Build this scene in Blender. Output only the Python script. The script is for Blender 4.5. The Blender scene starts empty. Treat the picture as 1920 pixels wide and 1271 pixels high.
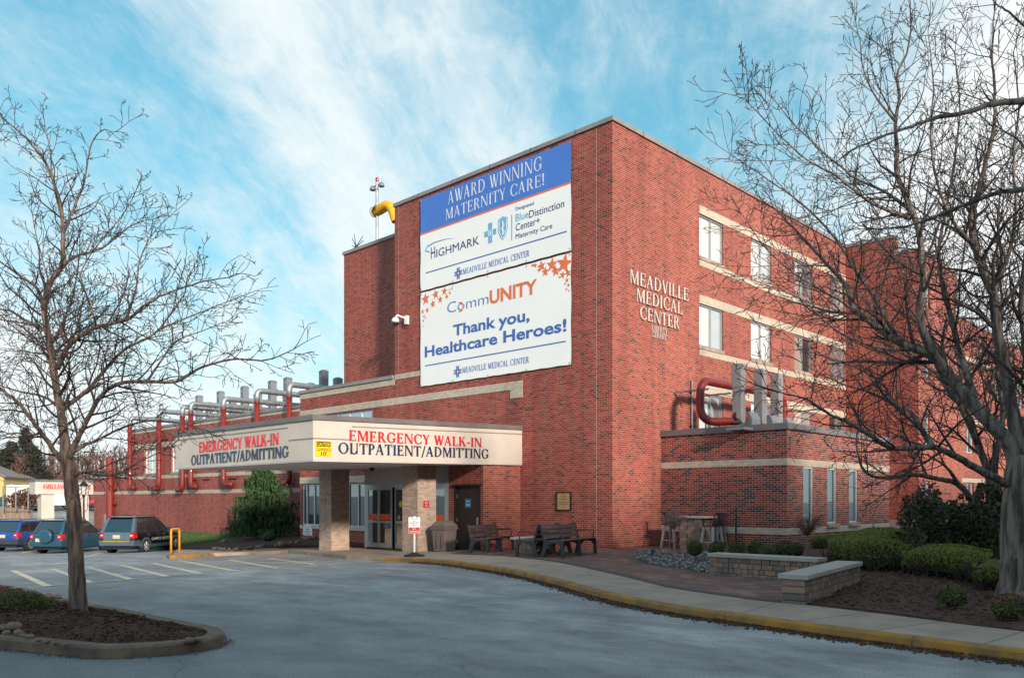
SKY_SEED = 12.9
SKY_VP, SKY_OFF = 1350, 0.45
SKY_TINT = (0.72, 1.62, 1.74, 1)
CLOUD_A = (4.5, 4.75, 4.75, 1)
CLOUD_B = (5.2, 5.2, 5.15, 1)
EXPOSURE = 1.1
GLOW_U, GLOW_A, GLOW_B = 1.0, 0.84, 0.99
CL_A, CL_B = 0.66, 1.07
ASPH_A = (0.125, 0.13, 0.14, 1)
ASPH_B = (0.56, 0.58, 0.59, 1)
import bpy, bmesh, math, random
from mathutils import Vector, Matrix
sc = bpy.context.scene
COL = sc.collection
PI = math.pi
# ---------------------------------------------------------------- camera
FPX, CX, CY, TH = 1544.0, 960.0, 937.0, math.radians(44)
CAM = (15.73, -20.84, 1.53)
cd = bpy.data.cameras.new('camera'); cam = bpy.data.objects.new('camera', cd); COL.objects.link(cam)
cam.location = CAM; cam.rotation_euler = (PI / 2, 0, TH)
cd.sensor_width = 36; cd.lens = FPX / 1920 * 36; cd.shift_y = (CY - 635.5) / 1920
cd.clip_start = 0.1; cd.clip_end = 2000
sc.camera = cam
sc.render.resolution_x, sc.render.resolution_y = 1024, 677
# ---------------------------------------------------------------- light
SUN_DIR = Vector((0.90, -0.33, 0.30)).normalized()
sun = bpy.data.lights.new('sun', 'SUN'); sun.energy = 2.8; sun.angle = math.radians(5); sun.color = (1.0, 0.83, 0.68)
so = bpy.data.objects.new('sun', sun); COL.objects.link(so)
so.rotation_euler = SUN_DIR.to_track_quat('Z', 'Y').to_euler()
w = bpy.data.worlds.new('World'); sc.world = w; w.use_nodes = True
nt = w.node_tree; N = nt.nodes; L = nt.links; N.clear()
def wn(t, **k):
    n = N.new(t)
    for a, b in k.items(): setattr(n, a, b)
    return n
def wmath(op, a, b=None, c=None, clamp=False):
    n = wn('ShaderNodeMath', operation=op, use_clamp=clamp)
    for i, v in enumerate((a, b, c)):
        if v is None: continue
        if isinstance(v, (int, float)): n.inputs[i].default_value = v
        else: L.new(v, n.inputs[i])
    return n.outputs[0]
out = wn('ShaderNodeOutputWorld'); bg = wn('ShaderNodeBackground'); L.new(bg.outputs[0], out.inputs[0])
sky = wn('ShaderNodeTexSky', sky_type='NISHITA', sun_disc=False)
sky.sun_elevation = math.asin(SUN_DIR.z); sky.sun_rotation = math.atan2(SUN_DIR.x, SUN_DIR.y)
sky.air_density = 1.0; sky.dust_density = 1.0; sky.ozone_density = 1.5
tc = wn('ShaderNodeTexCoord'); sep = wn('ShaderNodeSeparateXYZ'); L.new(tc.outputs['Generated'], sep.inputs[0])
zc = wmath('MAXIMUM', sep.outputs[2], 0.0); den = wmath('ADD', zc, SKY_OFF)
u0 = wmath('DIVIDE', sep.outputs[0], den); v0 = wmath('DIVIDE', sep.outputs[1], den)
# streak direction on the cloud deck
_u = (SKY_VP - CX) / FPX
sx, sy = -math.sin(TH) + math.cos(TH) * _u, math.cos(TH) + math.sin(TH) * _u
_l = math.hypot(sx, sy); sx /= _l; sy /= _l
al = wmath('ADD', wmath('MULTIPLY', u0, sx), wmath('MULTIPLY', v0, sy))
ac = wmath('ADD', wmath('MULTIPLY', u0, -sy), wmath('MULTIPLY', v0, sx))
def streak(sa, sc_, seed, detail, rough, dist):
    cmb = wn('ShaderNodeCombineXYZ'); L.new(wmath('MULTIPLY', al, sa), cmb.inputs[0]); L.new(wmath('MULTIPLY', ac, sc_), cmb.inputs[1]); cmb.inputs[2].default_value = seed
    n = wn('ShaderNodeTexNoise'); n.inputs['Scale'].default_value = 1; n.inputs['Detail'].default_value = detail; n.inputs['Roughness'].default_value = rough; n.inputs['Distortion'].default_value = dist
    L.new(cmb.outputs[0], n.inputs['Vector']); return n.outputs[0]
band = streak(0.30, 2.1, SKY_SEED, 2, 0.5, 0.3)
fine = streak(1.6, 4.6, 4.1, 10, 0.68, 0.8)
puff = streak(11.0, 17.0, 2.2, 6, 0.68, 0.4)
# pale glow of cloud round the hidden sun side (right of the view)
gdir = Vector((-math.sin(TH) + math.cos(TH) * GLOW_U, math.cos(TH) + math.sin(TH) * GLOW_U, 0.45)).normalized()
dot = wn('ShaderNodeVectorMath', operation='DOT_PRODUCT'); L.new(tc.outputs['Generated'], dot.inputs[0]); dot.inputs[1].default_value = gdir
glow = wn('ShaderNodeMapRange'); L.new(dot.outputs['Value'], glow.inputs[0]); glow.inputs[1].default_value = GLOW_A; glow.inputs[2].default_value = GLOW_B; glow.interpolation_type = 'SMOOTHSTEP'
hz = wn('ShaderNodeMapRange'); L.new(sep.outputs[2], hz.inputs[0]); hz.inputs[1].default_value = 0.0; hz.inputs[2].default_value = 0.42; hz.inputs[3].default_value = 0.16; hz.inputs[4].default_value = -0.07
dens = wmath('ADD', wmath('ADD', wmath('MULTIPLY', band, 1.0), wmath('MULTIPLY', fine, 0.42)), wmath('ADD', wmath('MULTIPLY', puff, 0.36), wmath('ADD', hz.outputs[0], wmath('MULTIPLY', glow.outputs[0], 0.24))))
cr = wn('ShaderNodeMapRange'); L.new(dens, cr.inputs[0]); cr.inputs[1].default_value = CL_A; cr.inputs[2].default_value = CL_B; cr.interpolation_type = 'SMOOTHSTEP'; cr.inputs[4].default_value = 0.93
blue = wn('ShaderNodeMix', data_type='RGBA', blend_type='MULTIPLY'); blue.inputs[0].default_value = 1; gam = wn('ShaderNodeGamma'); gam.inputs[1].default_value = 0.55; L.new(sky.outputs[0], gam.inputs[0]); L.new(gam.outputs[0], blue.inputs[6]); blue.inputs[7].default_value = SKY_TINT
ccol = wn('ShaderNodeMix', data_type='RGBA'); L.new(glow.outputs[0], ccol.inputs[0]); ccol.inputs[6].default_value = CLOUD_A; ccol.inputs[7].default_value = CLOUD_B
mx = wn('ShaderNodeMix', data_type='RGBA'); L.new(cr.outputs[0], mx.inputs[0]); L.new(blue.outputs[2], mx.inputs[6]); L.new(ccol.outputs[2], mx.inputs[7])
L.new(mx.outputs[2], bg.inputs[0]); bg.inputs[1].default_value = 0.1
vs = sc.view_settings; vs.view_transform = 'Standard'; vs.look = 'None'; vs.exposure = EXPOSURE; vs.gamma = 1
sc.cycles.use_denoising = True; sc.cycles.max_bounces = 6; sc.cycles.caustics_reflective = False; sc.cycles.caustics_refractive = False

# ---------------------------------------------------------------- helpers: survey of the site
FW = (-math.sin(TH), math.cos(TH)); RT = (math.cos(TH), math.sin(TH))
def _ray(px, py):
    u = (px - CX) / FPX; return (FW[0] + RT[0] * u, FW[1] + RT[1] * u, (CY - py) / FPX)
def atD(px, py, D): d = _ray(px, py); return Vector((CAM[0] + d[0] * D, CAM[1] + d[1] * D, CAM[2] + d[2] * D))
def onY(px, py, Y): return atD(px, py, (Y - CAM[1]) / _ray(px, py)[1])
def onX(px, py, X): return atD(px, py, (X - CAM[0]) / _ray(px, py)[0])
def gz(x, y=0):                                        # lie of the land: walkway level
    z = -0.034 * min(30.0, max(0.0, -x))
    if x < -52: z += min(0.075 * (-52 - x), 3.2)
    return z
def onG(px, py, off=0.0):
    z = off
    for _ in range(12):
        p = atD(px, py, (z - CAM[2]) / _ray(px, py)[2]); z = 0.5 * z + 0.5 * (gz(p.x, p.y) + off)
    return Vector((p.x, p.y, gz(p.x, p.y) + off))
rng = random.Random(7)
# ---------------------------------------------------------------- helpers: meshes
class MB:
    def __init__(s): s.v = []; s.f = []; s.m = []
    def add(s, vs, fs, mi=0):
        o = len(s.v); s.v += [tuple(v) for v in vs]; s.f += [tuple(i + o for i in f) for f in fs]; s.m += [mi] * len(fs); return s
    def box(s, x0, x1, y0, y1, z0, z1, mi=0):
        if x0 > x1: x0, x1 = x1, x0
        if y0 > y1: y0, y1 = y1, y0
        if z0 > z1: z0, z1 = z1, z0
        return s.add([(x0, y0, z0), (x1, y0, z0), (x1, y1, z0), (x0, y1, z0), (x0, y0, z1), (x1, y0, z1), (x1, y1, z1), (x0, y1, z1)],
              [(3, 2, 1, 0), (4, 5, 6, 7), (0, 1, 5, 4), (1, 2, 6, 5), (2, 3, 7, 6), (3, 0, 4, 7)], mi)
    def hexa(s, lo, hi, mi=0):                          # 4 lower + 4 upper points
        return s.add(list(lo) + list(hi), [(3, 2, 1, 0), (4, 5, 6, 7), (0, 1, 5, 4), (1, 2, 6, 5), (2, 3, 7, 6), (3, 0, 4, 7)], mi)
    def tube(s, path, radii, n=8, mi=0, caps=True):
        path = [Vector(p) for p in path]
        if not isinstance(radii, (list, tuple)): radii = [radii] * len(path)
        t = (path[1] - path[0]).normalized(); a = Vector((0, 0, 1)) if abs(t.z) < 0.9 else Vector((1, 0, 0))
        u = t.cross(a).normalized(); o = len(s.v); k = len(path)
        for i, p in enumerate(path):
            if i == 0: t = path[1] - path[0]
            elif i == k - 1: t = path[-1] - path[-2]
            else: t = (path[i + 1] - path[i]).normalized() + (path[i] - path[i - 1]).normalized()
            t.normalize(); u = (u - t * u.dot(t)); u = u.normalized() if u.length > 1e-6 else t.orthogonal().normalized(); v = t.cross(u)
            for j in range(n):
                c = 2 * PI * j / n; s.v.append(tuple(p + (u * math.cos(c) + v * math.sin(c)) * radii[i]))
        for i in range(k - 1):
            for j in range(n):
                s.f.append((o + i * n + j, o + i * n + (j + 1) % n, o + (i + 1) * n + (j + 1) % n, o + (i + 1) * n + j)); s.m.append(mi)
        if caps and n > 2:
            s.f.append(tuple(o + j for j in reversed(range(n)))); s.f.append(tuple(o + (k - 1) * n + j for j in range(n))); s.m += [mi, mi]
        return s
    def cyl(s, p0, p1, r, n=14, mi=0, r1=None): return s.tube([p0, p1], [r, r if r1 is None else r1], n, mi)
    def lathe(s, prof, n=16, c=(0, 0, 0), mi=0):        # prof [(r,z)]
        o = len(s.v)
        for r, z in prof:
            for j in range(n): s.v.append((c[0] + r * math.cos(2 * PI * j / n), c[1] + r * math.sin(2 * PI * j / n), c[2] + z))
        for i in range(len(prof) - 1):
            for j in range(n): s.f.append((o + i * n + j, o + i * n + (j + 1) % n, o + (i + 1) * n + (j + 1) % n, o + (i + 1) * n + j)); s.m.append(mi)
        s.f.append(tuple(o + j for j in reversed(range(n)))); s.f.append(tuple(o + (len(prof) - 1) * n + j for j in range(n))); s.m += [mi, mi]
        return s
    def prism(s, poly, fn, d0, d1, mi=0):               # poly 2D, fn(u,v,d)->3D
        n = len(poly); s.add([fn(a, b, d0) for a, b in poly] + [fn(a, b, d1) for a, b in poly],
            [tuple(range(n)), tuple(reversed(range(n, 2 * n)))] + [(i, i + n, (i + 1) % n + n, (i + 1) % n) for i in range(n)], mi); return s
    def rock(s, c, rx, ry, rz, rg, mi=0, n=7, m=5):
        o = len(s.v); ph = rg.random() * 6
        for i in range(m + 1):
            a = -PI / 2 + PI * i / m
            for j in range(n):
                b = 2 * PI * j / n + ph; k = rg.uniform(0.82, 1.12)
                s.v.append((c[0] + rx * k * math.cos(a) * math.cos(b), c[1] + ry * k * math.cos(a) * math.sin(b), c[2] + rz * k * math.sin(a)))
        for i in range(m):
            for j in range(n): s.f.append((o + i * n + j, o + i * n + (j + 1) % n, o + (i + 1) * n + (j + 1) % n, o + (i + 1) * n + j)); s.m.append(mi)
        return s
    def build(s, name, mat, parent=None, smooth=False, bevel=0, local=False, fix=False):
        off = Vector((0, 0, 0))
        if parent is not None and not local:
            q = parent
            while q is not None: off += q.location; q = q.parent
        me = bpy.data.meshes.new(name)
        me.from_pydata([(x - off.x, y - off.y, z - off.z) for x, y, z in s.v], [], s.f)
        for m in (mat if isinstance(mat, (list, tuple)) else [mat]): me.materials.append(m)
        if any(s.m): me.polygons.foreach_set('material_index', s.m)
        if fix:
            b = bmesh.new(); b.from_mesh(me); bmesh.ops.recalc_face_normals(b, faces=b.faces); b.to_mesh(me); b.free()
        if smooth: me.polygons.foreach_set('use_smooth', [True] * len(me.polygons))
        me.update()
        o = bpy.data.objects.new(name, me); COL.objects.link(o)
        if parent is not None: o.parent = parent
        if bevel:
            md = o.modifiers.new('bevel', 'BEVEL'); md.width = bevel; md.segments = 2; md.limit_method = 'ANGLE'; md.angle_limit = math.radians(40)
        return o
def tag(o, label, cat, group=None, kind=None):
    if label: o['label'] = label
    if cat: o['category'] = cat
    if group: o['group'] = group
    if kind: o['kind'] = kind
    return o
def thing(name, label, cat, loc=(0, 0, 0), rz=0, group=None):
    o = bpy.data.objects.new(name, None); COL.objects.link(o); o.location = loc; o.rotation_euler = (0, 0, rz); o.empty_display_size = 0.3
    return tag(o, label, cat, group)
def copy_tree(o, parent=None):
    c = o.copy(); COL.objects.link(c)
    if parent is not None: c.parent = parent
    for ch in list(o.children): copy_tree(ch, c)
    return c
def structure(o): o['kind'] = 'structure'; return o
# ---------------------------------------------------------------- materials
def newmat(name):
    m = bpy.data.materials.new(name); m.use_nodes = True; t = m.node_tree; b = t.nodes['Principled BSDF']; return m, t, b
def tn(t, ty, **k):
    n = t.nodes.new(ty)
    for a, b in k.items(): setattr(n, a, b)
    return n
def rgba(c): return (c[0], c[1], c[2], 1)
def mat(name, c, rough=0.7, metal=0.0, c2=None, scale=6.0, detail=6, bump=0.0, bscale=60.0, spec=0.5, stretch=None, lo=0.35, hi=0.65, world=False, coat=0.0, island=0.0):
    m, t, b = newmat(name); lk = t.links
    b.inputs['Roughness'].default_value = rough; b.inputs['Metallic'].default_value = metal; b.inputs['Specular IOR Level'].default_value = spec
    b.inputs['Coat Weight'].default_value = coat
    if c2 is None: c2 = tuple(min(1, x * 0.82) for x in c)
    if world: src = tn(t, 'ShaderNodeNewGeometry').outputs['Position']
    else: src = tn(t, 'ShaderNodeTexCoord').outputs['Object']
    if stretch:
        mp = tn(t, 'ShaderNodeMapping'); mp.inputs['Scale'].default_value = stretch; lk.new(src, mp.inputs[0]); src2 = mp.outputs[0]
    else: src2 = src
    n = tn(t, 'ShaderNodeTexNoise'); n.inputs['Scale'].default_value = scale; n.inputs['Detail'].default_value = detail; n.inputs['Roughness'].default_value = 0.6; lk.new(src2, n.inputs['Vector'])
    r = tn(t, 'ShaderNodeMapRange'); r.inputs[1].default_value = lo; r.inputs[2].default_value = hi; lk.new(n.outputs[0], r.inputs[0])
    fac = r.outputs[0]
    if island:
        g = tn(t, 'ShaderNodeNewGeometry'); mm = tn(t, 'ShaderNodeMix'); mm.inputs[0].default_value = island; lk.new(fac, mm.inputs[2]); lk.new(g.outputs['Random Per Island'], mm.inputs[3]); fac = mm.outputs[0]
    x = tn(t, 'ShaderNodeMix', data_type='RGBA'); lk.new(fac, x.inputs[0]); x.inputs[6].default_value = rgba(c); x.inputs[7].default_value = rgba(c2); lk.new(x.outputs[2], b.inputs['Base Color'])
    if bump:
        n2 = tn(t, 'ShaderNodeTexNoise'); n2.inputs['Scale'].default_value = bscale; n2.inputs['Detail'].default_value = 4; lk.new(src2, n2.inputs['Vector'])
        bp = tn(t, 'ShaderNodeBump'); bp.inputs['Strength'].default_value = bump; bp.inputs['Distance'].default_value = 0.05 if 'bark' in name else 0.02; lk.new(n2.outputs[0], bp.inputs['Height']); lk.new(bp.outputs[0], b.inputs['Normal'])
    return m
def brick(name, cols, mortar, bw=0.2032, rh=0.0677, ms=0.0046, off=0.5, stain=0.24, rough=0.85, bump=0.5, ground=False):
    """world aligned running bond; cols = [(pos, colour)] picked at random per brick"""
    m, t, b = newmat(name); lk = t.links
    g = tn(t, 'ShaderNodeNewGeometry'); sp = tn(t, 'ShaderNodeSeparateXYZ'); lk.new(g.outputs['Position'], sp.inputs[0])
    sn = tn(t, 'ShaderNodeSeparateXYZ'); lk.new(g.outputs['True Normal'], sn.inputs[0])
    ab = tn(t, 'ShaderNodeMath', operation='ABSOLUTE'); lk.new(sn.outputs[0], ab.inputs[0])
    gt = tn(t, 'ShaderNodeMath', operation='GREATER_THAN'); lk.new(ab.outputs[0], gt.inputs[0]); gt.inputs[1].default_value = 0.6
    mu = tn(t, 'ShaderNodeMix'); lk.new(gt.outputs[0], mu.inputs[0]); lk.new(sp.outputs[0], mu.inputs[2]); lk.new(sp.outputs[1], mu.inputs[3])
    cb = tn(t, 'ShaderNodeCombineXYZ'); lk.new(sp.outputs[0] if ground else mu.outputs[0], cb.inputs[0]); lk.new(sp.outputs[1 if ground else 2], cb.inputs[1])
    ad = tn(t, 'ShaderNodeVectorMath', operation='ADD'); lk.new(cb.outputs[0], ad.inputs[0]); ad.inputs[1].default_value = (200 * bw, 200 * rh, 0)
    br = tn(t, 'ShaderNodeTexBrick'); br.offset = off; br.inputs['Color1'].default_value = (0, 0, 0, 1); br.inputs['Color2'].default_value = (1, 1, 1, 1)
    br.inputs['Scale'].default_value = 1; br.inputs['Mortar Size'].default_value = ms; br.inputs['Mortar Smooth'].default_value = 0.15; br.inputs['Brick Width'].default_value = bw; br.inputs['Row Height'].default_value = rh
    br.inputs['Mortar'].default_value = (0.5, 0.5, 0.5, 1); lk.new(ad.outputs[0], br.inputs['Vector'])
    rp = tn(t, 'ShaderNodeValToRGB'); rp.color_ramp.interpolation = 'CONSTANT'; e = rp.color_ramp.elements
    e[0].position = cols[0][0]; e[0].color = rgba(cols[0][1]); e[1].position = cols[1][0]; e[1].color = rgba(cols[1][1])
    for p, c in cols[2:]: q = e.new(p); q.color = rgba(c)
    lk.new(br.outputs['Color'], rp.inputs[0])
    x = tn(t, 'ShaderNodeMix', data_type='RGBA'); lk.new(br.outputs['Fac'], x.inputs[0]); lk.new(rp.outputs[0], x.inputs[6]); x.inputs[7].default_value = rgba(mortar)
    n = tn(t, 'ShaderNodeTexNoise'); n.inputs['Scale'].default_value = 0.35; n.inputs['Detail'].default_value = 8; n.inputs['Roughness'].default_value = 0.65
    mp = tn(t, 'ShaderNodeMapping'); mp.inputs['Scale'].default_value = (1, 1, 0.35); lk.new(g.outputs['Position'], mp.inputs[0]); lk.new(mp.outputs[0], n.inputs['Vector'])
    mr = tn(t, 'ShaderNodeMapRange'); mr.inputs[1].default_value = 0.35; mr.inputs[2].default_value = 0.7; mr.inputs[3].default_value = 1 - stain; mr.inputs[4].default_value = 1 + stain * 0.35; lk.new(n.outputs[0], mr.inputs[0])
    mp2 = tn(t, 'ShaderNodeMapping'); mp2.inputs['Scale'].default_value = (2.2, 2.2, 0.10); lk.new(g.outputs['Position'], mp2.inputs[0]); n2 = tn(t, 'ShaderNodeTexNoise'); n2.inputs['Scale'].default_value = 1; n2.inputs['Detail'].default_value = 5; lk.new(mp2.outputs[0], n2.inputs['Vector'])
    mr2 = tn(t, 'ShaderNodeMapRange'); mr2.inputs[1].default_value = 0.52; mr2.inputs[2].default_value = 0.72; mr2.inputs[3].default_value = 1; mr2.inputs[4].default_value = 1 - stain * .9; lk.new(n2.outputs[0], mr2.inputs[0])
    sm = tn(t, 'ShaderNodeMath', operation='MULTIPLY'); lk.new(mr.outputs[0], sm.inputs[0]); lk.new(mr2.outputs[0], sm.inputs[1])
    hv = tn(t, 'ShaderNodeMix', data_type='RGBA', blend_type='MULTIPLY'); hv.inputs[0].default_value = 1; lk.new(x.outputs[2], hv.inputs[6]); lk.new(sm.outputs[0], hv.inputs[7])
    lk.new(hv.outputs[2], b.inputs['Base Color']); b.inputs['Roughness'].default_value = rough; b.inputs['Specular IOR Level'].default_value = 0.25
    inv = tn(t, 'ShaderNodeMath', operation='SUBTRACT'); inv.inputs[0].default_value = 1; lk.new(br.outputs['Fac'], inv.inputs[1])
    n3 = tn(t, 'ShaderNodeTexNoise'); n3.inputs['Scale'].default_value = 70; lk.new(g.outputs['Position'], n3.inputs['Vector'])
    am = tn(t, 'ShaderNodeMath', operation='MULTIPLY_ADD'); lk.new(n3.outputs[0], am.inputs[0]); am.inputs[1].default_value = 0.5; lk.new(inv.outputs[0], am.inputs[2])
    bp = tn(t, 'ShaderNodeBump'); bp.inputs['Strength'].default_value = bump; bp.inputs['Distance'].default_value = 0.006; lk.new(am.outputs[0], bp.inputs['Height']); lk.new(bp.outputs[0], b.inputs['Normal'])
    return m
R1, R2, R3, R4, DK1, DK2 = (0.335, 0.066, 0.048), (0.295, 0.051, 0.041), (0.37, 0.086, 0.062), (0.255, 0.043, 0.037), (0.075, 0.042, 0.042), (0.15, 0.036, 0.030)
MORT = (0.52, 0.41, 0.34)
M = {}
M['brick'] = brick('red_brick', [(0, R1), (0.3, R2), (0.55, R3), (0.75, R4), (0.93, DK2), (0.97, DK1)], MORT)
M['brick_annex'] = brick('annex_brick', [(0, R1), (0.22, R2), (0.42, R4), (0.56, (0.22, 0.042, 0.04)), (0.68, (0.12, 0.035, 0.035)), (0.79, (0.04, 0.038, 0.05))], (0.60, 0.50, 0.43), stain=.15)
M['brick_left'] = brick('wing_brick', [(0, (0.33, 0.07, 0.055)), (0.3, (0.29, 0.06, 0.05)), (0.6, (0.36, 0.085, 0.065)), (0.9, DK2)], (0.55, 0.44, 0.40))
M['brick_rear'] = brick('rear_brick', [(0, R1), (0.35, R3), (0.7, R2), (0.92, DK2)], MORT)
M['brick_white'] = brick('white_brick_band', [(0, (0.52, 0.46, 0.38)), (0.5, (0.57, 0.51, 0.42)), (0.8, (0.47, 0.41, 0.35))], (0.40, 0.33, 0.28), stain=0.15)
M['brick_tan'] = brick('tan_brick', [(0, (0.36, 0.27, 0.22)), (0.35, (0.42, 0.32, 0.26)), (0.7, (0.31, 0.235, 0.19)), (0.9, (0.46, 0.36, 0.29))], (0.48, 0.40, 0.35), stain=0.2)
M['stone'] = brick('block_stone', [(0, (0.30, 0.24, 0.20)), (0.22, (0.22, 0.18, 0.16)), (0.42, (0.30, 0.20, 0.16)), (0.6, (0.16, 0.15, 0.16)), (0.78, (0.36, 0.30, 0.25))], (0.06, 0.05, 0.045), bw=0.26, rh=0.105, ms=0.008, stain=0.3, bump=1.0)
M['soldier'] = brick('soldier_brick', [(0, R1), (0.4, R4), (0.7, R3)], MORT, bw=0.0677, rh=0.2032, off=0.0)
M['coping'] = mat('coping_metal', (0.12, 0.11, 0.12), 0.5, c2=(0.17, 0.155, 0.16), scale=1.2)
M['coping_lt'] = mat('coping_grey', (0.27, 0.26, 0.26), 0.6, c2=(0.20, 0.19, 0.19), scale=1.0)
M['stucco'] = mat('beige_stucco', (0.58, 0.525, 0.475), 0.9, c2=(0.51, 0.46, 0.415), scale=0.9, bump=0.15, bscale=120)
M['groove'] = mat('groove', (0.25, 0.22, 0.2), 0.9)
M['soffit'] = mat('soffit', (0.62, 0.58, 0.58), 0.8, c2=(0.56, 0.52, 0.52), scale=1.5)
M['redletter'] = mat('red_letter', (0.62, 0.015, 0.03), 0.35, coat=0.3)
M['navyletter'] = mat('navy_letter', (0.012, 0.035, 0.085), 0.35, coat=0.3)
M['whiteletter'] = mat('white_letter', (0.64, 0.60, 0.56), 0.45)
M['yellow'] = mat('yellow_sign', (0.85, 0.60, 0.02), 0.5)
M['black'] = mat('black_paint', (0.012, 0.012, 0.014), 0.45)
M['white'] = mat('white_paint', (0.78, 0.78, 0.76), 0.5, c2=(0.7, 0.7, 0.69))
M['alu'] = mat('aluminium_frame', (0.42, 0.44, 0.47), 0.35, 0.6, c2=(0.36, 0.38, 0.41))
M['framewhite'] = mat('window_frame_white', (0.62, 0.64, 0.66), 0.5)
M['vest'] = mat('vestibule_panel', (0.42, 0.38, 0.38), 0.6, c2=(0.38, 0.35, 0.35))
M['door'] = mat('brown_door', (0.035, 0.024, 0.02), 0.5)
M['galv'] = mat('galvanised_steel', (0.36, 0.39, 0.41), 0.5, 0.6, c2=(0.25, 0.28, 0.30), scale=3)
M['greymetal'] = mat('grey_painted_metal', (0.20, 0.225, 0.25), 0.5, 0.1, c2=(0.16, 0.18, 0.205), scale=2)
M['stack'] = mat('pale_sheet_metal', (0.26, 0.25, 0.26), 0.5, 0.1, c2=(0.21, 0.20, 0.215), scale=3)
M['redpipe'] = mat('red_painted_pipe', (0.23, 0.017, 0.013), 0.5, c2=(0.15, 0.013, 0.011), scale=2, coat=0.2)
def glass(name, tint, rough=0.03, mixm=0.75, inner=(0.05, 0.06, 0.07)):
    m, t, b = newmat(name)
    b.inputs['Base Color'].default_value = rgba(inner); b.inputs['Roughness'].default_value = 0.25
    g = tn(t, 'ShaderNodeBsdfGlossy'); g.inputs['Color'].default_value = rgba(tint); g.inputs['Roughness'].default_value = rough
    n = tn(t, 'ShaderNodeTexNoise'); n.inputs['Scale'].default_value = 0.9; c = tn(t, 'ShaderNodeTexCoord'); t.links.new(c.outputs['Object'], n.inputs['Vector'])
    bp = tn(t, 'ShaderNodeBump'); bp.inputs['Strength'].default_value = 0.06; bp.inputs['Distance'].default_value = 0.05; t.links.new(n.outputs[0], bp.inputs['Height']); t.links.new(bp.outputs[0], g.inputs['Normal'])
    x = tn(t, 'ShaderNodeMixShader'); x.inputs[0].default_value = mixm; t.links.new(b.outputs[0], x.inputs[1]); t.links.new(g.outputs[0], x.inputs[2])
    t.links.new(x.outputs[0], t.nodes['Material Output'].inputs['Surface']); return m
M['glass'] = glass('window_glass', (0.85, 0.87, 0.86), 0.02, 0.62, (0.62, 0.59, 0.54))
M['glassteal'] = glass('teal_dark_glass', (0.45, 0.58, 0.64), 0.02, 0.38, (0.03, 0.055, 0.065))
M['glasspale'] = glass('window_glass_pale_blind', (0.85, 0.87, 0.86), 0.02, 0.5, (0.80, 0.76, 0.69))
M['glasscurtain'] = glass('window_glass_curtained', (0.75, 0.79, 0.82), 0.02, 0.45, (0.20, 0.20, 0.21))
M['glassdark'] = glass('dark_glass', (0.6, 0.68, 0.72), 0.02, 0.35, (0.02, 0.025, 0.03))
M['glassblue'] = glass('blue_glass', (0.6, 0.75, 0.8), 0.02, 0.6, (0.05, 0.1, 0.11))
M['blind'] = mat('blind_curtain', (0.36, 0.35, 0.34), 0.8, c2=(0.14, 0.14, 0.15), scale=9, stretch=(1, 1, 0.02))
def carpaint(n, c, c2=None): return mat(n, c, 0.28, 0.35, c2=c2 or c, scale=2, coat=0.6)
M['asphalt'] = None
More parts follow.
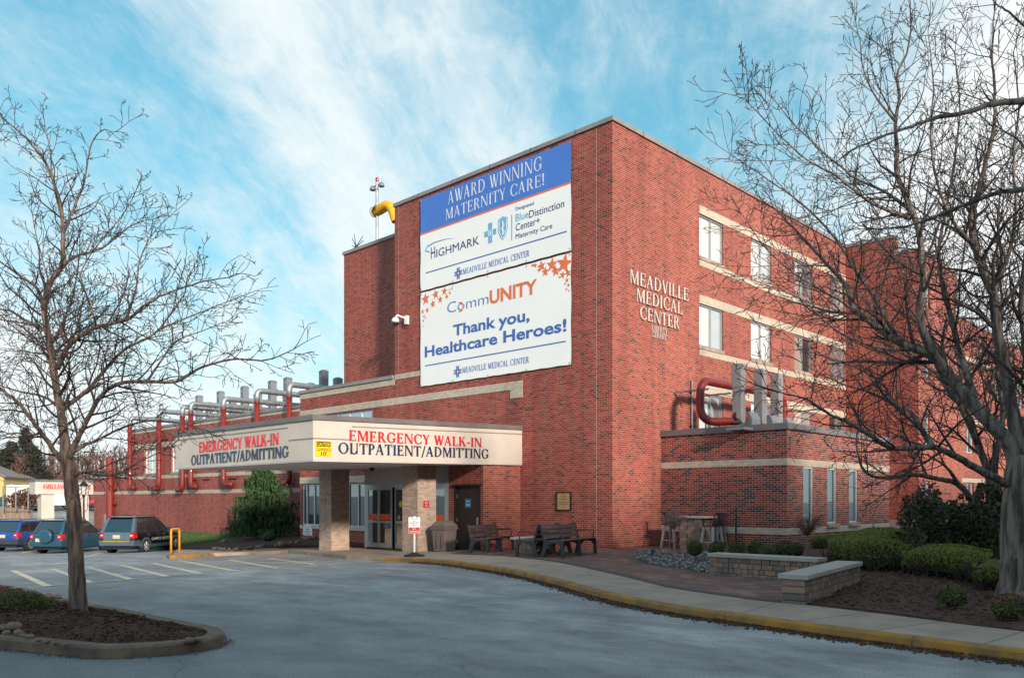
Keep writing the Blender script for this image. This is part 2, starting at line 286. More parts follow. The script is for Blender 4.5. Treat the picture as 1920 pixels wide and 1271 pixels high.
# ground materials
def asphalt():
    m, t, b = newmat('asphalt'); lk = t.links
    g = tn(t, 'ShaderNodeNewGeometry')
    def noise(scale, detail, st=(1, 1, 1), rough=0.6, rot=0.0):
        mp = tn(t, 'ShaderNodeMapping'); mp.inputs['Scale'].default_value = st; mp.inputs['Rotation'].default_value = (0, 0, rot); lk.new(g.outputs['Position'], mp.inputs[0])
        n = tn(t, 'ShaderNodeTexNoise'); n.inputs['Scale'].default_value = scale; n.inputs['Detail'].default_value = detail; n.inputs['Roughness'].default_value = rough; lk.new(mp.outputs[0], n.inputs['Vector']); return n.outputs[0]
    big = noise(0.16, 7, (1, 1.8, 1), 0.62, -0.3); mid = noise(0.8, 10, (0.75, 1.3, 1), 0.72, 0.25); fine = noise(42, 3); grit = noise(150, 2)
    def mr(x, a, c, o0=0, o1=1):
        n = tn(t, 'ShaderNodeMapRange'); n.inputs[1].default_value = a; n.inputs[2].default_value = c; n.inputs[3].default_value = o0; n.inputs[4].default_value = o1; lk.new(x, n.inputs[0]); return n.outputs[0]
    def mul(a, c):
        n = tn(t, 'ShaderNodeMath', operation='MULTIPLY'); lk.new(a, n.inputs[0]); lk.new(c, n.inputs[1]) if not isinstance(c, float) else setattr(n.inputs[1], 'default_value', c); return n.outputs[0]
    sy_ = tn(t, 'ShaderNodeSeparateXYZ'); lk.new(g.outputs['Position'], sy_.inputs[0]); near_shade = mr(sy_.outputs[1], -18.5, -12.0, 0.22, 1.0)    # vignette painted into the colour: road darkens towards the camera
    salt_shade = mul(near_shade, mul(mr(big, 0.34, 0.64, 0.45, 1), mr(mid, 0.34, 0.76, 0.10, .95)))
    x = tn(t, 'ShaderNodeMix', data_type='RGBA'); lk.new(salt_shade, x.inputs[0]); x.inputs[6].default_value = ASPH_A; x.inputs[7].default_value = ASPH_B
    y = tn(t, 'ShaderNodeMix', data_type='RGBA', blend_type='MULTIPLY'); y.inputs[0].default_value = 1; lk.new(x.outputs[2], y.inputs[6])
    sp = mul(mul(mr(fine, 0.3, 0.7, 0.72, 1.28), mr(grit, 0.3, 0.7, 0.55, 1.45)), mr(noise(0.55, 3), 0.62, 0.74, 1.0, 0.72)); lk.new(sp, y.inputs[7]); lk.new(y.outputs[2], b.inputs['Base Color'])
    b.inputs['Roughness'].default_value = 0.75; b.inputs['Specular IOR Level'].default_value = 0.35
    # hairline cracks
    vo = tn(t, 'ShaderNodeTexVoronoi', feature='DISTANCE_TO_EDGE'); vo.inputs['Scale'].default_value = 0.16
    wp = tn(t, 'ShaderNodeTexNoise'); wp.inputs['Scale'].default_value = 0.5; wp.inputs['Detail'].default_value = 6; lk.new(g.outputs['Position'], wp.inputs['Vector'])
    wm = tn(t, 'ShaderNodeMix', data_type='RGBA', blend_type='ADD'); wm.inputs[0].default_value = 2.2; lk.new(g.outputs['Position'], wm.inputs[6]); lk.new(wp.outputs['Color'], wm.inputs[7]); lk.new(wm.outputs[2], vo.inputs['Vector'])
    ck = mr(vo.outputs['Distance'], 0.0004, 0.0022, 0.78, 1); y2 = tn(t, 'ShaderNodeMix', data_type='RGBA', blend_type='MULTIPLY'); y2.inputs[0].default_value = 1; lk.new(y.outputs[2], y2.inputs[6]); lk.new(ck, y2.inputs[7]); lk.new(y2.outputs[2], b.inputs['Base Color'])
    bp = tn(t, 'ShaderNodeBump'); bp.inputs['Strength'].default_value = 0.5; bp.inputs['Distance'].default_value = 0.006; lk.new(grit, bp.inputs['Height']); lk.new(bp.outputs[0], b.inputs['Normal'])
    return m
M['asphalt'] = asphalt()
M['concrete'] = mat('sidewalk_concrete', (0.38, 0.30, 0.24), 0.85, c2=(0.26, 0.21, 0.17), scale=1.6, bump=0.3, bscale=150, world=True)
M['joint'] = mat('joint_dark', (0.12, 0.10, 0.09), 0.9)
M['curbyellow'] = mat('worn_yellow_curb', (0.40, 0.185, 0.025), 0.8, c2=(0.17, 0.105, 0.055), scale=2.6, detail=10, lo=0.40, hi=0.64, bump=0.4, bscale=60, world=True)
M['curb'] = mat('curb_concrete', (0.20, 0.135, 0.09), 0.85, c2=(0.085, 0.06, 0.048), scale=3, detail=9, bump=0.5, bscale=70, world=True)
M['paver'] = brick('patio_pavers', [(0, (0.17, 0.095, 0.085)), (0.3, (0.22, 0.125, 0.10)), (0.55, (0.14, 0.095, 0.095)), (0.8, (0.27, 0.16, 0.125))], (0.05, 0.04, 0.04), bw=0.3, rh=0.2, ms=0.006, ground=True)
M['mulch'] = mat('dark_mulch', (0.036, 0.015, 0.010), 0.95, c2=(0.10, 0.045, 0.030), scale=28, detail=8, bump=1.0, bscale=45, world=True)
M['mulchbit'] = mat('mulch_chip', (0.024, 0.011, 0.008), 0.95, c2=(0.12, 0.052, 0.034), scale=5, island=0.85)
M['grass'] = mat('lawn', (0.035, 0.085, 0.018), 0.9, c2=(0.06, 0.11, 0.03), scale=5, bump=1, bscale=90)
M['border'] = mat('dark_paver_border', (0.045, 0.045, 0.055), 0.8, c2=(0.07, 0.065, 0.07), scale=9, bump=0.3, bscale=50)
M['paint'] = mat('faded_line_paint', (0.68, 0.58, 0.42), 0.8, c2=(0.36, 0.32, 0.27), scale=3.0, detail=9, lo=0.46, hi=0.70, world=True)
M['bark'] = mat('bark', (0.19, 0.135, 0.11), 0.92, c2=(0.05, 0.034, 0.03), scale=16, stretch=(1, 1, 0.14), bump=1.0, bscale=26, lo=.4, hi=.6)
M['barkgrey'] = mat('grey_bark', (0.23, 0.185, 0.165), 0.92, c2=(0.06, 0.046, 0.042), scale=13, stretch=(1, 1, 0.12), bump=1.0, bscale=20, lo=.4, hi=.6)
M['twig'] = mat('twig', (0.055, 0.041, 0.038), 0.9, c2=(0.03, 0.024, 0.025), scale=3)
M['twiggrey'] = mat('grey_twig', (0.068, 0.058, 0.056), 0.9, c2=(0.036, 0.031, 0.032), scale=3)
M['twigred'] = mat('reddish_twig', (0.15, 0.075, 0.06), 0.9, c2=(0.08, 0.045, 0.04), scale=3)
def leafmat(n, a, b_): return mat(n, a, 0.65, c2=b_, scale=1.5, island=0.65, spec=0.3)
M['boxwood'] = leafmat('boxwood_leaf', (0.036, 0.066, 0.016), (0.115, 0.135, 0.034))
M['hedge'] = leafmat('hedge_leaf', (0.085, 0.115, 0.016), (0.23, 0.245, 0.05))
M['lowbush'] = leafmat('low_bush_leaf', (0.03, 0.07, 0.02), (0.075, 0.15, 0.045))
M['yew'] = leafmat('dark_evergreen_leaf', (0.022, 0.036, 0.017), (0.08, 0.085, 0.04))
M['conifer'] = leafmat('cedar_leaf', (0.010, 0.036, 0.011), (0.045, 0.105, 0.03))
M['rust'] = leafmat('rusty_leaf', (0.16, 0.055, 0.02), (0.07, 0.09, 0.03))
M['farfir'] = leafmat('far_fir', (0.022, 0.028, 0.02), (0.05, 0.05, 0.038))
M['brownleaf'] = leafmat('dry_leaf', (0.15, 0.075, 0.045), (0.07, 0.04, 0.03))
M['rock'] = mat('tan_rock', (0.27, 0.16, 0.11), 0.9, c2=(0.13, 0.10, 0.085), scale=9, bump=0.8, bscale=18, island=0.5)
M['slagdark'] = mat('dark_slag', (0.02, 0.024, 0.03), 0.35, c2=(0.10, 0.10, 0.10), scale=6, island=0.9)
M['slag'] = mat('slag_glass', (0.42, 0.50, 0.52), 0.3, c2=(0.015, 0.018, 0.024), scale=6, island=0.9, spec=0.6, lo=.5, hi=.62)
M['slab'] = mat('limestone_slab', (0.40, 0.37, 0.35), 0.8, c2=(0.33, 0.30, 0.29), scale=3, bump=0.15, bscale=60)
M['benchwood'] = mat('bench_slat', (0.085, 0.055, 0.052), 0.55, c2=(0.055, 0.038, 0.038), scale=6, stretch=(0.5, 4, 4))
M['benchmetal'] = mat('bench_frame', (0.012, 0.017, 0.026), 0.45, spec=0.6)
M['plastic'] = mat('brown_plastic', (0.17, 0.13, 0.125), 0.5, c2=(0.15, 0.115, 0.11), scale=3)
M['rubber'] = mat('tyre_rubber', (0.015, 0.015, 0.017), 0.8)
M['rim'] = mat('alloy_rim', (0.45, 0.46, 0.48), 0.35, 0.7)
M['carglass'] = glass('car_glass', (0.6, 0.75, 0.78), 0.03, 0.22, (0.012, 0.02, 0.024))
M['tail'] = mat('tail_light_red', (0.5, 0.01, 0.015), 0.2, coat=0.8)
M['lampwhite'] = mat('clear_lens', (0.7, 0.7, 0.72), 0.2, coat=0.5)
M['plate'] = mat('licence_plate', (0.55, 0.6, 0.68), 0.4)
M['plateyellow'] = mat('plate_yellow', (0.7, 0.5, 0.06), 0.4)
M['trim'] = mat('dark_trim', (0.035, 0.04, 0.05), 0.6)
# ---------------------------------------------------------------- lettering
def _arc(cx, cy, rx, ry, a0, a1, T, t, n=14):
    qs = []
    for i in range(n):
        a, b = math.radians(a0 + (a1 - a0) * i / n), math.radians(a0 + (a1 - a0) * (i + 1) / n)
        f = lambda r, k: (cx + (rx - (T if k else 0)) * math.cos(r), cy + (ry - (t if k else 0)) * math.sin(r))
        qs.append([f(a, 0), f(b, 0), f(b, 1), f(a, 1)])
    return qs
def _serif_font(T=0.17, t=0.065, S=0.05, e=0.075):
    def st(x, w=None, lo=True, hi=True):
        w = T if w is None else w; q = [[(x, 0), (x + w, 0), (x + w, 1), (x, 1)]]
        if lo: q.append([(x - e, 0), (x + w + e, 0), (x + w + e * .3, S * 1.3), (x - e * .3, S * 1.3)])
        if hi: q.append([(x - e * .3, 1 - S * 1.3), (x + w + e * .3, 1 - S * 1.3), (x + w + e, 1), (x - e, 1)])
        return q
    def dg(x0, y0, x1, y1, w): return [[(x0, y0), (x0 + w, y0), (x1 + w, y1), (x1, y1)]]
    def sf(x, y, w): h = S if y == 0 else -S; return [[(x - e, y), (x + w + e, y), (x + w + e * .3, y + h), (x - e * .3, y + h)]]
    def hb(x0, x1, y, h=None): h = t if h is None else h; return [[(x0, y), (x1, y), (x1, y + h), (x0, y + h)]]
    def tip(x, y, dy): return [[(x - .05, y), (x, y), (x, y + dy), (x - .02, y + dy)]]
    G = {}
    G['A'] = (dg(.04, 0, .33, 1, t) + dg(.57, 0, .30, 1, T) + hb(.16, .6, .32) + sf(.04, 0, t) + sf(.57, 0, T), .82)
    G['B'] = (st(.08) + _arc(.27, .745, .30, .255, -90, 90, T * .95, t) + _arc(.27, .27, .36, .27, -90, 90, T, t) + hb(.2, .29, 1 - t) + hb(.2, .29, .48) + hb(.2, .29, 0), .70)
    G['C'] = (_arc(.46, .5, .43, .52, 42, 318, T, t, 22) + tip(.80, .66, .30) + tip(.80, .08, .2), .86)
    G['D'] = (st(.08) + _arc(.30, .5, .50, .5, -90, 90, T, t, 18) + hb(.2, .31, 1 - t) + hb(.2, .31, 0), .87)
    G['E'] = (st(.08) + hb(.2, .60, 1 - t) + hb(.2, .62, 0) + hb(.2, .50, .48) + tip(.61, .76, .24) + tip(.64, 0, .24) + tip(.51, .39, .24), .70)
    G['F'] = (st(.08) + hb(.2, .60, 1 - t) + hb(.2, .50, .48) + tip(.61, .76, .24) + tip(.51, .39, .24), .66)
    G['G'] = (_arc(.46, .5, .43, .52, 42, 330, T, t, 22) + tip(.80, .66, .30) + [[(.66, 0.06), (.66 + T, .10), (.66 + T, .43), (.66, .43)]] + hb(.56, .92, .40, S), .92)
    G['H'] = (st(.08) + st(.62) + hb(.2, .64, .48), .90)
    G['I'] = (st(.09), .35)
    G['K'] = (st(.08) + dg(.22, .44, .62, 1, t) + dg(.62, 0, .32, .58, T * 1.15) + sf(.61, 0, T) + sf(.58, 1, t), .84)
    G['L'] = (st(.08) + hb(.2, .60, 0) + tip(.62, 0, .26), .66)
    G['M'] = (st(.08, t) + dg(.46, .02, .10, 1, T * .9) + dg(.46, .02, .80, 1, t) + st(.80), 1.06)
    G['N'] = (st(.08, t) + dg(.66, 0, .08, 1, T) + st(.74, t), .90)
    G['O'] = (_arc(.48, .5, .45, .52, 0, 360, T, t, 28), .96)
    G['P'] = (st(.08) + _arc(.28, .72, .34, .28, -90, 90, T, t) + hb(.2, .29, 1 - t) + hb(.2, .29, .44), .66)
    G['R'] = (st(.08) + _arc(.28, .74, .32, .26, -90, 90, T, t) + hb(.2, .29, 1 - t) + hb(.2, .29, .48) + dg(.60, 0, .32, .5, T) + sf(.60, 0, T), .80)
    G['S'] = (_arc(.33, .745, .27, .27, 40, 255, T * .8, t * 1.2, 14) + _arc(.33, .265, .29, .285, -140, 85, T * .8, t * 1.2, 14) + tip(.56, .72, .28) + [[(.05, 0), (.08, 0), (.11, .28), (.05, .28)]], .66)
    G['T'] = (st(.28, None, True, False) + hb(.02, .71, 1 - t) + tip(.73, .76, .24) + [[(0, 1), (.03, 1), (.05, .76), (0, .76)]], .73)
    G['U'] = (st(.08, None, False) + st(.66, t, False) + _arc(.405, .32, .325, .34, 180, 360, T * .75, t * 1.3, 16), .86)
    G['V'] = (dg(.31, 0, .04, 1, T) + dg(.36, 0, .62, 1, t) + sf(.04, 1, T) + sf(.62, 1, t), .74)
    G['W'] = (dg(.26, 0, .03, 1, T) + dg(.32, 0, .50, 1, t) + dg(.66, 0, .44, 1, T) + dg(.73, 0, .95, 1, t) + sf(.03, 1, T) + sf(.46, 1, T * .7) + sf(.95, 1, t), 1.06)
    G['Y'] = (dg(.30, .42, .02, 1, T) + dg(.36, .42, .60, 1, t) + [[(.29, 0), (.29 + T, 0), (.29 + T, .48), (.29, .48)]] + sf(.29, 0, T) + sf(.02, 1, T) + sf(.60, 1, t), .72)
    G['/'] = (dg(0, -.12, .34, 1.05, t * 1.4), .42)
    G['-'] = (hb(.05, .36, .33, .12), .42)
    G['!'] = ([[(.10, .26), (.17, .26), (.22, 1), (.05, 1)]] + _arc(.135, .09, .09, .09, 0, 360, .09, .09, 8), .30)
    G[' '] = ([], .36)
    return G
SERIF = {'bold': _serif_font(.165, .07, .05, .06), 'reg': _serif_font(.125, .05, .035, .05), 'thin': _serif_font(.10, .05, .03, .03)}
TRACK = {'bold': .07, 'reg': .09, 'thin': .10}
def serif_polys(txt, style):
    G = SERIF[style]; x = 0; P = []
    for ch in txt:
        qs, a = G[ch]
        for q in qs: P.append([(px + x, py) for px, py in q])
        x += a + TRACK[style]
    return P, x - TRACK[style]
def sans_mesh(txt, bold=0.0, shear=0.0):
    cu = bpy.data.curves.new('lettering', 'FONT'); cu.body = txt; cu.size = 1.0; cu.offset = bold; cu.shear = shear; cu.resolution_u = 3
    o = bpy.data.objects.new('lettering', cu); COL.objects.link(o); dg = bpy.context.evaluated_depsgraph_get()
    me = bpy.data.meshes.new_from_object(o.evaluated_get(dg)); vs = [tuple(v.co) for v in me.vertices]; fs = [tuple(p.vertices) for p in me.polygons]
    bpy.data.objects.remove(o); bpy.data.curves.remove(cu); bpy.data.meshes.remove(me)
    return vs, fs
def lettering(mb, txt, font, axis, const, u0, u1, z0, z1, cap, depth=0.03, bold=0.0, slope=None, mi=0):
    """write txt on plane X=const / Y=const between u0 and u1 with baseline z0..z1"""
    def P(u, z, d): return (u, const - d, z) if axis == 'Y' else (const + d, u, z)
    if font in SERIF:
        polys, wd = serif_polys(txt, font); k = (u1 - u0) / wd
        for i, q in enumerate(polys):
            dd = depth + (i % 7) * 0.0006
            mb.prism(q, lambda a, b, d: P(u0 + a * k, z0 + (z1 - z0) * a / wd + b * cap, d), 0.0, dd, mi)
    else:
        vs, fs = sans_mesh(txt, bold, 0)
        if not vs: return
        xs = [v[0] for v in vs]; x0, x1 = min(xs), max(xs); k = (u1 - u0) / (x1 - x0); ck = cap / 0.729
        n = len(vs); f = lambda d: [P(u0 + (v[0] - x0) * k, z0 + (z1 - z0) * (v[0] - x0) / (x1 - x0) + v[1] * ck, d) for v in vs]
        mb.add(f(depth), fs, mi)
def place(mb, txt, font, axis, const, a, b, captop, **k):
    """a, b: photo points of the baseline's ends, captop: photo y of the cap line above a"""
    f = onY if axis == 'Y' else onX
    p, q, r = f(a[0], a[1], const), f(b[0], b[1], const), f(a[0], captop, const)
    i = 0 if axis == 'Y' else 1
    lettering(mb, txt, font, axis, const, p[i], q[i], (p.z + q.z) / 2, (p.z + q.z) / 2, r.z - p.z, **k)
# ---------------------------------------------------------------- walls and windows
def wall(mb, axis, const, u0, u1, z0, z1, holes=(), depth=0.14, mi=0, sgn=1):
    P = (lambda u, z, d: (u, const + d * sgn, z)) if axis == 'Y' else (lambda u, z, d: (const - d * sgn, u, z))
    us = sorted({u0, u1, *[h[0] for h in holes], *[h[1] for h in holes]}); zs = sorted({z0, z1, *[h[2] for h in holes], *[h[3] for h in holes]})
    for i in range(len(us) - 1):
        for j in range(len(zs) - 1):
            uc, zc_ = (us[i] + us[i + 1]) / 2, (zs[j] + zs[j + 1]) / 2
            if any(h[0] < uc < h[1] and h[2] < zc_ < h[3] for h in holes): continue
            mb.add([P(us[i], zs[j], 0), P(us[i + 1], zs[j], 0), P(us[i + 1], zs[j + 1], 0), P(us[i], zs[j + 1], 0)], [(0, 1, 2, 3)], mi)
    for a, b, c, d in holes:
        for q in (((a, c), (a, d)), ((b, c), (b, d)), ((a, c), (b, c)), ((a, d), (b, d))):
            mb.add([P(*q[0], 0), P(*q[1], 0), P(*q[1], depth), P(*q[0], depth)], [(0, 1, 2, 3)], mi)
def window(parent, axis, const, u0, u1, z0, z1, depth=0.14, mull=(), rails=(), fr=0.05, mframe='framewhite', mglass='glass', sgn=1, name='window', blind=False, panes=None):
    P = (lambda u, z, d: (u, const + d * sgn, z)) if axis == 'Y' else (lambda u, z, d: (const - d * sgn, u, z))
    mb = MB()
    def bar(a, b, c, d, e0, e1):
        lo = [P(a, c, e0), P(b, c, e0), P(b, c, e1), P(a, c, e1)]; hi = [P(a, d, e0), P(b, d, e0), P(b, d, e1), P(a, d, e1)]; mb.hexa(lo, hi)
    e0, e1 = depth - 0.05, depth + 0.02
    bar(u0, u0 + fr, z0, z1, e0, e1); bar(u1 - fr, u1, z0, z1, e0, e1); bar(u0 + fr, u1 - fr, z0, z0 + fr, e0, e1); bar(u0 + fr, u1 - fr, z1 - fr, z1, e0, e1)
    for m_ in mull:
        c = u0 + (u1 - u0) * m_; bar(c - fr * .6, c + fr * .6, z0 + fr, z1 - fr, e0 + .004, e1)
    for r_ in rails:
        c = z0 + (z1 - z0) * r_; bar(u0 + fr, u1 - fr, c - fr * .5, c + fr * .5, e0 + .007, e1)
    wo = mb.build(name, M[mframe], parent, bevel=0, fix=True)
    cuts = [u0] + [u0 + (u1 - u0) * m_ for m_ in mull] + [u1]
    for i_, (ua, ub) in enumerate(zip(cuts[:-1], cuts[1:])):
        g = MB(); g.add([P(ua, z0, depth), P(ub, z0, depth), P(ub, z1, depth), P(ua, z1, depth)], [(0, 1, 2, 3)]); g.build('pane', M[panes[i_] if panes else mglass], wo)
    if blind:
        k = MB(); n = 26
        for i in range(n):
            a = u0 + fr + (u1 - u0 - 2 * fr) * i / n; b_ = u0 + fr + (u1 - u0 - 2 * fr) * (i + 1) / n
            k.add([P(a, z0, depth + 0.10), P((a + b_) / 2, z0, depth + 0.14), P((a + b_) / 2, z1, depth + 0.14), P(a, z1, depth + 0.10)], [(0, 1, 2, 3)])
        k.build('blind', M['blind'], wo)
    return wo
def part(name, mat_, parent, fn, **k):
    mb = MB(); fn(mb); return mb.build(name, mat_ if not isinstance(mat_, str) else M[mat_], parent, **k)
# ================================================================ MAIN HOSPITAL BLOCK
ZT = 13.45
XL = -11.05
hosp = thing('hospital_building', 'tall four storey red brick hospital block with pale window bands and a plain corner', 'hospital', (0, 0, 0))
B_W = [(5.14, 6.83), (8.97, 10.67), (12.79, 14.46), (16.35, 18.05)]
B_Z = [(10.30, 11.83), (7.08, 8.61), (3.86, 5.39)]
holesB = [(a, b, c, d) for a, b in B_W for c, d in B_Z]
def f(mb):
    wall(mb, 'Y', 0, XL, 0, -0.6, ZT)
    wall(mb, 'X', 0, 0, 18.3, -0.6, ZT, holesB, 0.09)
    wall(mb, 'X', XL, 0, 14, 5.5, ZT, sgn=-1)
    mb.add([(XL, 0, ZT - .35), (0, 0, ZT - .35), (0, 18.3, ZT - .35), (XL, 18.3, ZT - .35)], [(0, 1, 2, 3)])
part('wall', 'brick', hosp, f)
def f(mb):
    mb.box(XL - .05, .06, -.06, .30, ZT, ZT + .15); mb.box(-.30, .06, .30, 18.1, ZT, ZT + .15); mb.box(XL - .05, XL + .3, .30, 12, ZT, ZT + .15)
part('coping', 'coping_lt', hosp, f, bevel=0.012)
x = XL + 1.6
while x < -0.5: part('coping_seam', 'coping', hosp, lambda mb: mb.box(x - .012, x + .012, -.075, .31, ZT - .004, ZT + .154)); x += 2.0
y = 1.6
while y < 18: part('coping_seam', 'coping', hosp, lambda mb: mb.box(-.31, .075, y - .012, y + .012, ZT - .004, ZT + .154)); y += 2.0
def f(mb):
    d = 0.018
    for a, b in B_Z: mb.box(0, d, 5.14, 18.25, b, b + .30); 
    for a, b in B_Z[:2]: mb.box(0, d, 5.14, 18.25, a - .34, a - .12)
    mb.box(-11.0, -3.88, -d, 0, 5.40, 5.68); mb.box(-4.47, -3.88, -d - .002, 0, 5.10, 5.40)
    mb.box(XL + .02, -9.1, -d, 0, 6.42, 6.62)
part('stone_band', 'brick_white', hosp, f)
PANES = {(0, 0): ('glasspale', 'glasspale'), (0, 1): ('glasspale', 'glass'), (0, 2): ('glass', 'glasscurtain'), (1, 0): ('glasspale', 'glass'), (1, 1): ('glasspale', 'glasspale'), (1, 2): ('glasspale', 'glasscurtain'), (2, 0): ('glass', 'glasscurtain'), (2, 1): ('glass', 'glassdark'), (2, 2): ('glasspale', 'glass'), (3, 0): ('glasscurtain', 'glass'), (3, 1): ('glasscurtain', 'glasscurtain'), (3, 2): ('glassdark', 'glasscurtain')}
for a, b in B_W:
    for c, d in B_Z:
        wd = window(hosp, 'X', 0, a, b, c, d, 0.09, mull=(0.5,), mframe='alu', fr=.06, panes=PANES[(B_W.index((a, b)), B_Z.index((c, d)))])
        part('sill', 'brick_tan', wd, lambda mb: mb.box(-.1, .05, a - .05, b + .03, c - .12, c), bevel=.008)
def f(mb):
    for x in (-0.644, -4.03, -10.78): mb.box(x - .006, x + .006, -.004, .002, 0.0 if x == -.644 else (6.7 if x == -10.78 else -.2), ZT - .02 if x != -4.03 else 2.7)
part('control_joint', mat('joint_sealant', (.42, .36, .33), .8), hosp, f)
# wall letters
def f(mb):
    S8 = lambda x, y: (1150 + x / 2.444, 340 + y / 2.444)
    place(mb, 'MEADVILLE', 'reg', 'X', 0.03, S8(74, 470), S8(343, 545), 340 + 409 / 2.444, depth=.03)
    place(mb, 'MEDICAL', 'reg', 'X', 0.03, S8(104, 553), S8(314, 607), 340 + 494 / 2.444, depth=.03)
    place(mb, 'CENTER', 'reg', 'X', 0.03, S8(120, 634), S8(301, 674), 340 + 576 / 2.444, depth=.03)
    place(mb, 'LIBERTY', 'thin', 'X', 0.012, S8(176, 688), S8(246, 699), 340 + 661 / 2.444, depth=.015)
    place(mb, 'STREET', 'thin', 'X', 0.012, S8(177, 716), S8(244, 726), 340 + 690 / 2.444, depth=.015)
part('wall_lettering', 'whiteletter', hosp, f, fix=True)
# rear tower block behind the tall wall and its two storey side
YR = 0.9
XR = onY(645, 600, YR).x; ZR = onY(690, 463, YR).z
rear = thing('hospital_tower', 'plain windowless brick block set back beside the tall wall with banners', 'building', (XR, YR, 5.5))
def f(mb):
    wall(mb, 'Y', YR, XR, XL - .001, 5.2, ZR); wall(mb, 'X', XR, YR, 12, 5.2, ZR, sgn=-1)
    mb.add([(XR, YR, ZR - .3), (XL, YR, ZR - .3), (XL, 12, ZR - .3), (XR, 12, ZR - .3)], [(0, 1, 2, 3)])
part('wall', 'brick', rear, f)
part('coping', 'coping_lt', rear, lambda mb: (mb.box(XR - .05, XL - .06, YR - .06, YR + .3, ZR, ZR + .15), mb.box(XR - .05, XR + .3, YR + .3, 12, ZR, ZR + .15)), bevel=.012)
# two storey block
X2 = -18.17; Z2 = 6.47
low = thing('two_storey_block', 'two storey brick block behind the entrance canopy with clerestory windows', 'building', (X2, 0, -0.6))
lowh = [(-16.9, -12.57, 4.2, 5.36), (-18.05, -16.5, 0.36, 2.25), (-14.75, -13.0, 0.36, 2.25)]
def f(mb):
    wall(mb, 'Y', 0, X2, XL - .001, -1.2, Z2, lowh, .12); wall(mb, 'X', X2, 0, 8, -1.2, Z2, sgn=-1)
    mb.add([(X2, 0, Z2 - .2), (XL, 0, Z2 - .2), (XL, 8, Z2 - .2), (X2, 8, Z2 - .2)], [(0, 1, 2, 3)])
part('wall', 'brick', low, f)
part('coping', 'coping_lt', low, lambda mb: (mb.box(X2 - .06, XL - .06, -.07, .3, Z2, Z2 + .15), mb.box(X2 - .06, X2 + .3, .3, 8, Z2, Z2 + .15)), bevel=.012)
def f(mb):
    mb.box(X2 - .015, XL, -.018, 0, Z2 - .25, Z2 - .01); mb.box(X2 - .015, XL - .0, -.018, 0, 5.40, 5.68)
    mb.box(X2 - .015, -16.4, -.02, 0, 2.28, 2.58); mb.box(-14.9, -12.7, -.02, 0, 2.28, 2.58)
part('stone_band', 'brick_white', low, f)
window(low, 'Y', 0, *lowh[0], 0.12, mull=(.2, .4, .6, .8), mframe='framewhite', mglass='glassblue')
for h in lowh[1:]:
    wd = window(low, 'Y', 0, *h, 0.12, mull=(.22, .62), mframe='framewhite', mglass='glassdark', fr=.06)
    part('sill', 'stucco', wd, lambda mb: mb.box(h[0] - .08, h[1] + .08, -.06, .1, h[2] - .15, h[2]), bevel=.01)
# ================================================================ ENTRANCE VESTIBULE + door block
YV = -1.8; XV = -4.0
vest = thing('entrance_block', 'ground floor entrance block under the canopy with sliding glass doors and brick side', 'building', (-7.4, YV, -0.3))
part('wall', 'brick', vest, lambda mb: (wall(mb, 'Y', YV, -5.72, XV, -.7, 2.9, [(-5.38, -4.16, -.6, 2.0)], .08), wall(mb, 'X', XV, YV, 0, -.7, 2.9)))
part('end_wall', 'brick', vest, lambda mb: wall(mb, 'X', -10.62, YV, 0, -.7, 2.9, sgn=-1))
part('soldier_course', 'soldier', vest, lambda mb: mb.box(-5.5, -4.05, YV - .004, YV, 2.07, 2.27))
def f(mb):
    mb.box(-10.62, -5.72, YV, YV + .1, 2.15, 2.9)
    mb.box(-10.62, -5.72, YV - .03, YV, 2.12, 2.2)
part('header_panel', 'vest', vest, f)
dr = part('service_door', 'door', vest, lambda mb: mb.box(-5.34, -4.2, YV + .05, YV + .09, -.5, 1.97), bevel=.005)
dr['label'] = 'dark brown metal service door'
part('door_frame', 'black', dr, lambda mb: (mb.box(-5.42, -5.34, YV - .01, YV + .09, -.5, 1.99), mb.box(-4.2, -4.12, YV - .01, YV + .09, -.5, 1.99), mb.box(-5.48, -4.08, YV - .06, YV + .09, 1.99, 2.06)))
part('handle', 'alu', dr, lambda mb: mb.box(-4.32, -4.24, YV - .0, YV + .05, .45, .95), bevel=.01)
part('hinge', 'alu', dr, lambda mb: [mb.box(-5.36, -5.32, YV + .035, YV + .05, z, z + .12) for z in (.05, .8, 1.6)])
part('door_sign', mat('door_sign_blue', (.03, .2, .42), .4), dr, lambda mb: mb.box(-4.92, -4.64, YV + .04, YV + .05, 1.27, 1.57))
part('sign_text', 'whiteletter', dr, lambda mb: [mb.box(-4.88, -4.68, YV + .036, YV + .04, z, z + .025) for z in (1.47, 1.37, 1.33)])
# glazed front
def leaf(x0, x1, y, band, name='sliding_door', st=.07, low_mat='glassdark'):
    zb, zt = -.28, 2.0
    mb = MB()
    mb.box(x0, x0 + st, y, y + .05, zb, zt); mb.box(x1 - st, x1, y, y + .05, zb, zt); mb.box(x0 + st, x1 - st, y, y + .05, zb, zb + .18); mb.box(x0 + st, x1 - st, y, y + .05, zt - .09, zt); mb.box(x0 + st, x1 - st, y, y + .05, .66, .75)
    o = mb.build(name, M['alu'], vest)
    g = MB(); g.box(x0 + st, x1 - st, y + .02, y + .03, zb + .18, .66); g.box(x0 + st, x1 - st, y + .02, y + .03, .75, zt - .09); g.build('pane', M[low_mat], o)
    if band:
        b = MB(); b.box(x0 + st, x1 - st, y + .012, y + .018, .78, 1.0); b.build('orange_band', M['orange'], o)
    return o
M['orange'] = mat('orange_film', (.75, .10, .015), .4)
XD = [-10.45, -9.72, -8.92, -8.12, -7.35, -6.5]
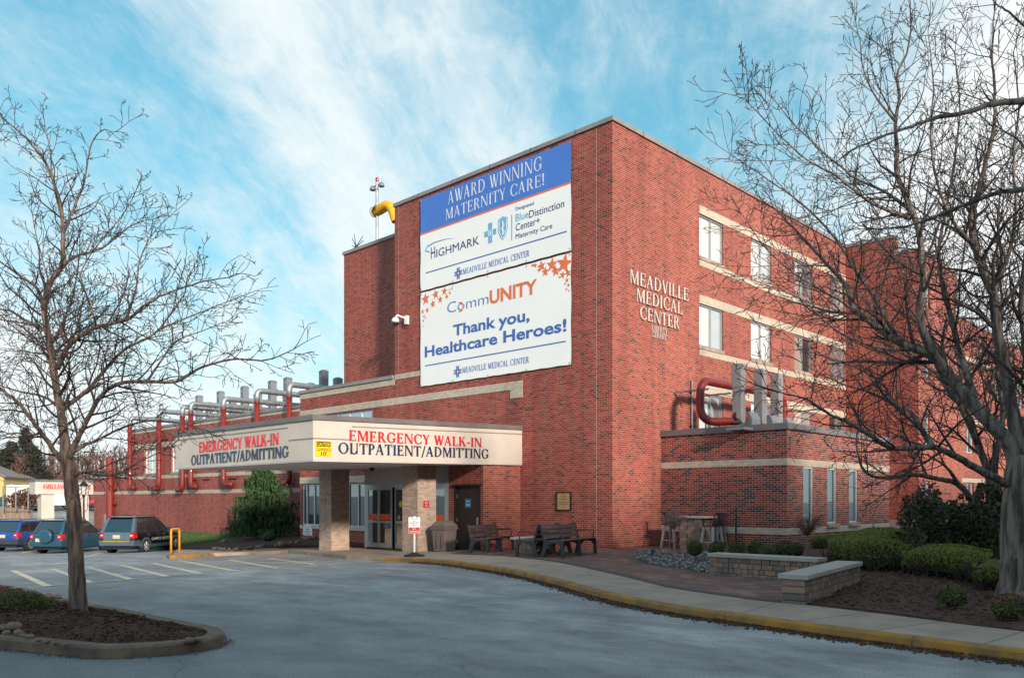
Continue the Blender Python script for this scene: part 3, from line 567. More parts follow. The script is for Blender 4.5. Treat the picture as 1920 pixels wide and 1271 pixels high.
d1 = leaf(XD[0], XD[1], YV, True); d2 = leaf(XD[1], XD[2], YV + .004, True); d3 = leaf(XD[2] + .05, XD[3], YV + .1, False); d4 = leaf(XD[3], XD[4], YV + .1, True); d5 = leaf(XD[4], XD[5], YV + .004, True)
dl5 = leaf(-6.5, -5.86, YV, True, 'sidelight')
def f(mb):
    mb.box(-9.42, -9.02, YV - .004, YV + .0, .46, .60)
part('no_smoking_sign', mat('sign_navy', (.02, .05, .2), .4), d2, f)
part('sign_text', 'whiteletter', d2, lambda mb: (lettering(mb, 'NO SMOKING', 'sans', 'Y', YV - .004, -9.40, -9.04, .54, .54, .04, depth=.003, bold=.02), lettering(mb, 'AREA', 'sans', 'Y', YV - .004, -9.30, -9.14, .48, .48, .04, depth=.003, bold=.02)))
part('white_cross', 'whiteletter', d3, lambda mb: (mb.box(-8.62, -8.57, YV + .094, YV + .1, .80, .97), mb.box(-8.68, -8.51, YV + .0935, YV + .1, .86, .91)))
part('round_sticker', 'yellow', d3, lambda mb: mb.prism([(-8.5 + .1 * math.cos(a * PI / 8), 1.38 + .12 * math.sin(a * PI / 8)) for a in range(16)], lambda a, b, d: (a, YV + .1 - d, b), 0, .006))
def f(mb):
    mb.box(-10.62, -10.45, YV, YV + .1, -.3, 2.15); mb.box(-5.86, -5.72, YV, YV + .1, -.3, 2.15); mb.box(-10.45, -5.86, YV, YV + .1, 2.0, 2.12)
part('door_surround', 'alu', vest, f)
def f(mb):                                            # lobby seen through the glass
    mb.box(-10.5, -5.8, .3 - .02, .3, -.3, 2.1); mb.box(-10.5, -5.8, YV + .25, .28, -.42, -.4)
part('lobby_wall', 'brick', vest, f)
def f(mb):
    for x in (-9.3, -8.3): 
        mb.box(x, x + .5, -1.0, -.6, -.1, 0.05); mb.box(x, x + .5, -.62, -.56, .05, .5); mb.tube([(x, -1, -.3), (x, -1, .2), (x, -.6, .2)], .02, 6)
part('lobby_chair', mat('blue_seat', (.05, .14, .22), .5), vest, f)
cm = MB(); cm.lathe([(.0, .08), (.09, .07), (.1, .02), (.06, -.05), (0, -.08)], 12, (-8.25, -3.2, 2.62)); cmo = cm.build('dome_camera', M['black'], None, smooth=True)
# ================================================================ CANOPY
XC, YC, XE = -3.905, -8.37, -12.58
def cz(x, y):                                        # underside / coping heights fall slightly towards the outer corner
    return 2.74 + 0.018 * y, 4.10 + 0.027 * y
can = thing('entrance_canopy', 'beige flat entrance canopy over the driveway with red and navy lettering on two sides', 'canopy', (-8.2, -4.2, -0.25))
pts = [(XE, YC), (XC, YC), (XC, 0), (XE, 0)]
def slab(mb, inset, f0, f1, mi=0):
    P = [(XE + inset, YC + inset), (XC - inset, YC + inset), (XC - inset, -.003), (XE + inset, -.003)]
    mb.hexa([(x, y, f0(x, y)) for x, y in P], [(x, y, f1(x, y)) for x, y in P], mi)
part('fascia', 'stucco', can, lambda mb: slab(mb, 0, lambda x, y: cz(x, y)[0] + .03, lambda x, y: cz(x, y)[1] - .14), fix=True)
part('soffit', 'soffit', can, lambda mb: slab(mb, .012, lambda x, y: cz(x, y)[0], lambda x, y: cz(x, y)[0] + .03), fix=True)
part('coping', 'coping', can, lambda mb: slab(mb, -.05, lambda x, y: cz(x, y)[1] - .14, lambda x, y: cz(x, y)[1]), fix=True)
def f(mb):
    g = .03
    def ln(axis, a, b, z0, z1):
        if axis == 'X': mb.hexa([(XC, a, z0), (XC + .012, a, z0), (XC + .012, b, z1), (XC, b, z1)], [(XC, a, z0 + g), (XC + .012, a, z0 + g), (XC + .012, b, z1 + g), (XC, b, z1 + g)])
        else: mb.hexa([(a, YC, z0), (a, YC - .012, z0), (b, YC - .012, z1), (b, YC, z1)], [(a, YC, z0 + g), (a, YC - .012, z0 + g), (b, YC - .012, z1 + g), (b, YC, z1 + g)])
    k = lambda y: cz(0, y)[1] - .30
    ln('X', -7.1, -.003, k(-7.1), k(0)); ln('X', YC - .012, -7.15, cz(0, YC)[0] + .62, cz(0, -7.1)[0] + .62)
    ln('Y', XE, -5.2, k(YC), k(YC)); ln('Y', -5.15, XC, cz(0, YC)[0] + .62, cz(0, YC)[0] + .62)
part('reveal_line', 'groove', can, f, fix=True)
c4 = lambda x, y: (540 + x / 3.972, 740 + y / 3.972); c3 = lambda x, y: (200 + x / 3.026, 640 + y / 3.026)
XCf = XC + .006; YCf = YC - .006
def rl(txt, a, b, capl, capr, key, nm, axis, const):
    mb = MB(); fn = onX if axis == 'X' else onY; i = 1 if axis == 'X' else 0
    p, q, r, s_ = fn(*a, const), fn(*b, const), fn(a[0], capl, const), fn(b[0], capr, const)
    cap = ((r.z - p.z) + (s_.z - q.z)) / 2; full = serif_polys(txt, 'bold')[1]; pos = 0
    for wd_ in txt.split(' '):
        a0 = serif_polys(txt[:pos], 'bold')[1] + TRACK['bold'] if pos else 0; a1 = a0 + serif_polys(wd_, 'bold')[1]; L_ = lambda a_, b_, k: a_ + (b_ - a_) * k / full
        mb = MB(); lettering(mb, wd_, 'bold', axis, const, L_(p[i], q[i], a0), L_(p[i], q[i], a1), L_(p.z, q.z, a0), L_(p.z, q.z, a1), cap, depth=.02); mb.build(nm, M[key], can, fix=True); pos += len(wd_) + 1
rl('EMERGENCY WALK-IN', c4(452, 340), c4(1442, 390), c4(0, 262)[1], c4(0, 322)[1], 'redletter', 'red_lettering', 'X', XCf)
rl('OUTPATIENT/ADMITTING', c4(372, 436), c4(1494, 474), c4(0, 358)[1], c4(0, 402)[1], 'navyletter', 'navy_lettering', 'X', XCf)
rl('EMERGENCY WALK-IN', c3(526, 628), c3(979, 582), c3(0, 568)[1], c3(0, 521)[1], 'redletter', 'red_lettering', 'Y', YCf)
rl('OUTPATIENT/ADMITTING', c3(482, 700), c3(1034, 655), c3(0, 643)[1], c3(0, 595)[1], 'navyletter', 'navy_lettering', 'Y', YCf)
for px in (783, 621):
    x = onY(px, 1000, -3.42).x; z0 = gz(x) - .2; wdt = .80
    c = part('column', 'brick_tan', can, lambda mb: mb.box(x - wdt, x, -3.42, -3.42 + wdt, z0, cz(0, -3.4)[0] + .01))
    part('soldier_course', brick('tan_soldier' + str(px), [(0, (.33, .25, .20)), (.4, (.39, .30, .24)), (.7, (.29, .22, .18))], (.45, .37, .32), bw=.0677, rh=.2032, off=0.0), c, lambda mb: mb.box(x - wdt - .003, x + .003, -3.423, -3.42 + wdt + .003, cz(0, -3.4)[0] - .42, cz(0, -3.4)[0] - .02))
    part('base_course', 'brick_tan', c, lambda mb: mb.box(x - wdt - .004, x + .004, -3.424, -3.42 + wdt + .004, z0, z0 + .55))
COLX = [onY(783, 1000, -3.42).x, onY(621, 1000, -3.42).x]
# small red notices on columns
M['signred'] = mat('sign_red', (.40, .02, .05), .45)
p = onX(793, 938, COLX[0]); q = onX(805, 952, COLX[0])
t = thing('wall_sign', 'small red notice on the column nearest the trash bin', 'sign', (COLX[0], (p.y + q.y) / 2, q.z), group='small red notices on the canopy columns')
def redsign(t, axis, const, a, b, z0, z1):
    def bx(mb, u0, u1, c, d, e0, e1): mb.box(const + e0, const + e1, u0, u1, c, d) if axis == 'X' else mb.box(u0, u1, const - e1, const - e0, c, d)
    part('panel', 'signred', t, lambda mb: bx(mb, a, b, z0, z1, .0, .012))
    w_ = b - a; h_ = z1 - z0
    part('border', 'whiteletter', t, lambda mb: (bx(mb, a, b, z1 - .006, z1, .012, .014), bx(mb, a, b, z0, z0 + .006, .012, .014), bx(mb, a, a + .006, z0 + .006, z1 - .006, .012, .014), bx(mb, b - .006, b, z0 + .006, z1 - .006, .012, .014)))
    part('sign_text', 'whiteletter', t, lambda mb: [bx(mb, a + w_ * .25, b - w_ * .25, z0 + h_ * k, z0 + h_ * (k + .045), .012, .014) for k in (.2, .4, .6, .75)])
redsign(t, 'X', COLX[0], p.y, q.y, q.z, p.z)
p = onY(602, 934, -3.42); q = onY(611, 946, -3.42)
t = thing('wall_sign', 'small red notice on the column nearest the white yard sign', 'sign', ((p.x + q.x) / 2, -3.42, q.z), group='small red notices on the canopy columns')
redsign(t, 'Y', -3.42, p.x, q.x, q.z, p.z)
# yellow clearance sign
a = onX(591, 826, XC); b = onX(621, 856, XC)
h = b.y - a.y; zh = a.z - b.z
t = thing('clearance_sign', 'square yellow caution clearance sign at the canopy corner', 'sign', (XC, (a.y + b.y) / 2, b.z))
part('panel', 'yellow', t, lambda mb: mb.box(XC + .002, XC + .02, a.y, b.y, b.z, a.z))
part('black_band', 'black', t, lambda mb: mb.box(XC + .02, XC + .022, a.y + h * .06, b.y - h * .06, a.z - zh * .36, a.z - zh * .03))
part('sign_text', 'yellow', t, lambda mb: lettering(mb, 'CAUTION', 'sans', 'X', XC + .022, a.y + h * .10, b.y - h * .10, a.z - zh * .31, a.z - zh * .31, zh * .23, depth=.003, bold=.02))
def f(mb):
    lettering(mb, 'CLEARANCE', 'sans', 'X', XC + .02, a.y + h * .05, b.y - h * .05, a.z - zh * .64, a.z - zh * .64, zh * .22, depth=.003, bold=.01)
    lettering(mb, "10'", 'sans', 'X', XC + .02, a.y + h * .34, b.y - h * .3, b.z + zh * .06, b.z + zh * .06, zh * .26, depth=.003, bold=.02)
part('clearance_text', 'black', t, f)
cmo.location = (0, 0, 0); tag(cmo, 'small dark dome camera under the canopy soffit', 'camera')
# ================================================================ ANNEX
YA, XA, YA2, ZA = 2.727, 4.462, 11.16, 3.66
ann = thing('brick_annex', 'single storey brick annex with dark bricks, pale bands and three slit windows', 'building', (XA / 2, YA, -0.2))
annh = [(3.87, 4.56, .76, 2.57), (5.64, 6.34, .76, 2.57), (7.42, 8.13, .76, 2.57)]
def f(mb):
    wall(mb, 'Y', YA, .001, XA, -.4, ZA); wall(mb, 'X', XA, YA, YA2, -.4, ZA, annh, .07); wall(mb, 'Y', YA2, .001, XA, -.4, ZA, sgn=-1)
    mb.add([(.001, YA, ZA - .05), (XA, YA, ZA - .05), (XA, YA2, ZA - .05), (.001, YA2, ZA - .05)], [(0, 1, 2, 3)])
part('wall', 'brick_annex', ann, f)
part('coping', 'coping', ann, lambda mb: (mb.box(.003, XA + .07, YA - .07, YA + .25, ZA, ZA + .2), mb.box(XA - .25, XA + .07, YA + .25, YA2 + .07, ZA, ZA + .2)), bevel=.012)
def f(mb):
    d = .018
    for z0, z1 in ((2.585, 2.795), (.475, .675)):
        mb.box(.003, XA + d, YA - d, YA, z0, z1)
    mb.box(XA, XA + d, YA, YA2, 2.585, 2.795)
    ys = [YA] + [v for h_ in annh for v in h_[:2]] + [YA2]
    mb.box(XA, XA + d, YA, YA2, .475, .675)
part('stone_band', 'brick_white', ann, f)
for h_ in annh:
    wd = window(ann, 'X', XA, *h_, .07, mframe='framewhite', mglass='glassteal', fr=.05)
    part('sill', 'brick_tan', wd, lambda mb: mb.box(XA - .05, XA + .10, h_[0] - .08, h_[1] + .08, .62, .74), bevel=.01)
# ================================================================ PROJECTING REAR WING (behind the trees)
YW = 18.2; XW1, XW2 = 2.17, 3.25
wing = thing('hospital_wing', 'four storey brick wing standing behind the bare trees at the right', 'building', (XW2, YW, -0.2))
wh = []
for (a, b) in ((18.98, 19.75), (25.3, 26.7), (30.5, 32.0), (35.5, 37.0), (40.5, 42.0)):
    for c in (10.3, 7.08, 3.95, .9): wh.append((a, b, c, c + 1.5))
def f(mb):
    wall(mb, 'Y', YW, .0, XW1, -.4, ZT); wall(mb, 'X', XW1, YW, YW + .6, 9, ZT)
    wall(mb, 'Y', YW + .003, XW1, XW2, -.4, 12.65)
    wall(mb, 'X', XW2, YW + .003, 23.7, -.4, 12.65, [h_ for h_ in wh if h_[1] < 23], .15); wall(mb, 'X', XW2 - .002, 23.7, 46, -.4, 10.6, [h_ for h_ in wh if h_[0] > 23.7 and h_[3] < 10], .15)
    wall(mb, 'Y', 23.7, -8, XW2, 10, 12.65, sgn=-1); wall(mb, 'Y', YW, -8, 0, ZT - .5, ZT)
    mb.add([(-8, YW, 12.5), (XW2, YW, 12.5), (XW2, 23.7, 12.5), (-8, 23.7, 12.5)], [(0, 1, 2, 3)]); mb.add([(-8, 23.7, 10.5), (XW2, 23.7, 10.5), (XW2, 46, 10.5), (-8, 46, 10.5)], [(0, 1, 2, 3)])
part('wall', 'brick_rear', wing, f)
part('coping', 'coping_lt', wing, lambda mb: (mb.box(.062, XW1 + .05, YW - .05, YW + .5, ZT, ZT + .15), mb.box(XW1 + .05, XW2 + .05, YW - .05, 23.75, 12.65, 12.77), mb.box(XW2 - .3, XW2 + .05, 23.76, 46, 10.6, 10.72)))
for h_ in wh:
    if (h_[1] < 23) or h_[3] < 10: window(wing, 'X', XW2 if h_[1] < 23 else XW2 - .002, *h_, .15, mull=(.5,) if h_[1] - h_[0] > 1 else (), mframe='framewhite', mglass='glassblue')
part('stone_band', 'brick_white', wing, lambda mb: [mb.box(XW2 - .01, XW2 + .016, 24.6, 46, z, z + .22) for z in (8.62, 5.5, 2.42)])
part('concrete_base', mat('pink_concrete', (.42, .33, .31), .8), wing, lambda mb: mb.box(1.2, XW2 + 1.2, YW - 1.0, YW - .3, -.3, .62))
# ================================================================ LEFT LOW WING
YL = 1.8; XLe = -42.97; ZL = 6.2
lw = thing('long_brick_wing', 'long two storey brick wing with red exhaust pipes climbing its wall', 'building', ((XLe + X2) / 2, YL, -1))
lwh = [(-40.45, -38.62, 3.28, 4.93), (-36.3, -34.5, 3.28, 4.93)]
part('wall', 'brick_left', lw, lambda mb: (wall(mb, 'Y', YL, XLe, X2 + .5, -1.6, ZL, lwh, .14), wall(mb, 'X', XLe, YL, 14, -1.6, ZL, sgn=-1), mb.add([(XLe, YL, ZL - .15), (X2 + .5, YL, ZL - .15), (X2 + .5, 14, ZL - .15), (XLe, 14, ZL - .15)], [(0, 1, 2, 3)])))
part('coping', 'coping_lt', lw, lambda mb: (mb.box(XLe - .06, X2 - .01, YL - .07, YL + .25, ZL, ZL + .16), mb.box(XLe - .06, XLe + .25, YL + .25, 14, ZL, ZL + .16)), bevel=.012)
def f(mb):
    for z0, z1 in ((4.96, 5.26), (2.92, 3.13), (1.93, 2.14)): mb.box(XLe - .01, X2 - .01, YL - .018, YL, z0, z1)
    mb.box(XLe - .01, X2 - .01, YL - .018, YL, ZL - .16, ZL - .005)
part('stone_band', 'brick_white', lw, f)
for h_ in lwh:
    wd = window(lw, 'Y', YL, *h_, .14, mull=(.5,), mframe='framewhite', mglass='glass')
    part('sill', 'coping_lt', wd, lambda mb: mb.box(h_[0] - .06, h_[1] + .06, YL - .06, YL + .1, 3.14, 3.28))
part('mounting_bracket', 'redpipe', lw, lambda mb: [mb.box(x, x + .9, YL - .10, YL - .02, z, z + .06) for x, z in ((-38.5, 2.75), (-33.5, 2.75), (-31.8, 2.75), (-28.5, 2.75), (-25.0, 2.75), (-37.5, 5.4), (-27, 5.4), (-23, 5.4))])
# single storey end
XS = -49.7
sl = thing('single_storey_end', 'single storey brick end of the wing beside the ambulance entrance', 'building', (-46.4, YL, -1.2))
part('wall', 'brick_left', sl, lambda mb: (wall(mb, 'Y', YL, XS, XLe - .002, -1.8, 3.1), mb.add([(XS, YL, 3.0), (XLe, YL, 3.0), (XLe, 10, 3.0), (XS, 10, 3.0)], [(0, 1, 2, 3)])))
part('coping', 'coping_lt', sl, lambda mb: mb.box(XS, XLe - .07, YL - .06, YL + .2, 3.1, 3.24))
part('stone_band', 'brick_white', sl, lambda mb: mb.box(XS, XLe - .02, YL - .018, YL, 1.93, 2.14))
part('electric_box', 'galv', sl, lambda mb: mb.box(-47.1, -46.75, YL - .25, YL, -.3, .5), bevel=.02)
# ================================================================ BANNERS
M['cloth'] = mat('banner_vinyl', (.88, .90, .90), .55, c2=(.84, .865, .875), scale=.5, bump=.12, bscale=1.6)
M['clothblue'] = mat('banner_blue', (.06, .19, .62), .5, c2=(.05, .165, .56), scale=.6, bump=.12, bscale=1.6)
M['bt_blue'] = mat('banner_print_blue', (.05, .15, .50), .5); M['bt_navy'] = mat('banner_print_navy', (.03, .06, .20), .5); M['bt_sky'] = mat('banner_print_sky', (.16, .46, .74), .5)
M['bt_orange'] = mat('banner_print_orange', (.82, .19, .06), .5); M['bt_white'] = mat('banner_print_white', (.78, .82, .86), .5)
BX0, BX1 = -9.34, -1.645
K = lambda x, y: (760 + x / 2.541, 240 + y / 2.541)
YB = -0.055
def cloth(mb, x0, x1, z0, z1, zones, nx=40, nz=26):
    zs = sorted({z0, z1, *[z for zz in zones for z in zz[:2]]}); rows = []
    for a, b in zip(zs[:-1], zs[1:]):
        k = max(1, int((b - a) / .14)); rows += [a + (b - a) * i / k for i in range(k)]
    rows.append(z1); o = len(mb.v)
    rg = random.Random(3)
    for z in rows:
        for i in range(nx + 1):
            t_ = i / nx; e = min(t_, 1 - t_) * 7; ez = min(z - z0, z1 - z); edge = max(0, .35 - ez) * max(0, math.sin(i * 1.7 + z0)) * .010 + max(0, .5 - e) * .006 * math.sin(z * 5)
            ins = .012 * math.sin(z * 4.1) * (1 if e < .01 else 0)
            mb.v.append((x0 + (x1 - x0) * t_ + (ins if t_ in (0, 1) else 0), YB - edge, z + (.007 * math.sin(i * 1.57) if z in (z0, z1) else 0)))
    for r in range(len(rows) - 1):
        zc_ = (rows[r] + rows[r + 1]) / 2; mi = next((m_ for a, b, m_ in zones if a < zc_ < b), 0)
        for i in range(nx): mb.f.append((o + r * (nx + 1) + i, o + r * (nx + 1) + i + 1, o + (r + 1) * (nx + 1) + i + 1, o + (r + 1) * (nx + 1) + i)); mb.m.append(mi)
def flat(mb, poly, d=.002, base=.006): mb.prism(poly, lambda a, b, q: (a, YB - q, b), base, base + d)
def kpoly(ps): return [(lambda v: (v.x, v.z))(onY(*K(*p), YB)) for p in ps]
def star(cx, cz_, r, rot=0): return [(cx + (r if i % 2 == 0 else r * .42) * math.sin(rot + i * PI / 5), cz_ + (r if i % 2 == 0 else r * .42) * math.cos(rot + i * PI / 5)) for i in range(10)]
def ktext(mb, txt, font, a, b, cap, **k): place(mb, txt, font, 'Y', YB - .006, K(*a), K(*b), K(0, cap)[1], depth=.002, **k)
def krule(mb, a, b, th): mb_a, mb_b = onY(*K(*a), YB), onY(*K(*b), YB); z = (mb_a.z + mb_b.z) / 2; flat(mb, [(mb_a.x, z - th), (mb_b.x, z - th), (mb_b.x, z + th), (mb_a.x, z + th)])
def hlogo(mb, c, r):                                  # fourfold ribbon cross mark
    v = onY(*K(*c), YB); x, z = v.x, v.z; a = r * .36
    for i in range(4):
        co, si = math.cos(i * PI / 2), math.sin(i * PI / 2)
        R_ = lambda p: (x + p[0] * co - p[1] * si, z + p[0] * si + p[1] * co)
        for q in ([(-a, a * 1.1), (-a * .45, a * 1.1), (-a * .45, r), (-a, r)], [(a * .45, a * 1.1), (a, a * 1.1), (a, r), (a * .45, r)], [(-a, a * .5), (a, a * .5), (a, a * .95), (-a, a * .95)], [(-a * .3, a * 1.2), (a * .3, a * 1.2), (0, r)]):
            flat(mb, [R_(p) for p in q])
def dots(nm, b):
    part('grommet', 'alu', b, lambda mb: [mb.box(x - .02, x + .02, YB - .014, YB + .03, z - .02, z + .02) for x in (BX0 + .05, BX0 + 1.9, BX0 + 3.8, BX0 + 5.7, BX1 - .05) for z in nm])
b1 = thing('banner', 'upper white and blue vinyl banner about award winning maternity care', 'banner', ((BX0 + BX1) / 2, -.05, 9.74), group='vinyl banners on the brick wall')
part('cloth', ['cloth', 'clothblue', 'bt_orange'] and [M['cloth'], M['clothblue'], M['bt_orange']], b1, lambda mb: cloth(mb, BX0, BX1, 9.72, 13.31, [(11.97, 13.31, 1), (11.90, 11.97, 2)]), smooth=True)
dots((9.78, 13.26), b1)
part('white_lettering', 'bt_white', b1, lambda mb: (ktext(mb, 'AWARD WINNING', 'reg', (203, 362), (652, 202), 303), ktext(mb, 'MATERNITY CARE!', 'reg', (192, 439), (664, 273), 388)), fix=True)
def f(mb):
    ktext(mb, 'IGHMARK', 'sans', (148, 612), (352, 558), 572)
    ktext(mb, 'H', 'sans', (122, 624), (142, 618), 566)
part('navy_lettering', 'bt_navy', b1, f)
for a_ in (('Distinction', (590, 428), (757, 377), 391), ('Center+', (526, 491), (641, 456), 455), ('Maternity Care', (526, 526), (700, 480), 501), ('Designated', (526, 393), (612, 367), 376)): part('navy_lettering', 'bt_navy', b1, lambda mb: ktext(mb, a_[0], 'sans', *a_[1:]))
def f(mb):
    ktext(mb, 'Blue', 'sans', (526, 445), (587, 427), 408)
part('sky_blue_lettering', 'bt_sky', b1, f)
def f(mb):
    v = onY(*K(405, 500), YB); s = .30; c = .10
    flat(mb, [(v.x - c, v.z - s * 1.2), (v.x + c, v.z - s * 1.2), (v.x + c, v.z - c), (v.x + s, v.z - c), (v.x + s, v.z + c), (v.x + c, v.z + c), (v.x + c, v.z + s * 1.2), (v.x - c, v.z + s * 1.2), (v.x - c, v.z + c), (v.x - s, v.z + c), (v.x - s, v.z - c), (v.x - c, v.z - c)])
part('cross_emblem', 'bt_sky', b1, f)
def f(mb):
    v = onY(*K(465, 478), YB); a, h_ = .24, .42
    flat(mb, [(v.x - a, v.z + h_ * .8), (v.x, v.z + h_), (v.x + a, v.z + h_ * .8), (v.x + a, v.z - h_ * .1), (v.x + a * .6, v.z - h_ * .65), (v.x, v.z - h_), (v.x - a * .6, v.z - h_ * .65), (v.x - a, v.z - h_ * .1)])
part('shield_emblem', 'bt_sky', b1, f)
def f(mb):
    pts_ = [onY(*K(*p), YB) for p in ((118, 592), (100, 583), (104, 566), (140, 545), (190, 530), (232, 525))]
    mb.tube([(p.x, YB - .004, p.z) for p in pts_], [.012, .03, .03, .022, .014, .004], 4)
part('swoosh', 'bt_sky', b1, f)
def f(mb):
    v = onY(*K(405, 500), YB); mb.tube([(v.x + .11 * math.cos(i * PI / 8), YB - .0075, v.z + .12 * math.sin(i * PI / 8)) for i in range(17)], .012, 4)
    mb.tube([(v.x, YB - .0075, v.z - .08), (v.x, YB - .0075, v.z + .07)], .016, 4); mb.tube([(v.x - .05, YB - .0075, v.z + .02), (v.x + .05, YB - .0075, v.z + .04)], .012, 4)
    v = onY(*K(465, 478), YB); mb.tube([(v.x, YB - .0075, v.z - .25), (v.x, YB - .0075, v.z + .26)], .014, 4); mb.tube([(v.x + .07 * math.sin(i * .9), YB - .008, v.z - .2 + i * .035) for i in range(12)], .012, 4)
    mb.tube([(v.x + s_ * .19, YB - .0075, z) for s_, z in ((-1, v.z + .29), (0, v.z + .36), (1, v.z + .29), (1, v.z - .04), (.6, v.z - .24), (0, v.z - .37), (-.6, v.z - .24), (-1, v.z - .04), (-1, v.z + .29))], .01, 4)
part('white_emblem_lines', 'bt_white', b1, f)
def f(mb):
    krule(mb, (98, 692), (770, 492), .02); ktext(mb, 'MEADVILLE MEDICAL CENTER', 'reg', (275, 699), (592, 609), 672); hlogo(mb, (253, 692), .22)
    v = onY(*K(508, 415), YB); u_ = onY(*K(508, 535), YB); flat(mb, [(v.x - .012, u_.z), (v.x + .012, u_.z), (v.x + .012, v.z), (v.x - .012, v.z)])
part('blue_print', 'bt_blue', b1, f, fix=True)
b2 = thing('banner', 'lower white vinyl banner thanking healthcare heroes with orange stars in its corners', 'banner', ((BX0 + BX1) / 2, -.05, 5.98), group='vinyl banners on the brick wall')
part('cloth', 'cloth', b2, lambda mb: cloth(mb, BX0, BX1, 5.98, 9.64, []), smooth=True)
dots((6.03, 9.59), b2)
def f(mb): ktext(mb, 'UNITY', 'sans', (402, 836), (628, 786), 772, bold=.03)
part('orange_lettering', 'bt_orange', b2, f)
for x, y, r in ((97, 815, .26), (145, 790, .21), (187, 775, .17), (132, 838, .17), (167, 817, .16), (105, 868, .12), (198, 803, .11), (83, 875, .10), (90, 897, .07), (213, 785, .08), (87, 918, .06), (222, 765, .06), (98, 905, .05), (210, 770, .05), (85, 945, .04),
                    (650, 650, .20), (700, 635, .26), (762, 632, .36), (668, 685, .18), (717, 682, .20), (750, 700, .14), (784, 690, .15), (620, 650, .09), (637, 676, .08), (771, 725, .09), (610, 636, .06), (778, 748, .07), (762, 742, .05), (605, 655, .05), (769, 768, .05), (735, 710, .05), (780, 775, .04)):
    v = onY(*K(x, y), YB); mb = MB(); flat(mb, star(min(max(v.x, BX0 + r * .8), BX1 - r * .8), min(v.z, 9.60 - r * .75), r, rng.uniform(-.25, .25))); mb.build('star', M['bt_orange'], b2)
def f(mb):
    o = onY(*K(262, 852), YB); mb.tube([(o.x + .17 * math.cos(i * PI / 10), YB - .006, o.z + .17 * math.sin(i * PI / 10)) for i in range(-6, 7)], .02, 4)
part('orange_ring', 'bt_orange', b2, f)
def f(mb):
    ktext(mb, 'Comm', 'sans', (200, 883), (396, 837), 829, bold=-.012)
    krule(mb, (95, 1137), (765, 1011), .02); hlogo(mb, (250, 1160), .22); ktext(mb, 'MEADVILLE MEDICAL CENTER', 'reg', (272, 1167), (590, 1117), 1140)
    ktext(mb, 'Thank you,', 'sans', (228, 985), (592, 921), 932, bold=.025); ktext(mb, 'Healthcare Heroes!', 'sans', (93, 1093), (768, 964), 1042, bold=.025)
part('blue_print', 'bt_blue', b2, f, fix=False)
# ================================================================ WALL FITTINGS
p = onY(757, 600, 0)
t = thing('security_camera', 'white dome security camera on a bracket beside the lower banner', 'camera', (p.x, -.02, p.z))
part('bracket', 'white', t, lambda mb: (mb.box(p.x + .18, p.x + .34, -.12, 0, p.z - .22, p.z + .12), mb.tube([(p.x + .22, -.12, p.z + .02), (p.x + .02, -.34, p.z + .14), (p.x - .06, -.36, p.z + .05)], .04, 8)))
part('dome_housing', 'white', t, lambda mb: mb.lathe([(.02, .06), (.10, .04), (.15, -.05), (.15, -.14)], 16, (p.x - .08, -.36, p.z)), smooth=True)
part('lens_dome', 'black', t, lambda mb: mb.lathe([(.13, -.14), (.11, -.21), (.06, -.26), (.01, -.28)], 16, (p.x - .08, -.36, p.z)), smooth=True)
a = onY(1044.5, 922, 0); b = onY(1071.5, 957, 0)
t = thing('wall_plaque', 'bronze coloured framed plaque on the brick wall above the back to back benches', 'plaque', ((a.x + b.x) / 2, 0, b.z))
part('plate', mat('bronze_plate', (.50, .33, .16), .4, .3, c2=(.45, .29, .14)), t, lambda mb: mb.box(a.x + .03, b.x - .03, -.03, -.005, b.z + .03, a.z - .03))
part('frame', 'black', t, lambda mb: (mb.box(a.x, a.x + .035, -.045, 0, b.z, a.z), mb.box(b.x - .035, b.x, -.045, 0, b.z, a.z), mb.box(a.x + .035, b.x - .035, -.045, 0, b.z, b.z + .035), mb.box(a.x + .035, b.x - .035, -.045, 0, a.z - .035, a.z)))
part('plaque_text', 'black', t, lambda mb: [mb.box((a.x + b.x) / 2 - w_, (a.x + b.x) / 2 + w_, -.032, -.03, a.z - .06 - k, a.z - .048 - k) for w_, k in ((.05, .02), (.14, .08), (.10, .13), (.20, .18), (.12, .23), (.22, .28), (.18, .33), (.16, .365), (.08, .44))])
# conduit beside the annex
t = thing('wall_conduit', 'thin grey conduit on the brick wall left of the curved red duct', 'conduit', (0.05, 4.2, 3.9))
p = onX(1296.5, 715, 0.05)
part('pipe', 'galv', t, lambda mb: mb.tube([(.07, p.y, 3.8), (.07, p.y, p.z + .05)], .03, 8))
for z in (4.1, 5.3): part('clamp', 'black', t, lambda mb: mb.box(0.002, .09, p.y - .06, p.y + .02, z, z + .07))
# ================================================================ ROOF FANS + CURVED DUCT ON THE ANNEX
zr = ZA + .02
XF = 3.1
def fan(yc, zt, k, label, root=None):
    t = thing('exhaust_fan', label, 'exhaust fan', (XF, yc, zr), group='exhaust stacks on the annex roof')
    s = .30
    part('stack', 'stack', t, lambda mb: mb.box(XF - s / 2, XF + s / 2, yc - .10, yc + .20, zr + .35, zt), bevel=.015)
    part('housing', 'greymetal', t, lambda mb: mb.prism([(-.36, .08), (.36, .08), (.36, .38), (.2, .60), (-.2, .60), (-.36, .38)], lambda a_, b_, d: (XF + .02 + a_ * .6, yc + d, zr + b_), .45, 1.0), bevel=.02)
    part('scroll', 'stack', t, lambda mb: mb.cyl((XF - .149, yc + .05, zr + .36), (XF + .149, yc + .05, zr + .36), .149, 20))
    part('base_frame', 'greymetal', t, lambda mb: mb.box(XF - .3, XF + .3, yc - .2, yc + 1.05, zr, zr + .08))
    return t
ys = [onX(1384, 700, XF).y, onX(1424, 700, XF).y, onX(1455, 700, XF).y]
zt = [onX(1392, 684, XF).z, onX(1428, 693, XF).z, onX(1462, 703, XF).z]
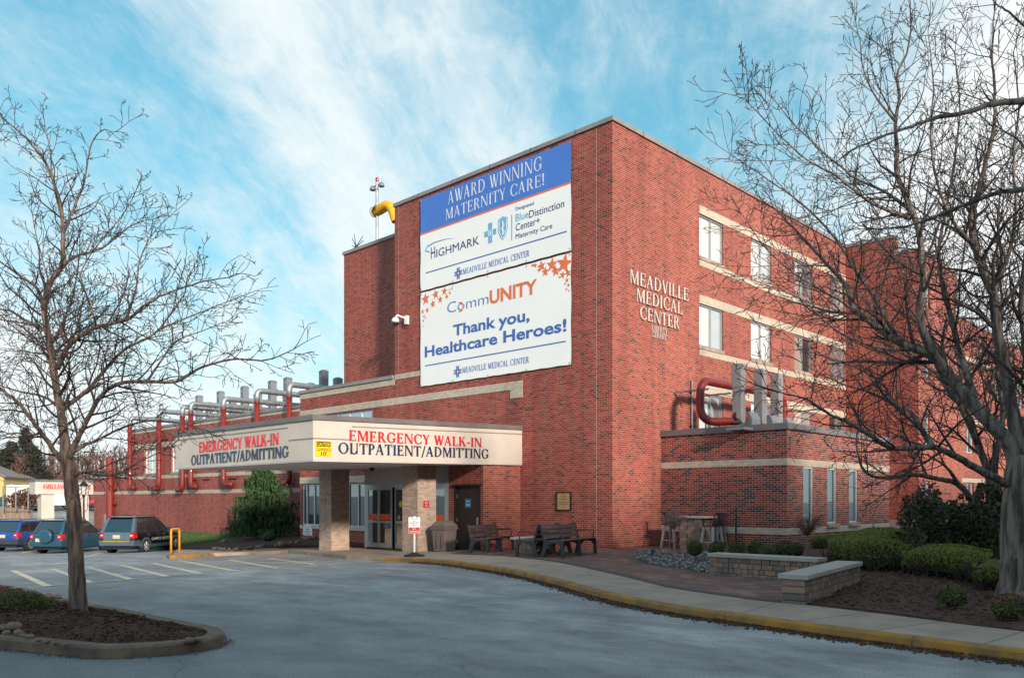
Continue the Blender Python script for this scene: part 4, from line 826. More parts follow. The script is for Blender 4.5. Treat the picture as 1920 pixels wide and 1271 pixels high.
fan(ys[0], zt[0], 0, 'pale rectangular exhaust stack nearest the curved red duct')
fan(ys[1], zt[1], 1, 'middle pale exhaust stack on the annex roof')
fan(ys[2], zt[2], 2, 'rightmost pale exhaust stack above the annex corner')
XD_ = 1.35
def rounded(ptsl, r, n=7):
    ptsl = [Vector(p) for p in ptsl]; o = [ptsl[0]]
    for i in range(1, len(ptsl) - 1):
        a_, b_, c_ = ptsl[i - 1], ptsl[i], ptsl[i + 1]; u = (a_ - b_).normalized(); v = (c_ - b_).normalized(); rr = min(r, (a_ - b_).length * .49, (c_ - b_).length * .49)
        for k in range(n + 1):
            s_ = k / n; o.append((b_ + u * rr) * (1 - s_) ** 2 + b_ * 2 * s_ * (1 - s_) + (b_ + v * rr) * s_ ** 2)
    return o + [ptsl[-1]]
p0 = onX(1313, 712, XD_); p1 = onX(1313, 790, XD_); yR = onX(1470, 730, XD_).y
t = thing('curved_duct', 'large glossy red duct looping in front of the third row of windows', 'duct', (XD_, p0.y, zr))
path = rounded([(XD_, yR, zr + .1), (XD_, yR, p0.z), (XD_, p0.y, p0.z), (XD_, p0.y, p1.z - .03), (XF - .1, p0.y + 1.0, p1.z + .0), (XF, ys[0] - .1, p1.z)], .55)
part('pipe', 'redpipe', t, lambda mb: mb.tube(path, .135, 18), smooth=True)
part('collar', 'white', t, lambda mb: mb.tube([path[-3] + (path[-1] - path[-3]) * .35, path[-3] + (path[-1] - path[-3]) * .42], .155, 18))
part('support_strut', 'galv', t, lambda mb: (mb.box(XD_ - .25, XD_ - .20, p0.y + .7, p0.y + .76, zr, p1.z + .1), mb.box(XD_ + .26, XD_ + .31, p0.y + .7, p0.y + .76, zr, p1.z + .15), mb.box(.02, XD_, p0.y + .5, p0.y + .56, p0.z - .28, p0.z - .22), mb.box(.02, XD_, p0.y + 2.0, p0.y + 2.06, p0.z - .28, p0.z - .22)))
# ================================================================ EXHAUST PIPES ON THE LONG WING
YP = YL - .28
def pipe(px, topy, boty, turn, ylast, label):
    a_ = onY(px, topy, YP); b_ = onY(px, boty, YP); r = .15
    t = thing('exhaust_pipe', label, 'exhaust pipe', (a_.x, YP, b_.z), group='red exhaust pipes on the long brick wing')
    lowpts = rounded([(a_.x, YP, a_.z - .15), (a_.x, YP, b_.z), (a_.x + turn, YP - .0 if turn else YP - .6, b_.z - .0)], .5)
    part('riser', 'redpipe', t, lambda mb: mb.tube(lowpts, r, 14), smooth=True)
    up = rounded([(a_.x, YP, a_.z - .15), (a_.x, YP, a_.z + .45), (a_.x + .1, ylast, a_.z + .45)], .5)
    part('horizontal_duct', 'galv', t, lambda mb: mb.tube(up, r, 14), smooth=True)
    for z in (a_.z - .2, b_.z + 1.2, b_.z + 2.6): part('clamp', 'redpipe', t, lambda mb: mb.tube([(a_.x, YP, z), (a_.x, YP, z + .06)], r + .02, 14))
    for y in (YL + .9, YL + 2.4, YL + 3.9): part('duct_flange', 'galv', t, lambda mb: mb.tube([(a_.x + .1 * (y - YP) / (ylast - YP), y, a_.z + .45), (a_.x + .1 * (y - YP) / (ylast - YP), y + .05, a_.z + .45)], r + .035, 14))
    part('support_leg', 'galv', t, lambda mb: [mb.tube([(a_.x + dx, y, ZL - .2), (a_.x + dx, y, a_.z + .45)], .025, 6) for y in (YL + 1.4, YL + 3.2) for dx in (-.22, .25)])
pipe(243.6, 796, 914, .75, 7.0, 'red exhaust pipe farthest along the wing beside its end corner')
pipe(298, 784, 916, -.9, 7.5, 'red exhaust pipe just right of the first paired window')
pipe(342, 776, 918, -.75, 8.0, 'red exhaust pipe left of the closely spaced pair')
pipe(357.8, 770, 912, .75, 6.6, 'red exhaust pipe right of the closely spaced pair')
pipe(419, 762, 908, 1.0, 7.2, 'red exhaust pipe left of the weeping cedar')
pipe(482, 748, 900, .8, 7.0, 'red exhaust pipe rising behind the canopy above the cedar')
pipe(542, 737, 905, -.6, 7.6, 'red exhaust pipe closest to the two storey block')
a_ = onY(206, 858, YL - .35)
t = thing('drain_pipe', 'thick straight dull red pipe standing against the low end of the wing', 'pipe', (a_.x, YL - .35, -1.2))
part('pipe', 'redpipe', t, lambda mb: mb.tube([(a_.x, YL - .35, -1.3), (a_.x, YL - .35, a_.z)], .27, 16), smooth=False)
for z in (.2, 1.2, 2.2): part('clamp', 'black', t, lambda mb: mb.box(a_.x + .2, a_.x + .45, YL - .3, YL, z, z + .05))
YSK = 7.0
for i, (px, ty, nm) in enumerate(((373.5, 741, 'farthest'), (392.7, 754, ''), (413.8, 733, ''), (436.3, 746, ''), (458.8, 723.6, ''), (483.5, 737, ''), (510.6, 713, ''), (539.7, 707, ''), (582.4, 718, ''), (607, 693.5, ''), (633.6, 707.7, ''))):
    p = onY(px, ty, YSK); tall = i % 2 == 0 if i < 7 else i in (7, 9)
    lab = ['grey roof stack farthest left on the long wing', 'short grey roof stack between the two leftmost tall ones', 'tall grey roof stack behind the double red pipes', 'short grey roof stack beyond the double red pipes', 'tall grey roof stack left of the pipe by the cedar', 'short grey roof stack behind the middle elbow duct', 'tall grey roof stack left of the two highest ones', 'second highest grey roof stack beside the nearest elbow duct', 'low grey roof stack above the two storey block corner', 'highest grey roof stack over the two storey block', 'small grey roof stack touching the tower corner'][i]
    t = thing('roof_stack', lab, 'roof stack', (p.x, YSK, 6.0), group='square grey stacks on the wing roof')
    s = .21
    part('shaft', 'greymetal', t, lambda mb: mb.box(p.x - s, p.x + s, YSK - s, YSK + s, 6.0, p.z - .12), bevel=.015)
    part('cap', 'greymetal', t, lambda mb: mb.hexa([(p.x - s - .03, YSK - s - .03, p.z - .12), (p.x + s + .03, YSK - s - .03, p.z - .12), (p.x + s + .03, YSK + s + .03, p.z - .12), (p.x - s - .03, YSK + s + .03, p.z - .12)], [(p.x - s + .08, YSK - s + .08, p.z), (p.x + s - .08, YSK - s + .08, p.z), (p.x + s - .08, YSK + s - .08, p.z), (p.x - s + .08, YSK + s - .08, p.z)]))
    if tall: part('louvre', 'galv', t, lambda mb: mb.box(p.x - .10, p.x + .10, YSK - s - .02, YSK - s, p.z - .45, p.z - .33))
# roof mast, windsock, antenna
YM = 4.0
a_ = onY(707, 332, YM); b_ = onY(707, 470, YM)
t = thing('roof_mast', 'tall thin steel mast with floodlights and a red beacon on the tower roof', 'mast', (b_.x, YM, 12.4))
part('pole', 'galv', t, lambda mb: (mb.tube([(a_.x, YM, 12.2), (a_.x, YM, a_.z - .25)], .07, 10), mb.tube([(a_.x + .12, YM, 12.2), (a_.x + .12, YM, 13.6)], .05, 8)))
part('beacon', 'tail', t, lambda mb: mb.lathe([(.05, 0), (.085, .05), (.085, .18), (.03, .24)], 12, (a_.x, YM, a_.z - .25)), smooth=True)
part('crossarm', 'galv', t, lambda mb: mb.tube([(a_.x - .34, YM, a_.z - .42), (a_.x + .34, YM, a_.z - .42)], .035, 8))
for d in (-.36, .36):
    part('floodlight', 'greymetal', t, lambda mb: mb.lathe([(.04, .15), (.12, .08), (.155, -.06), (.14, -.08)], 12, (a_.x + d, YM, a_.z - .5)), smooth=True)
c = onY(707, 398, YM)
t = thing('windsock', 'bright yellow windsock blowing sideways from the roof mast', 'windsock', (c.x, YM, c.z))
def f(mb):
    P_ = [onY(*q, YM) for q in ((703, 398), (714, 392), (724, 386), (731, 387), (736, 396), (739, 408), (741, 416))]
    mb.tube(P_, [.25, .26, .25, .23, .21, .19, .17], 16, caps=False)
part('sleeve', mat('windsock_yellow', (.75, .40, .01), .7, c2=(.65, .34, .01)), t, f, smooth=True)
part('emblem', 'black', t, lambda mb: mb.prism([(-.3, -.2), (-.1, .05), (.12, .22), (.25, .30), (.08, .12), (.28, .14), (.06, .02), (.2, -.02), (-.02, -.1)], lambda u_, v_, d: (c.x + .10 + u_ * .75, YM - .262 - d, c.z + .10 + v_ * .7), 0, .01))
part('emblem_text', 'black', t, lambda mb: lettering(mb, 'STAT', 'sans', 'Y', YM - .262, c.x - .08, c.x + .32, c.z - .10, c.z - .02, .11, depth=.01, bold=.02))
part('ring', 'galv', t, lambda mb: mb.tube([onY(701, 398, YM) + Vector((0, .25 * math.cos(i * PI / 8), .25 * math.sin(i * PI / 8))) for i in range(17)], .02, 5))
YN = 1.6
c = onY(668, 463, YN)
t = thing('roof_antenna', 'spiky star shaped antenna on the edge of the tower roof', 'antenna', (c.x, YN, c.z - .4))
part('hub', 'black', t, lambda mb: (mb.lathe([(.02, -.08), (.08, 0), (.02, .08)], 10, c), mb.tube([c + Vector((0, 0, -.7)), c], .025, 6)))
part('spike', 'black', t, lambda mb: [mb.tube([c, c + Vector((.58 * math.cos(k * PI / 5 + .3), .15 * math.sin(k * 2.1), .58 * math.sin(k * PI / 5 + .3)))], [.022, .014], 5) for k in range(10)])
# ================================================================ GROUND
def axis_vals(pairs):
    o = []
    for a_, b_, s_ in pairs:
        n = max(1, int(round((b_ - a_) / s_))); o += [a_ + (b_ - a_) * i / n for i in range(n)]
    return o + [pairs[-1][1]]
gx = axis_vals([(-600, -140, 60), (-140, -60, 8), (-60, 0, 2.0), (0, 40, 2.5), (40, 600, 70)]); gy = axis_vals([(-300, -40, 40), (-40, 30, 2.5), (30, 90, 10), (90, 700, 60)])
mb = MB(); n = len(gy)
for x in gx:
    for y in gy: mb.v.append((x, y, gz(x, y) - .12))
for i in range(len(gx) - 1):
    for j in range(n - 1): mb.f.append((i * n + j, (i + 1) * n + j, (i + 1) * n + j + 1, i * n + j + 1)); mb.m.append(0)
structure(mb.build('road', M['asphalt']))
def sheet(name, poly, off, m_, thick=.16, zf=None, step=1.5, kind='structure', hump=None, inner=0):
    """level plate following the lie of the land; poly = [(x,y)]"""
    bm = bmesh.new(); vs = [bm.verts.new((x, y, 0)) for x, y in poly]; fc = bm.faces.new(vs); fc.normal_update()
    if fc.normal.z < 0: fc.normal_flip()
    bmesh.ops.triangulate(bm, faces=bm.faces)
    xs_ = [p[0] for p in poly]; ys_ = [p[1] for p in poly]
    def cut(co, no): bmesh.ops.bisect_plane(bm, geom=bm.verts[:] + bm.edges[:] + bm.faces[:], plane_co=co, plane_no=no)
    x = math.ceil(min(xs_) / step) * step
    while x < max(xs_): cut((x, 0, 0), (1, 0, 0)); x += step
    if inner:
        y = math.ceil(min(ys_) / step) * step
        while y < max(ys_): cut((0, y, 0), (0, 1, 0)); y += step
    for v in bm.verts: v.co.z = (zf or gz)(v.co.x, v.co.y) + off
    if thick:
        r_ = bmesh.ops.extrude_face_region(bm, geom=bm.faces[:])
        for v in [g for g in r_['geom'] if isinstance(g, bmesh.types.BMVert)]: pass
        top = [g for g in r_['geom'] if isinstance(g, bmesh.types.BMVert)]; ts = set(top)
        for v in bm.verts:
            if v not in ts: v.co.z -= thick
    if hump:
        bd = {v for e in bm.edges if len(e.link_faces) < 2 or any(abs(f_.normal.z) < .5 for f_ in e.link_faces) for v in e.verts}
    bmesh.ops.recalc_face_normals(bm, faces=bm.faces)
    me = bpy.data.meshes.new(name); bm.to_mesh(me); bm.free(); me.materials.append(m_ if not isinstance(m_, str) else M[m_])
    o = bpy.data.objects.new(name, me); COL.objects.link(o)
    if kind: o['kind'] = kind
    return o
G2 = lambda *p: (lambda v: (v.x, v.y))(onG(*p))
def offset_line(pl, d):
    o = []
    for i, p in enumerate(pl):
        a_ = Vector(pl[max(0, i - 1)]); b_ = Vector(pl[min(len(pl) - 1, i + 1)]); t_ = (b_ - a_).normalized(); nn = Vector((-t_.y, t_.x)); o.append((p[0] + nn.x * d, p[1] + nn.y * d))
    return o
def smooth_line(pl, k=4):
    pl = [Vector(p) for p in pl]; o = []
    for i in range(len(pl) - 1):
        p0, p1, p2, p3 = pl[max(0, i - 1)], pl[i], pl[i + 1], pl[min(len(pl) - 1, i + 2)]
        for j in range(k):
            t_ = j / k; o.append(tuple(.5 * ((2 * p1) + (p2 - p0) * t_ + (2 * p0 - 5 * p1 + 4 * p2 - p3) * t_ ** 2 + (3 * p1 - p0 - 3 * p2 + p3) * t_ ** 3)))
    return o + [tuple(pl[-1])]
def curb(name, line, width, m_, off=.0, z0=-.2, round_=True, zend=None):
    """kerb stone run: line = outer top edge, body lies to its left"""
    inn = offset_line(line, width); mb = MB(); n = len(line)
    for i in range(n):
        (x, y), (u, v) = line[i], inn[i]; h_ = gz(x, y) + off
        if zend and i < len(zend): h_ -= zend[i]
        if zend and n - 1 - i < len(zend) and zend is not None and name == 'left_curb': h_ -= zend[n - 1 - i]
        dx, dy = (x - u) / width, (y - v) / width
        mb.v += [(x + dx * .02, y + dy * .02, h_ + z0), (x, y, h_ - .025), (x - dx * .03, y - dy * .03, h_), (u, v, h_), (u, v, h_ + z0)]
    for i in range(n - 1):
        for j in range(4): mb.f.append((i * 5 + j, (i + 1) * 5 + j, (i + 1) * 5 + j + 1, i * 5 + j + 1)); mb.m.append(0)
    mb.f += [(0, 1, 2, 3, 4), tuple((n - 1) * 5 + j for j in (4, 3, 2, 1, 0))]; mb.m += [0, 0]
    return structure(mb.build(name, M[m_], fix=True))
# right hand kerb, from under the canopy round to the right of the view
kpx = [(696, 1043.4), (760, 1045.5), (860, 1053), (954, 1067), (1042, 1087), (1133, 1111), (1269, 1137), (1360, 1149), (1440, 1160), (1560, 1176), (1680, 1191), (1920, 1221)]
KL = [G2(*p) for p in kpx]; d_ = Vector(KL[-1]) - Vector(KL[-2]); d_.normalize(); KL += [tuple(Vector(KL[-1]) + d_ * k for k in ())] if False else []
KL.append(tuple(Vector(KL[-1]) + d_ * 4)); KL.append(tuple(Vector(KL[-1]) + d_ * 30))
KLs = smooth_line(KL[:-1], 5) + [KL[-1]]
curb('kerb', KLs, .16, 'curbyellow', off=.006, zend=[.10, .085, .06, .03, .01])
mb = MB(); acc = 0                                    # joints between the kerb stones
for i in range(6, len(KLs) - 1):
    (x, y), (u, v) = KLs[i], KLs[i + 1]; acc += math.hypot(u - x, v - y)
    if acc < 2.4 or math.hypot(u - x, v - y) > 5: continue
    acc = 0; tx, ty = (u - x), (v - y); l_ = math.hypot(tx, ty); tx /= l_; ty /= l_; z = gz(x)
    for s0, s1, za, zb2 in ((-.023, -.023, -.13, -.02), (-.023, .165, .009, .009)):
        P0 = (x - ty * s0, y + tx * s0); P1 = (x - ty * s1, y + tx * s1); e = .007
        mb.add([(P0[0] - tx * e, P0[1] - ty * e, z + za), (P0[0] + tx * e, P0[1] + ty * e, z + za), (P1[0] + tx * e, P1[1] + ty * e, z + zb2), (P1[0] - tx * e, P1[1] - ty * e, z + zb2)], [(0, 1, 2, 3)])
structure(mb.build('kerb_joint', M['joint']))
# inner edge of concrete walk
spx = [(845, 1037), (860, 1038.5), (940, 1042), (1016, 1049.5), (1068, 1058), (1172, 1081), (1250, 1100), (1360, 1117), (1440, 1127), (1510, 1133), (1680, 1153), (1920, 1183)]
SL = [G2(*p) for p in spx]; SL.append(tuple(Vector(SL[-1]) + d_ * 4)); SL.append(tuple(Vector(SL[-1]) + d_ * 30)); SLs = smooth_line(SL[:-1], 4) + [SL[-1]]
KI = offset_line(KLs, .155)
# walkway under the canopy and along the road
lpx = [(318, 1040.5), (400, 1036), (470, 1033), (540, 1030.5)]
LL = [G2(*p) for p in lpx]
apron = [LL[-1], G2(600, 1036), G2(650, 1041)]
walk = LL + apron + KI + list(reversed(SLs)) + [(-4.2, -2.0), (-4.2, YV + .1), (-10.4, YV + .1), (-10.62, -.6), (-17.2, -2.6), (-19.0, -3.9), (-21.5, -4.3), (min(-21.6, LL[0][0] - .15), -4.35), (LL[0][0] - .15, LL[0][1] + .15)]
sheet('sidewalk', walk, 0, 'concrete')
# joints of the walk
mb = MB()
for k in range(6, len(KI) - 1, 6):
    p_ = Vector(KI[k]); q_ = min((Vector(s_) for s_ in SLs), key=lambda s_: (s_ - p_).length)
    if (q_ - p_).length > 3: continue
    nn = (q_ - p_).normalized(); tt = Vector((-nn.y, nn.x)) * .008
    z_ = gz(p_.x) + .002
    mb.add([(p_.x + tt.x, p_.y + tt.y, z_), (q_.x + tt.x, q_.y + tt.y, z_), (q_.x - tt.x, q_.y - tt.y, z_), (p_.x - tt.x, p_.y - tt.y, z_)], [(0, 1, 2, 3)])
structure(mb.build('sidewalk_joint', M['joint']))
# brick patio and its dark border
bpx = [(1190, 1045), (1202, 1053), (1230, 1059), (1262, 1064), (1330, 1075)]
BD = [G2(*p) for p in bpx]
SW1a, SW1b = onG(1331, 1076), onG(1531, 1090)        # foot of seat wall 1
SW2a, SW2b = onG(1511, 1133), onG(1612, 1098)
patio = [p for p in SLs if p[0] < SW2a.x + .05] + [(SW2a.x, SW2a.y), (SW1b.x + .3, SW1b.y), (SW1b.x, SW1b.y + .1), (SW1a.x, SW1a.y + .1)] + list(reversed(BD)) + [(.9, .2), (3.2, .9), (3.6, YA + .05), (-.05, YA + .05), (-.05, -.02), (-4.1, .05), (-4.15, -1.95)]
sheet('patio', patio, .004, 'paver', thick=.1)
def ribbon(name, line, wd, off, m_):
    inn = offset_line(line, wd); mb = MB()
    for (x, y), (u, v) in zip(line, inn): mb.v += [(x, y, gz(x) + off), (u, v, gz(u) + off)]
    for i in range(len(line) - 1): mb.f.append((2 * i, 2 * i + 2, 2 * i + 3, 2 * i + 1)); mb.m.append(0)
    return structure(mb.build(name, M[m_], fix=True))
ribbon('patio_border', [p for p in SLs if p[0] < SW2a.x + .05], .22, .010, 'border')
ribbon('gravel_border', smooth_line(BD, 4), -.2, .010, 'border')
# planting beds
def bedz(x, y): return gz(x) + .03 + .10 * min(1, max(0, (y + 8) / 10)) + .03 * math.sin(x * 2.1 + y) * math.sin(y * 1.7)
bed = [(SW2a.x + .05, SW2a.y + .05)] + [p for p in SLs if p[0] > SW2a.x + .06] + [(50, 10), (20, 14), (6.4, 13), (6.4, 11.4), (XA, YA2), (XA, YA), (3.55, YA), (3.2, .9), (SW1a.x, SW1a.y + .3), (SW1b.x, SW1b.y + .3)]
sheet('planting_bed', bed, 0, 'mulch', thick=.25, zf=bedz, step=.8, inner=1)
gravel = BD + [(SW1a.x, SW1a.y + .35), (3.2, .9), (.9, .2)]
sheet('gravel_base', gravel, .006, 'mulch', thick=.1)
# far drive behind the annex and far lawn
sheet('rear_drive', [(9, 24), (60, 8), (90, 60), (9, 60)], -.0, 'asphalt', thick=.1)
# left kerb (yellow) and end of walk
LK = [G2(320, 1033)] + LL
curb('left_curb', smooth_line(LK, 3), .16, 'curbyellow', off=.006)
bed2 = [(-17.2, -2.6), (-10.75, -.65), (-10.7, .0), (X2 + .02, 0), (X2 + .02, YL), (-24, YL), (-24.2, -3.0), (-21.5, -4.25), (-19.0, -3.85)]
def bed2z(x, y): return gz(x) + .05 + .42 * max(0, min(1, (y + 3.6) / 4.5)) * (1 if x < X2 + 2 else max(0, 1 - (x - X2 - 2) / 4))
sheet('shrub_bed', bed2, 0, 'mulch', thick=.3, zf=bed2z, step=.8, inner=1)
lawn = [(-24, YL), (-42.5, YL), (-42.5, -1.0), (-30, -2.9), (-24.2, -3.0)]
def lawnz(x, y): return gz(x) + .04 + .55 * max(0, min(1, (y + 3.0) / 4.6))
lo = sheet('lawn', lawn, 0, 'grass', thick=.3, zf=lawnz, step=1.0, inner=1)
mb = MB(); rg = random.Random(5)
for _ in range(9000):
    x = rg.uniform(-42, -24.2); y = rg.uniform(-2.9 if x > -30 else -1.2, YL - .05)
    if x < -30 and y < -1.0 - (x + 42.5) * .15: continue
    z = lawnz(x, y); h_ = rg.uniform(.04, .10); a_ = rg.uniform(0, 6.28); mb.add([(x - .02 * math.cos(a_), y - .02 * math.sin(a_), z), (x + .02 * math.cos(a_), y + .02 * math.sin(a_), z), (x + rg.uniform(-.03, .03), y + rg.uniform(-.03, .03), z + h_)], [(0, 1, 2)])
tag(mb.build('grass', M['grass']), 'short green grass strip along the foot of the long brick wing', 'grass', kind='stuff')
# painted lines
def stripe(mb, a, b, wd, off=-.116):
    p_, q_ = onG(*a, -.12), onG(*b, -.12); d = Vector((q_.x - p_.x, q_.y - p_.y)); L_ = d.length; d.normalize(); nn = Vector((-d.y, d.x)) * wd / 2; k = max(1, int(L_ / 1.0)); o = len(mb.v)
    for i in range(k + 1):
        c_ = Vector((p_.x, p_.y)) + d * L_ * i / k
        for s_ in (1, -1): e = c_ + nn * s_; mb.v.append((e.x, e.y, gz(e.x) + off))
    for i in range(k): mb.f.append((o + 2 * i, o + 2 * i + 2, o + 2 * i + 3, o + 2 * i + 1)); mb.m.append(0)
mb = MB()
for a, b in (((25, 1069), (90, 1098.5)), ((98, 1065.5), (173, 1092.5)), ((163, 1061.5), (245, 1085.5)), ((226, 1058.5), (312, 1079.5)), ((286, 1055), (378, 1075)), ((335, 1050), (445, 1070.5)), ((430, 1049), (520, 1064.5)), ((505, 1046), (590, 1058))): stripe(mb, a, b, .16)
structure(mb.build('stall_stripes', M['paint']))
mb = MB(); stripe(mb, (40, 1102.5), (480, 1066.5), .11, -.112); stripe(mb, (480, 1066.5), (640, 1050), .11, -.112); stripe(mb, (20, 1068), (250, 1056), .10, -.112); stripe(mb, (250, 1056), (470, 1045.5), .10, -.112)
structure(mb.build('stall_edge_lines', M['paint']))
mb = MB()
for a, b in (((380, 1040), (430, 1033)), ((150, 1045), (215, 1030)), ((40, 1036), (95, 1024))): stripe(mb, a, b, .14)
structure(mb.build('bay_lines', M['paint']))
# ---- left island
ipx = [(-60, 1195), (0, 1196), (90, 1204), (175, 1212), (260, 1210), (325, 1206), (380, 1199), (408, 1193), (421, 1186), (418, 1179), (400, 1173), (325, 1159.5), (250, 1144), (162, 1129), (75, 1110), (0, 1094), (-60, 1082)]
IL = [G2(*p) for p in ipx]; IL = smooth_line(IL, 4)
IL = [(IL[0][0] - 3.2, IL[0][1] - 3.6)] + IL + [(IL[-1][0] - 5, IL[-1][1] - 1)]
isl = curb('island_kerb', IL, .19, 'curb', off=.006)
II = offset_line(IL, .185)
cxI = sum(p[0] for p in II) / len(II); cyI = sum(p[1] for p in II) / len(II)
def islz(x, y):
    d = min(math.hypot(x - a_, y - b_) for a_, b_ in II); return gz(x) - .045 + .16 * min(1, d / .8) + .02 * math.sin(7 * x) * math.sin(6 * y)
sheet('island_bed', II, 0, 'mulch', thick=.1, zf=islz, step=.25, inner=1)
# ================================================================ SEAT WALLS, PATIO FURNITURE
def seat_wall(a, b, label, wd=.36, h_=.36):
    d = Vector((b.x - a.x, b.y - a.y)); L_ = d.length; d.normalize(); nn = Vector((-d.y, d.x)); z = min(gz(a.x), gz(b.x))
    t = thing('seat_wall', label, 'seat wall', ((a.x + b.x) / 2, (a.y + b.y) / 2, z), group='low stone seat walls')
    def blk(mb, e, z0, z1):
        P_ = [(a.x - d.x * e - nn.x * e, a.y - d.y * e - nn.y * e), (b.x + d.x * e - nn.x * e, b.y + d.y * e - nn.y * e), (b.x + d.x * e + nn.x * (wd + e), b.y + d.y * e + nn.y * (wd + e)), (a.x - d.x * e + nn.x * (wd + e), a.y - d.y * e + nn.y * (wd + e))]
        mb.hexa([(x, y, z0) for x, y in P_], [(x, y, z1) for x, y in P_])
    def stones(mb):
        rg = random.Random(int(L_ * 100)); rows = 4; hr = (h_ + .06) / rows
        for r in range(rows):
            for side in (0, 1):
                x = -(.0 if r % 2 else .12)
                while x < L_ - .01:
                    w_ = rg.choice([.12, .18, .24]); x0, x1 = max(0, x), min(L_, x + w_); x += w_
                    if x1 - x0 < .03: continue
                    y0, y1 = (0, .16) if side == 0 else (wd - .16, wd); j = rg.uniform(-.008, .008)
                    if side == 0: y0 += j
                    else: y1 += j
                    P_ = [(a.x + d.x * u + nn.x * v, a.y + d.y * u + nn.y * v) for u, v in ((x0 + .004, y0), (x1 - .004, y0), (x1 - .004, y1), (x0 + .004, y1))]
                    mb.hexa([(p, q, z - .06 + r * hr + .003) for p, q in P_], [(p, q, z - .06 + (r + 1) * hr - .003) for p, q in P_])
            for e0, e1 in ((-.012, .10), (L_ - .10, L_ + .012)):
                P_ = [(a.x + d.x * u + nn.x * v, a.y + d.y * u + nn.y * v) for u, v in ((e0, .01), (e1, .01), (e1, wd - .01), (e0, wd - .01))]
                mb.hexa([(p, q, z - .06 + r * hr + .004) for p, q in P_], [(p, q, z - .06 + (r + 1) * hr - .004) for p, q in P_])
    part('stonework', 'blocks', t, stones, fix=True, bevel=.008)
    part('cap_slab', 'slab', t, lambda mb: blk(mb, .04, z + h_, z + h_ + .075), fix=True, bevel=.01)
    return t
M['blocks'] = mat('tumbled_block', (.36, .23, .165), .9, c2=(.12, .10, .105), scale=14, bump=.6, bscale=30, island=.8)
seat_wall(SW1a, SW1b, 'longer low stone seat wall in front of the round boxwoods')
seat_wall(SW2a, SW2b, 'shorter low stone seat wall ending at the concrete sidewalk')
# fire table between benches
def bench(loc, rz, label, first=[None]):
    if first[0] is not None:
        t = copy_tree(first[0]); t.location = loc; t.rotation_euler = (0, 0, rz); t['label'] = label; return t
    t = thing('park_bench', label, 'bench', loc, rz, 'dark slatted benches on the patio'); first[0] = t; Wd = 2.2
    def loc_part(nm, m_, fn, **k): mb = MB(); fn(mb); return mb.build(nm, M[m_], t, local=True, **k)
    loc_part('seat', 'benchwood', lambda mb: [mb.hexa([(-Wd / 2, y0, .43 + s0), (Wd / 2, y0, .43 + s0), (Wd / 2, y0 + .125, .43 + s1), (-Wd / 2, y0 + .125, .43 + s1)], [(-Wd / 2, y0, .465 + s0), (Wd / 2, y0, .465 + s0), (Wd / 2, y0 + .125, .465 + s1), (-Wd / 2, y0 + .125, .465 + s1)]) for y0, s0, s1 in ((-.30, .0, -.005), (-.165, -.005, -.015), (-.03, -.015, -.02), (.105, -.02, -.02))], bevel=.008)
    loc_part('backrest', 'benchwood', lambda mb: [mb.hexa([(-Wd / 2, .215 + z * .30, .46 + z), (Wd / 2, .215 + z * .30, .46 + z), (Wd / 2, .25 + z * .30, .46 + z), (-Wd / 2, .25 + z * .30, .46 + z)], [(-Wd / 2, .215 + (z + .11) * .30, .57 + z), (Wd / 2, .215 + (z + .11) * .30, .57 + z), (Wd / 2, .25 + (z + .11) * .30, .57 + z), (-Wd / 2, .25 + (z + .11) * .30, .57 + z)]) for z in (.02, .145, .27)], bevel=.008)
    for s in (-1, 0, 1):
        x = s * (Wd / 2 - .03)
        fr = loc_part('leg_frame', 'benchmetal', lambda mb: (mb.prism([(-.33, 0), (-.24, 0), (-.235, .25), (-.18, .35), (-.05, .365), (.08, .35), (.16, .25), (.26, 0), (.36, 0), (.27, .36), (.30, .50), (.40, .88), (.345, .885), (.235, .50), (.20, .425), (-.31, .425)], lambda u, v, d_: (x + d_, u, v), -.035, .035)), bevel=.008)
        if s: 
            mb = MB(); mb.tube(rounded([(x, .27, .66), (x, -.10, .67), (x, -.26, .66), (x, -.20, .45)], .08), .016, 8); mb.build('armrest', M['benchmetal'], t, local=True, smooth=True)
    return t
# bench feet from the survey
fl = onG(1032, 1043); fr_ = onG(1122, 1036)
def bench_at(pl, pr, label):
    c = (pl + pr) / 2; a_ = math.atan2(pr.y - pl.y, pr.x - pl.x); nn = Vector((-math.sin(a_), math.cos(a_), 0)); q = c + nn * .30
    return bench((q.x, q.y, gz(q.x) + .006), a_, label)
B3 = onG(1056, 1046); B3r = onG(1123, 1036.5)
d3_ = (B3r - B3); d3_.normalize(); b3r = B3 + d3_ * 2.14
bench_at(B3, b3r, 'dark slatted bench below the bronze plaque facing the camera')
B1 = onG(915, 1036.5); B1r = onG(985, 1028)
d1_ = (B1r - B1); d1_.normalize(); bench_at(B1, B1 + d1_ * 2.14, 'dark slatted bench beside the brown door under the canopy edge')
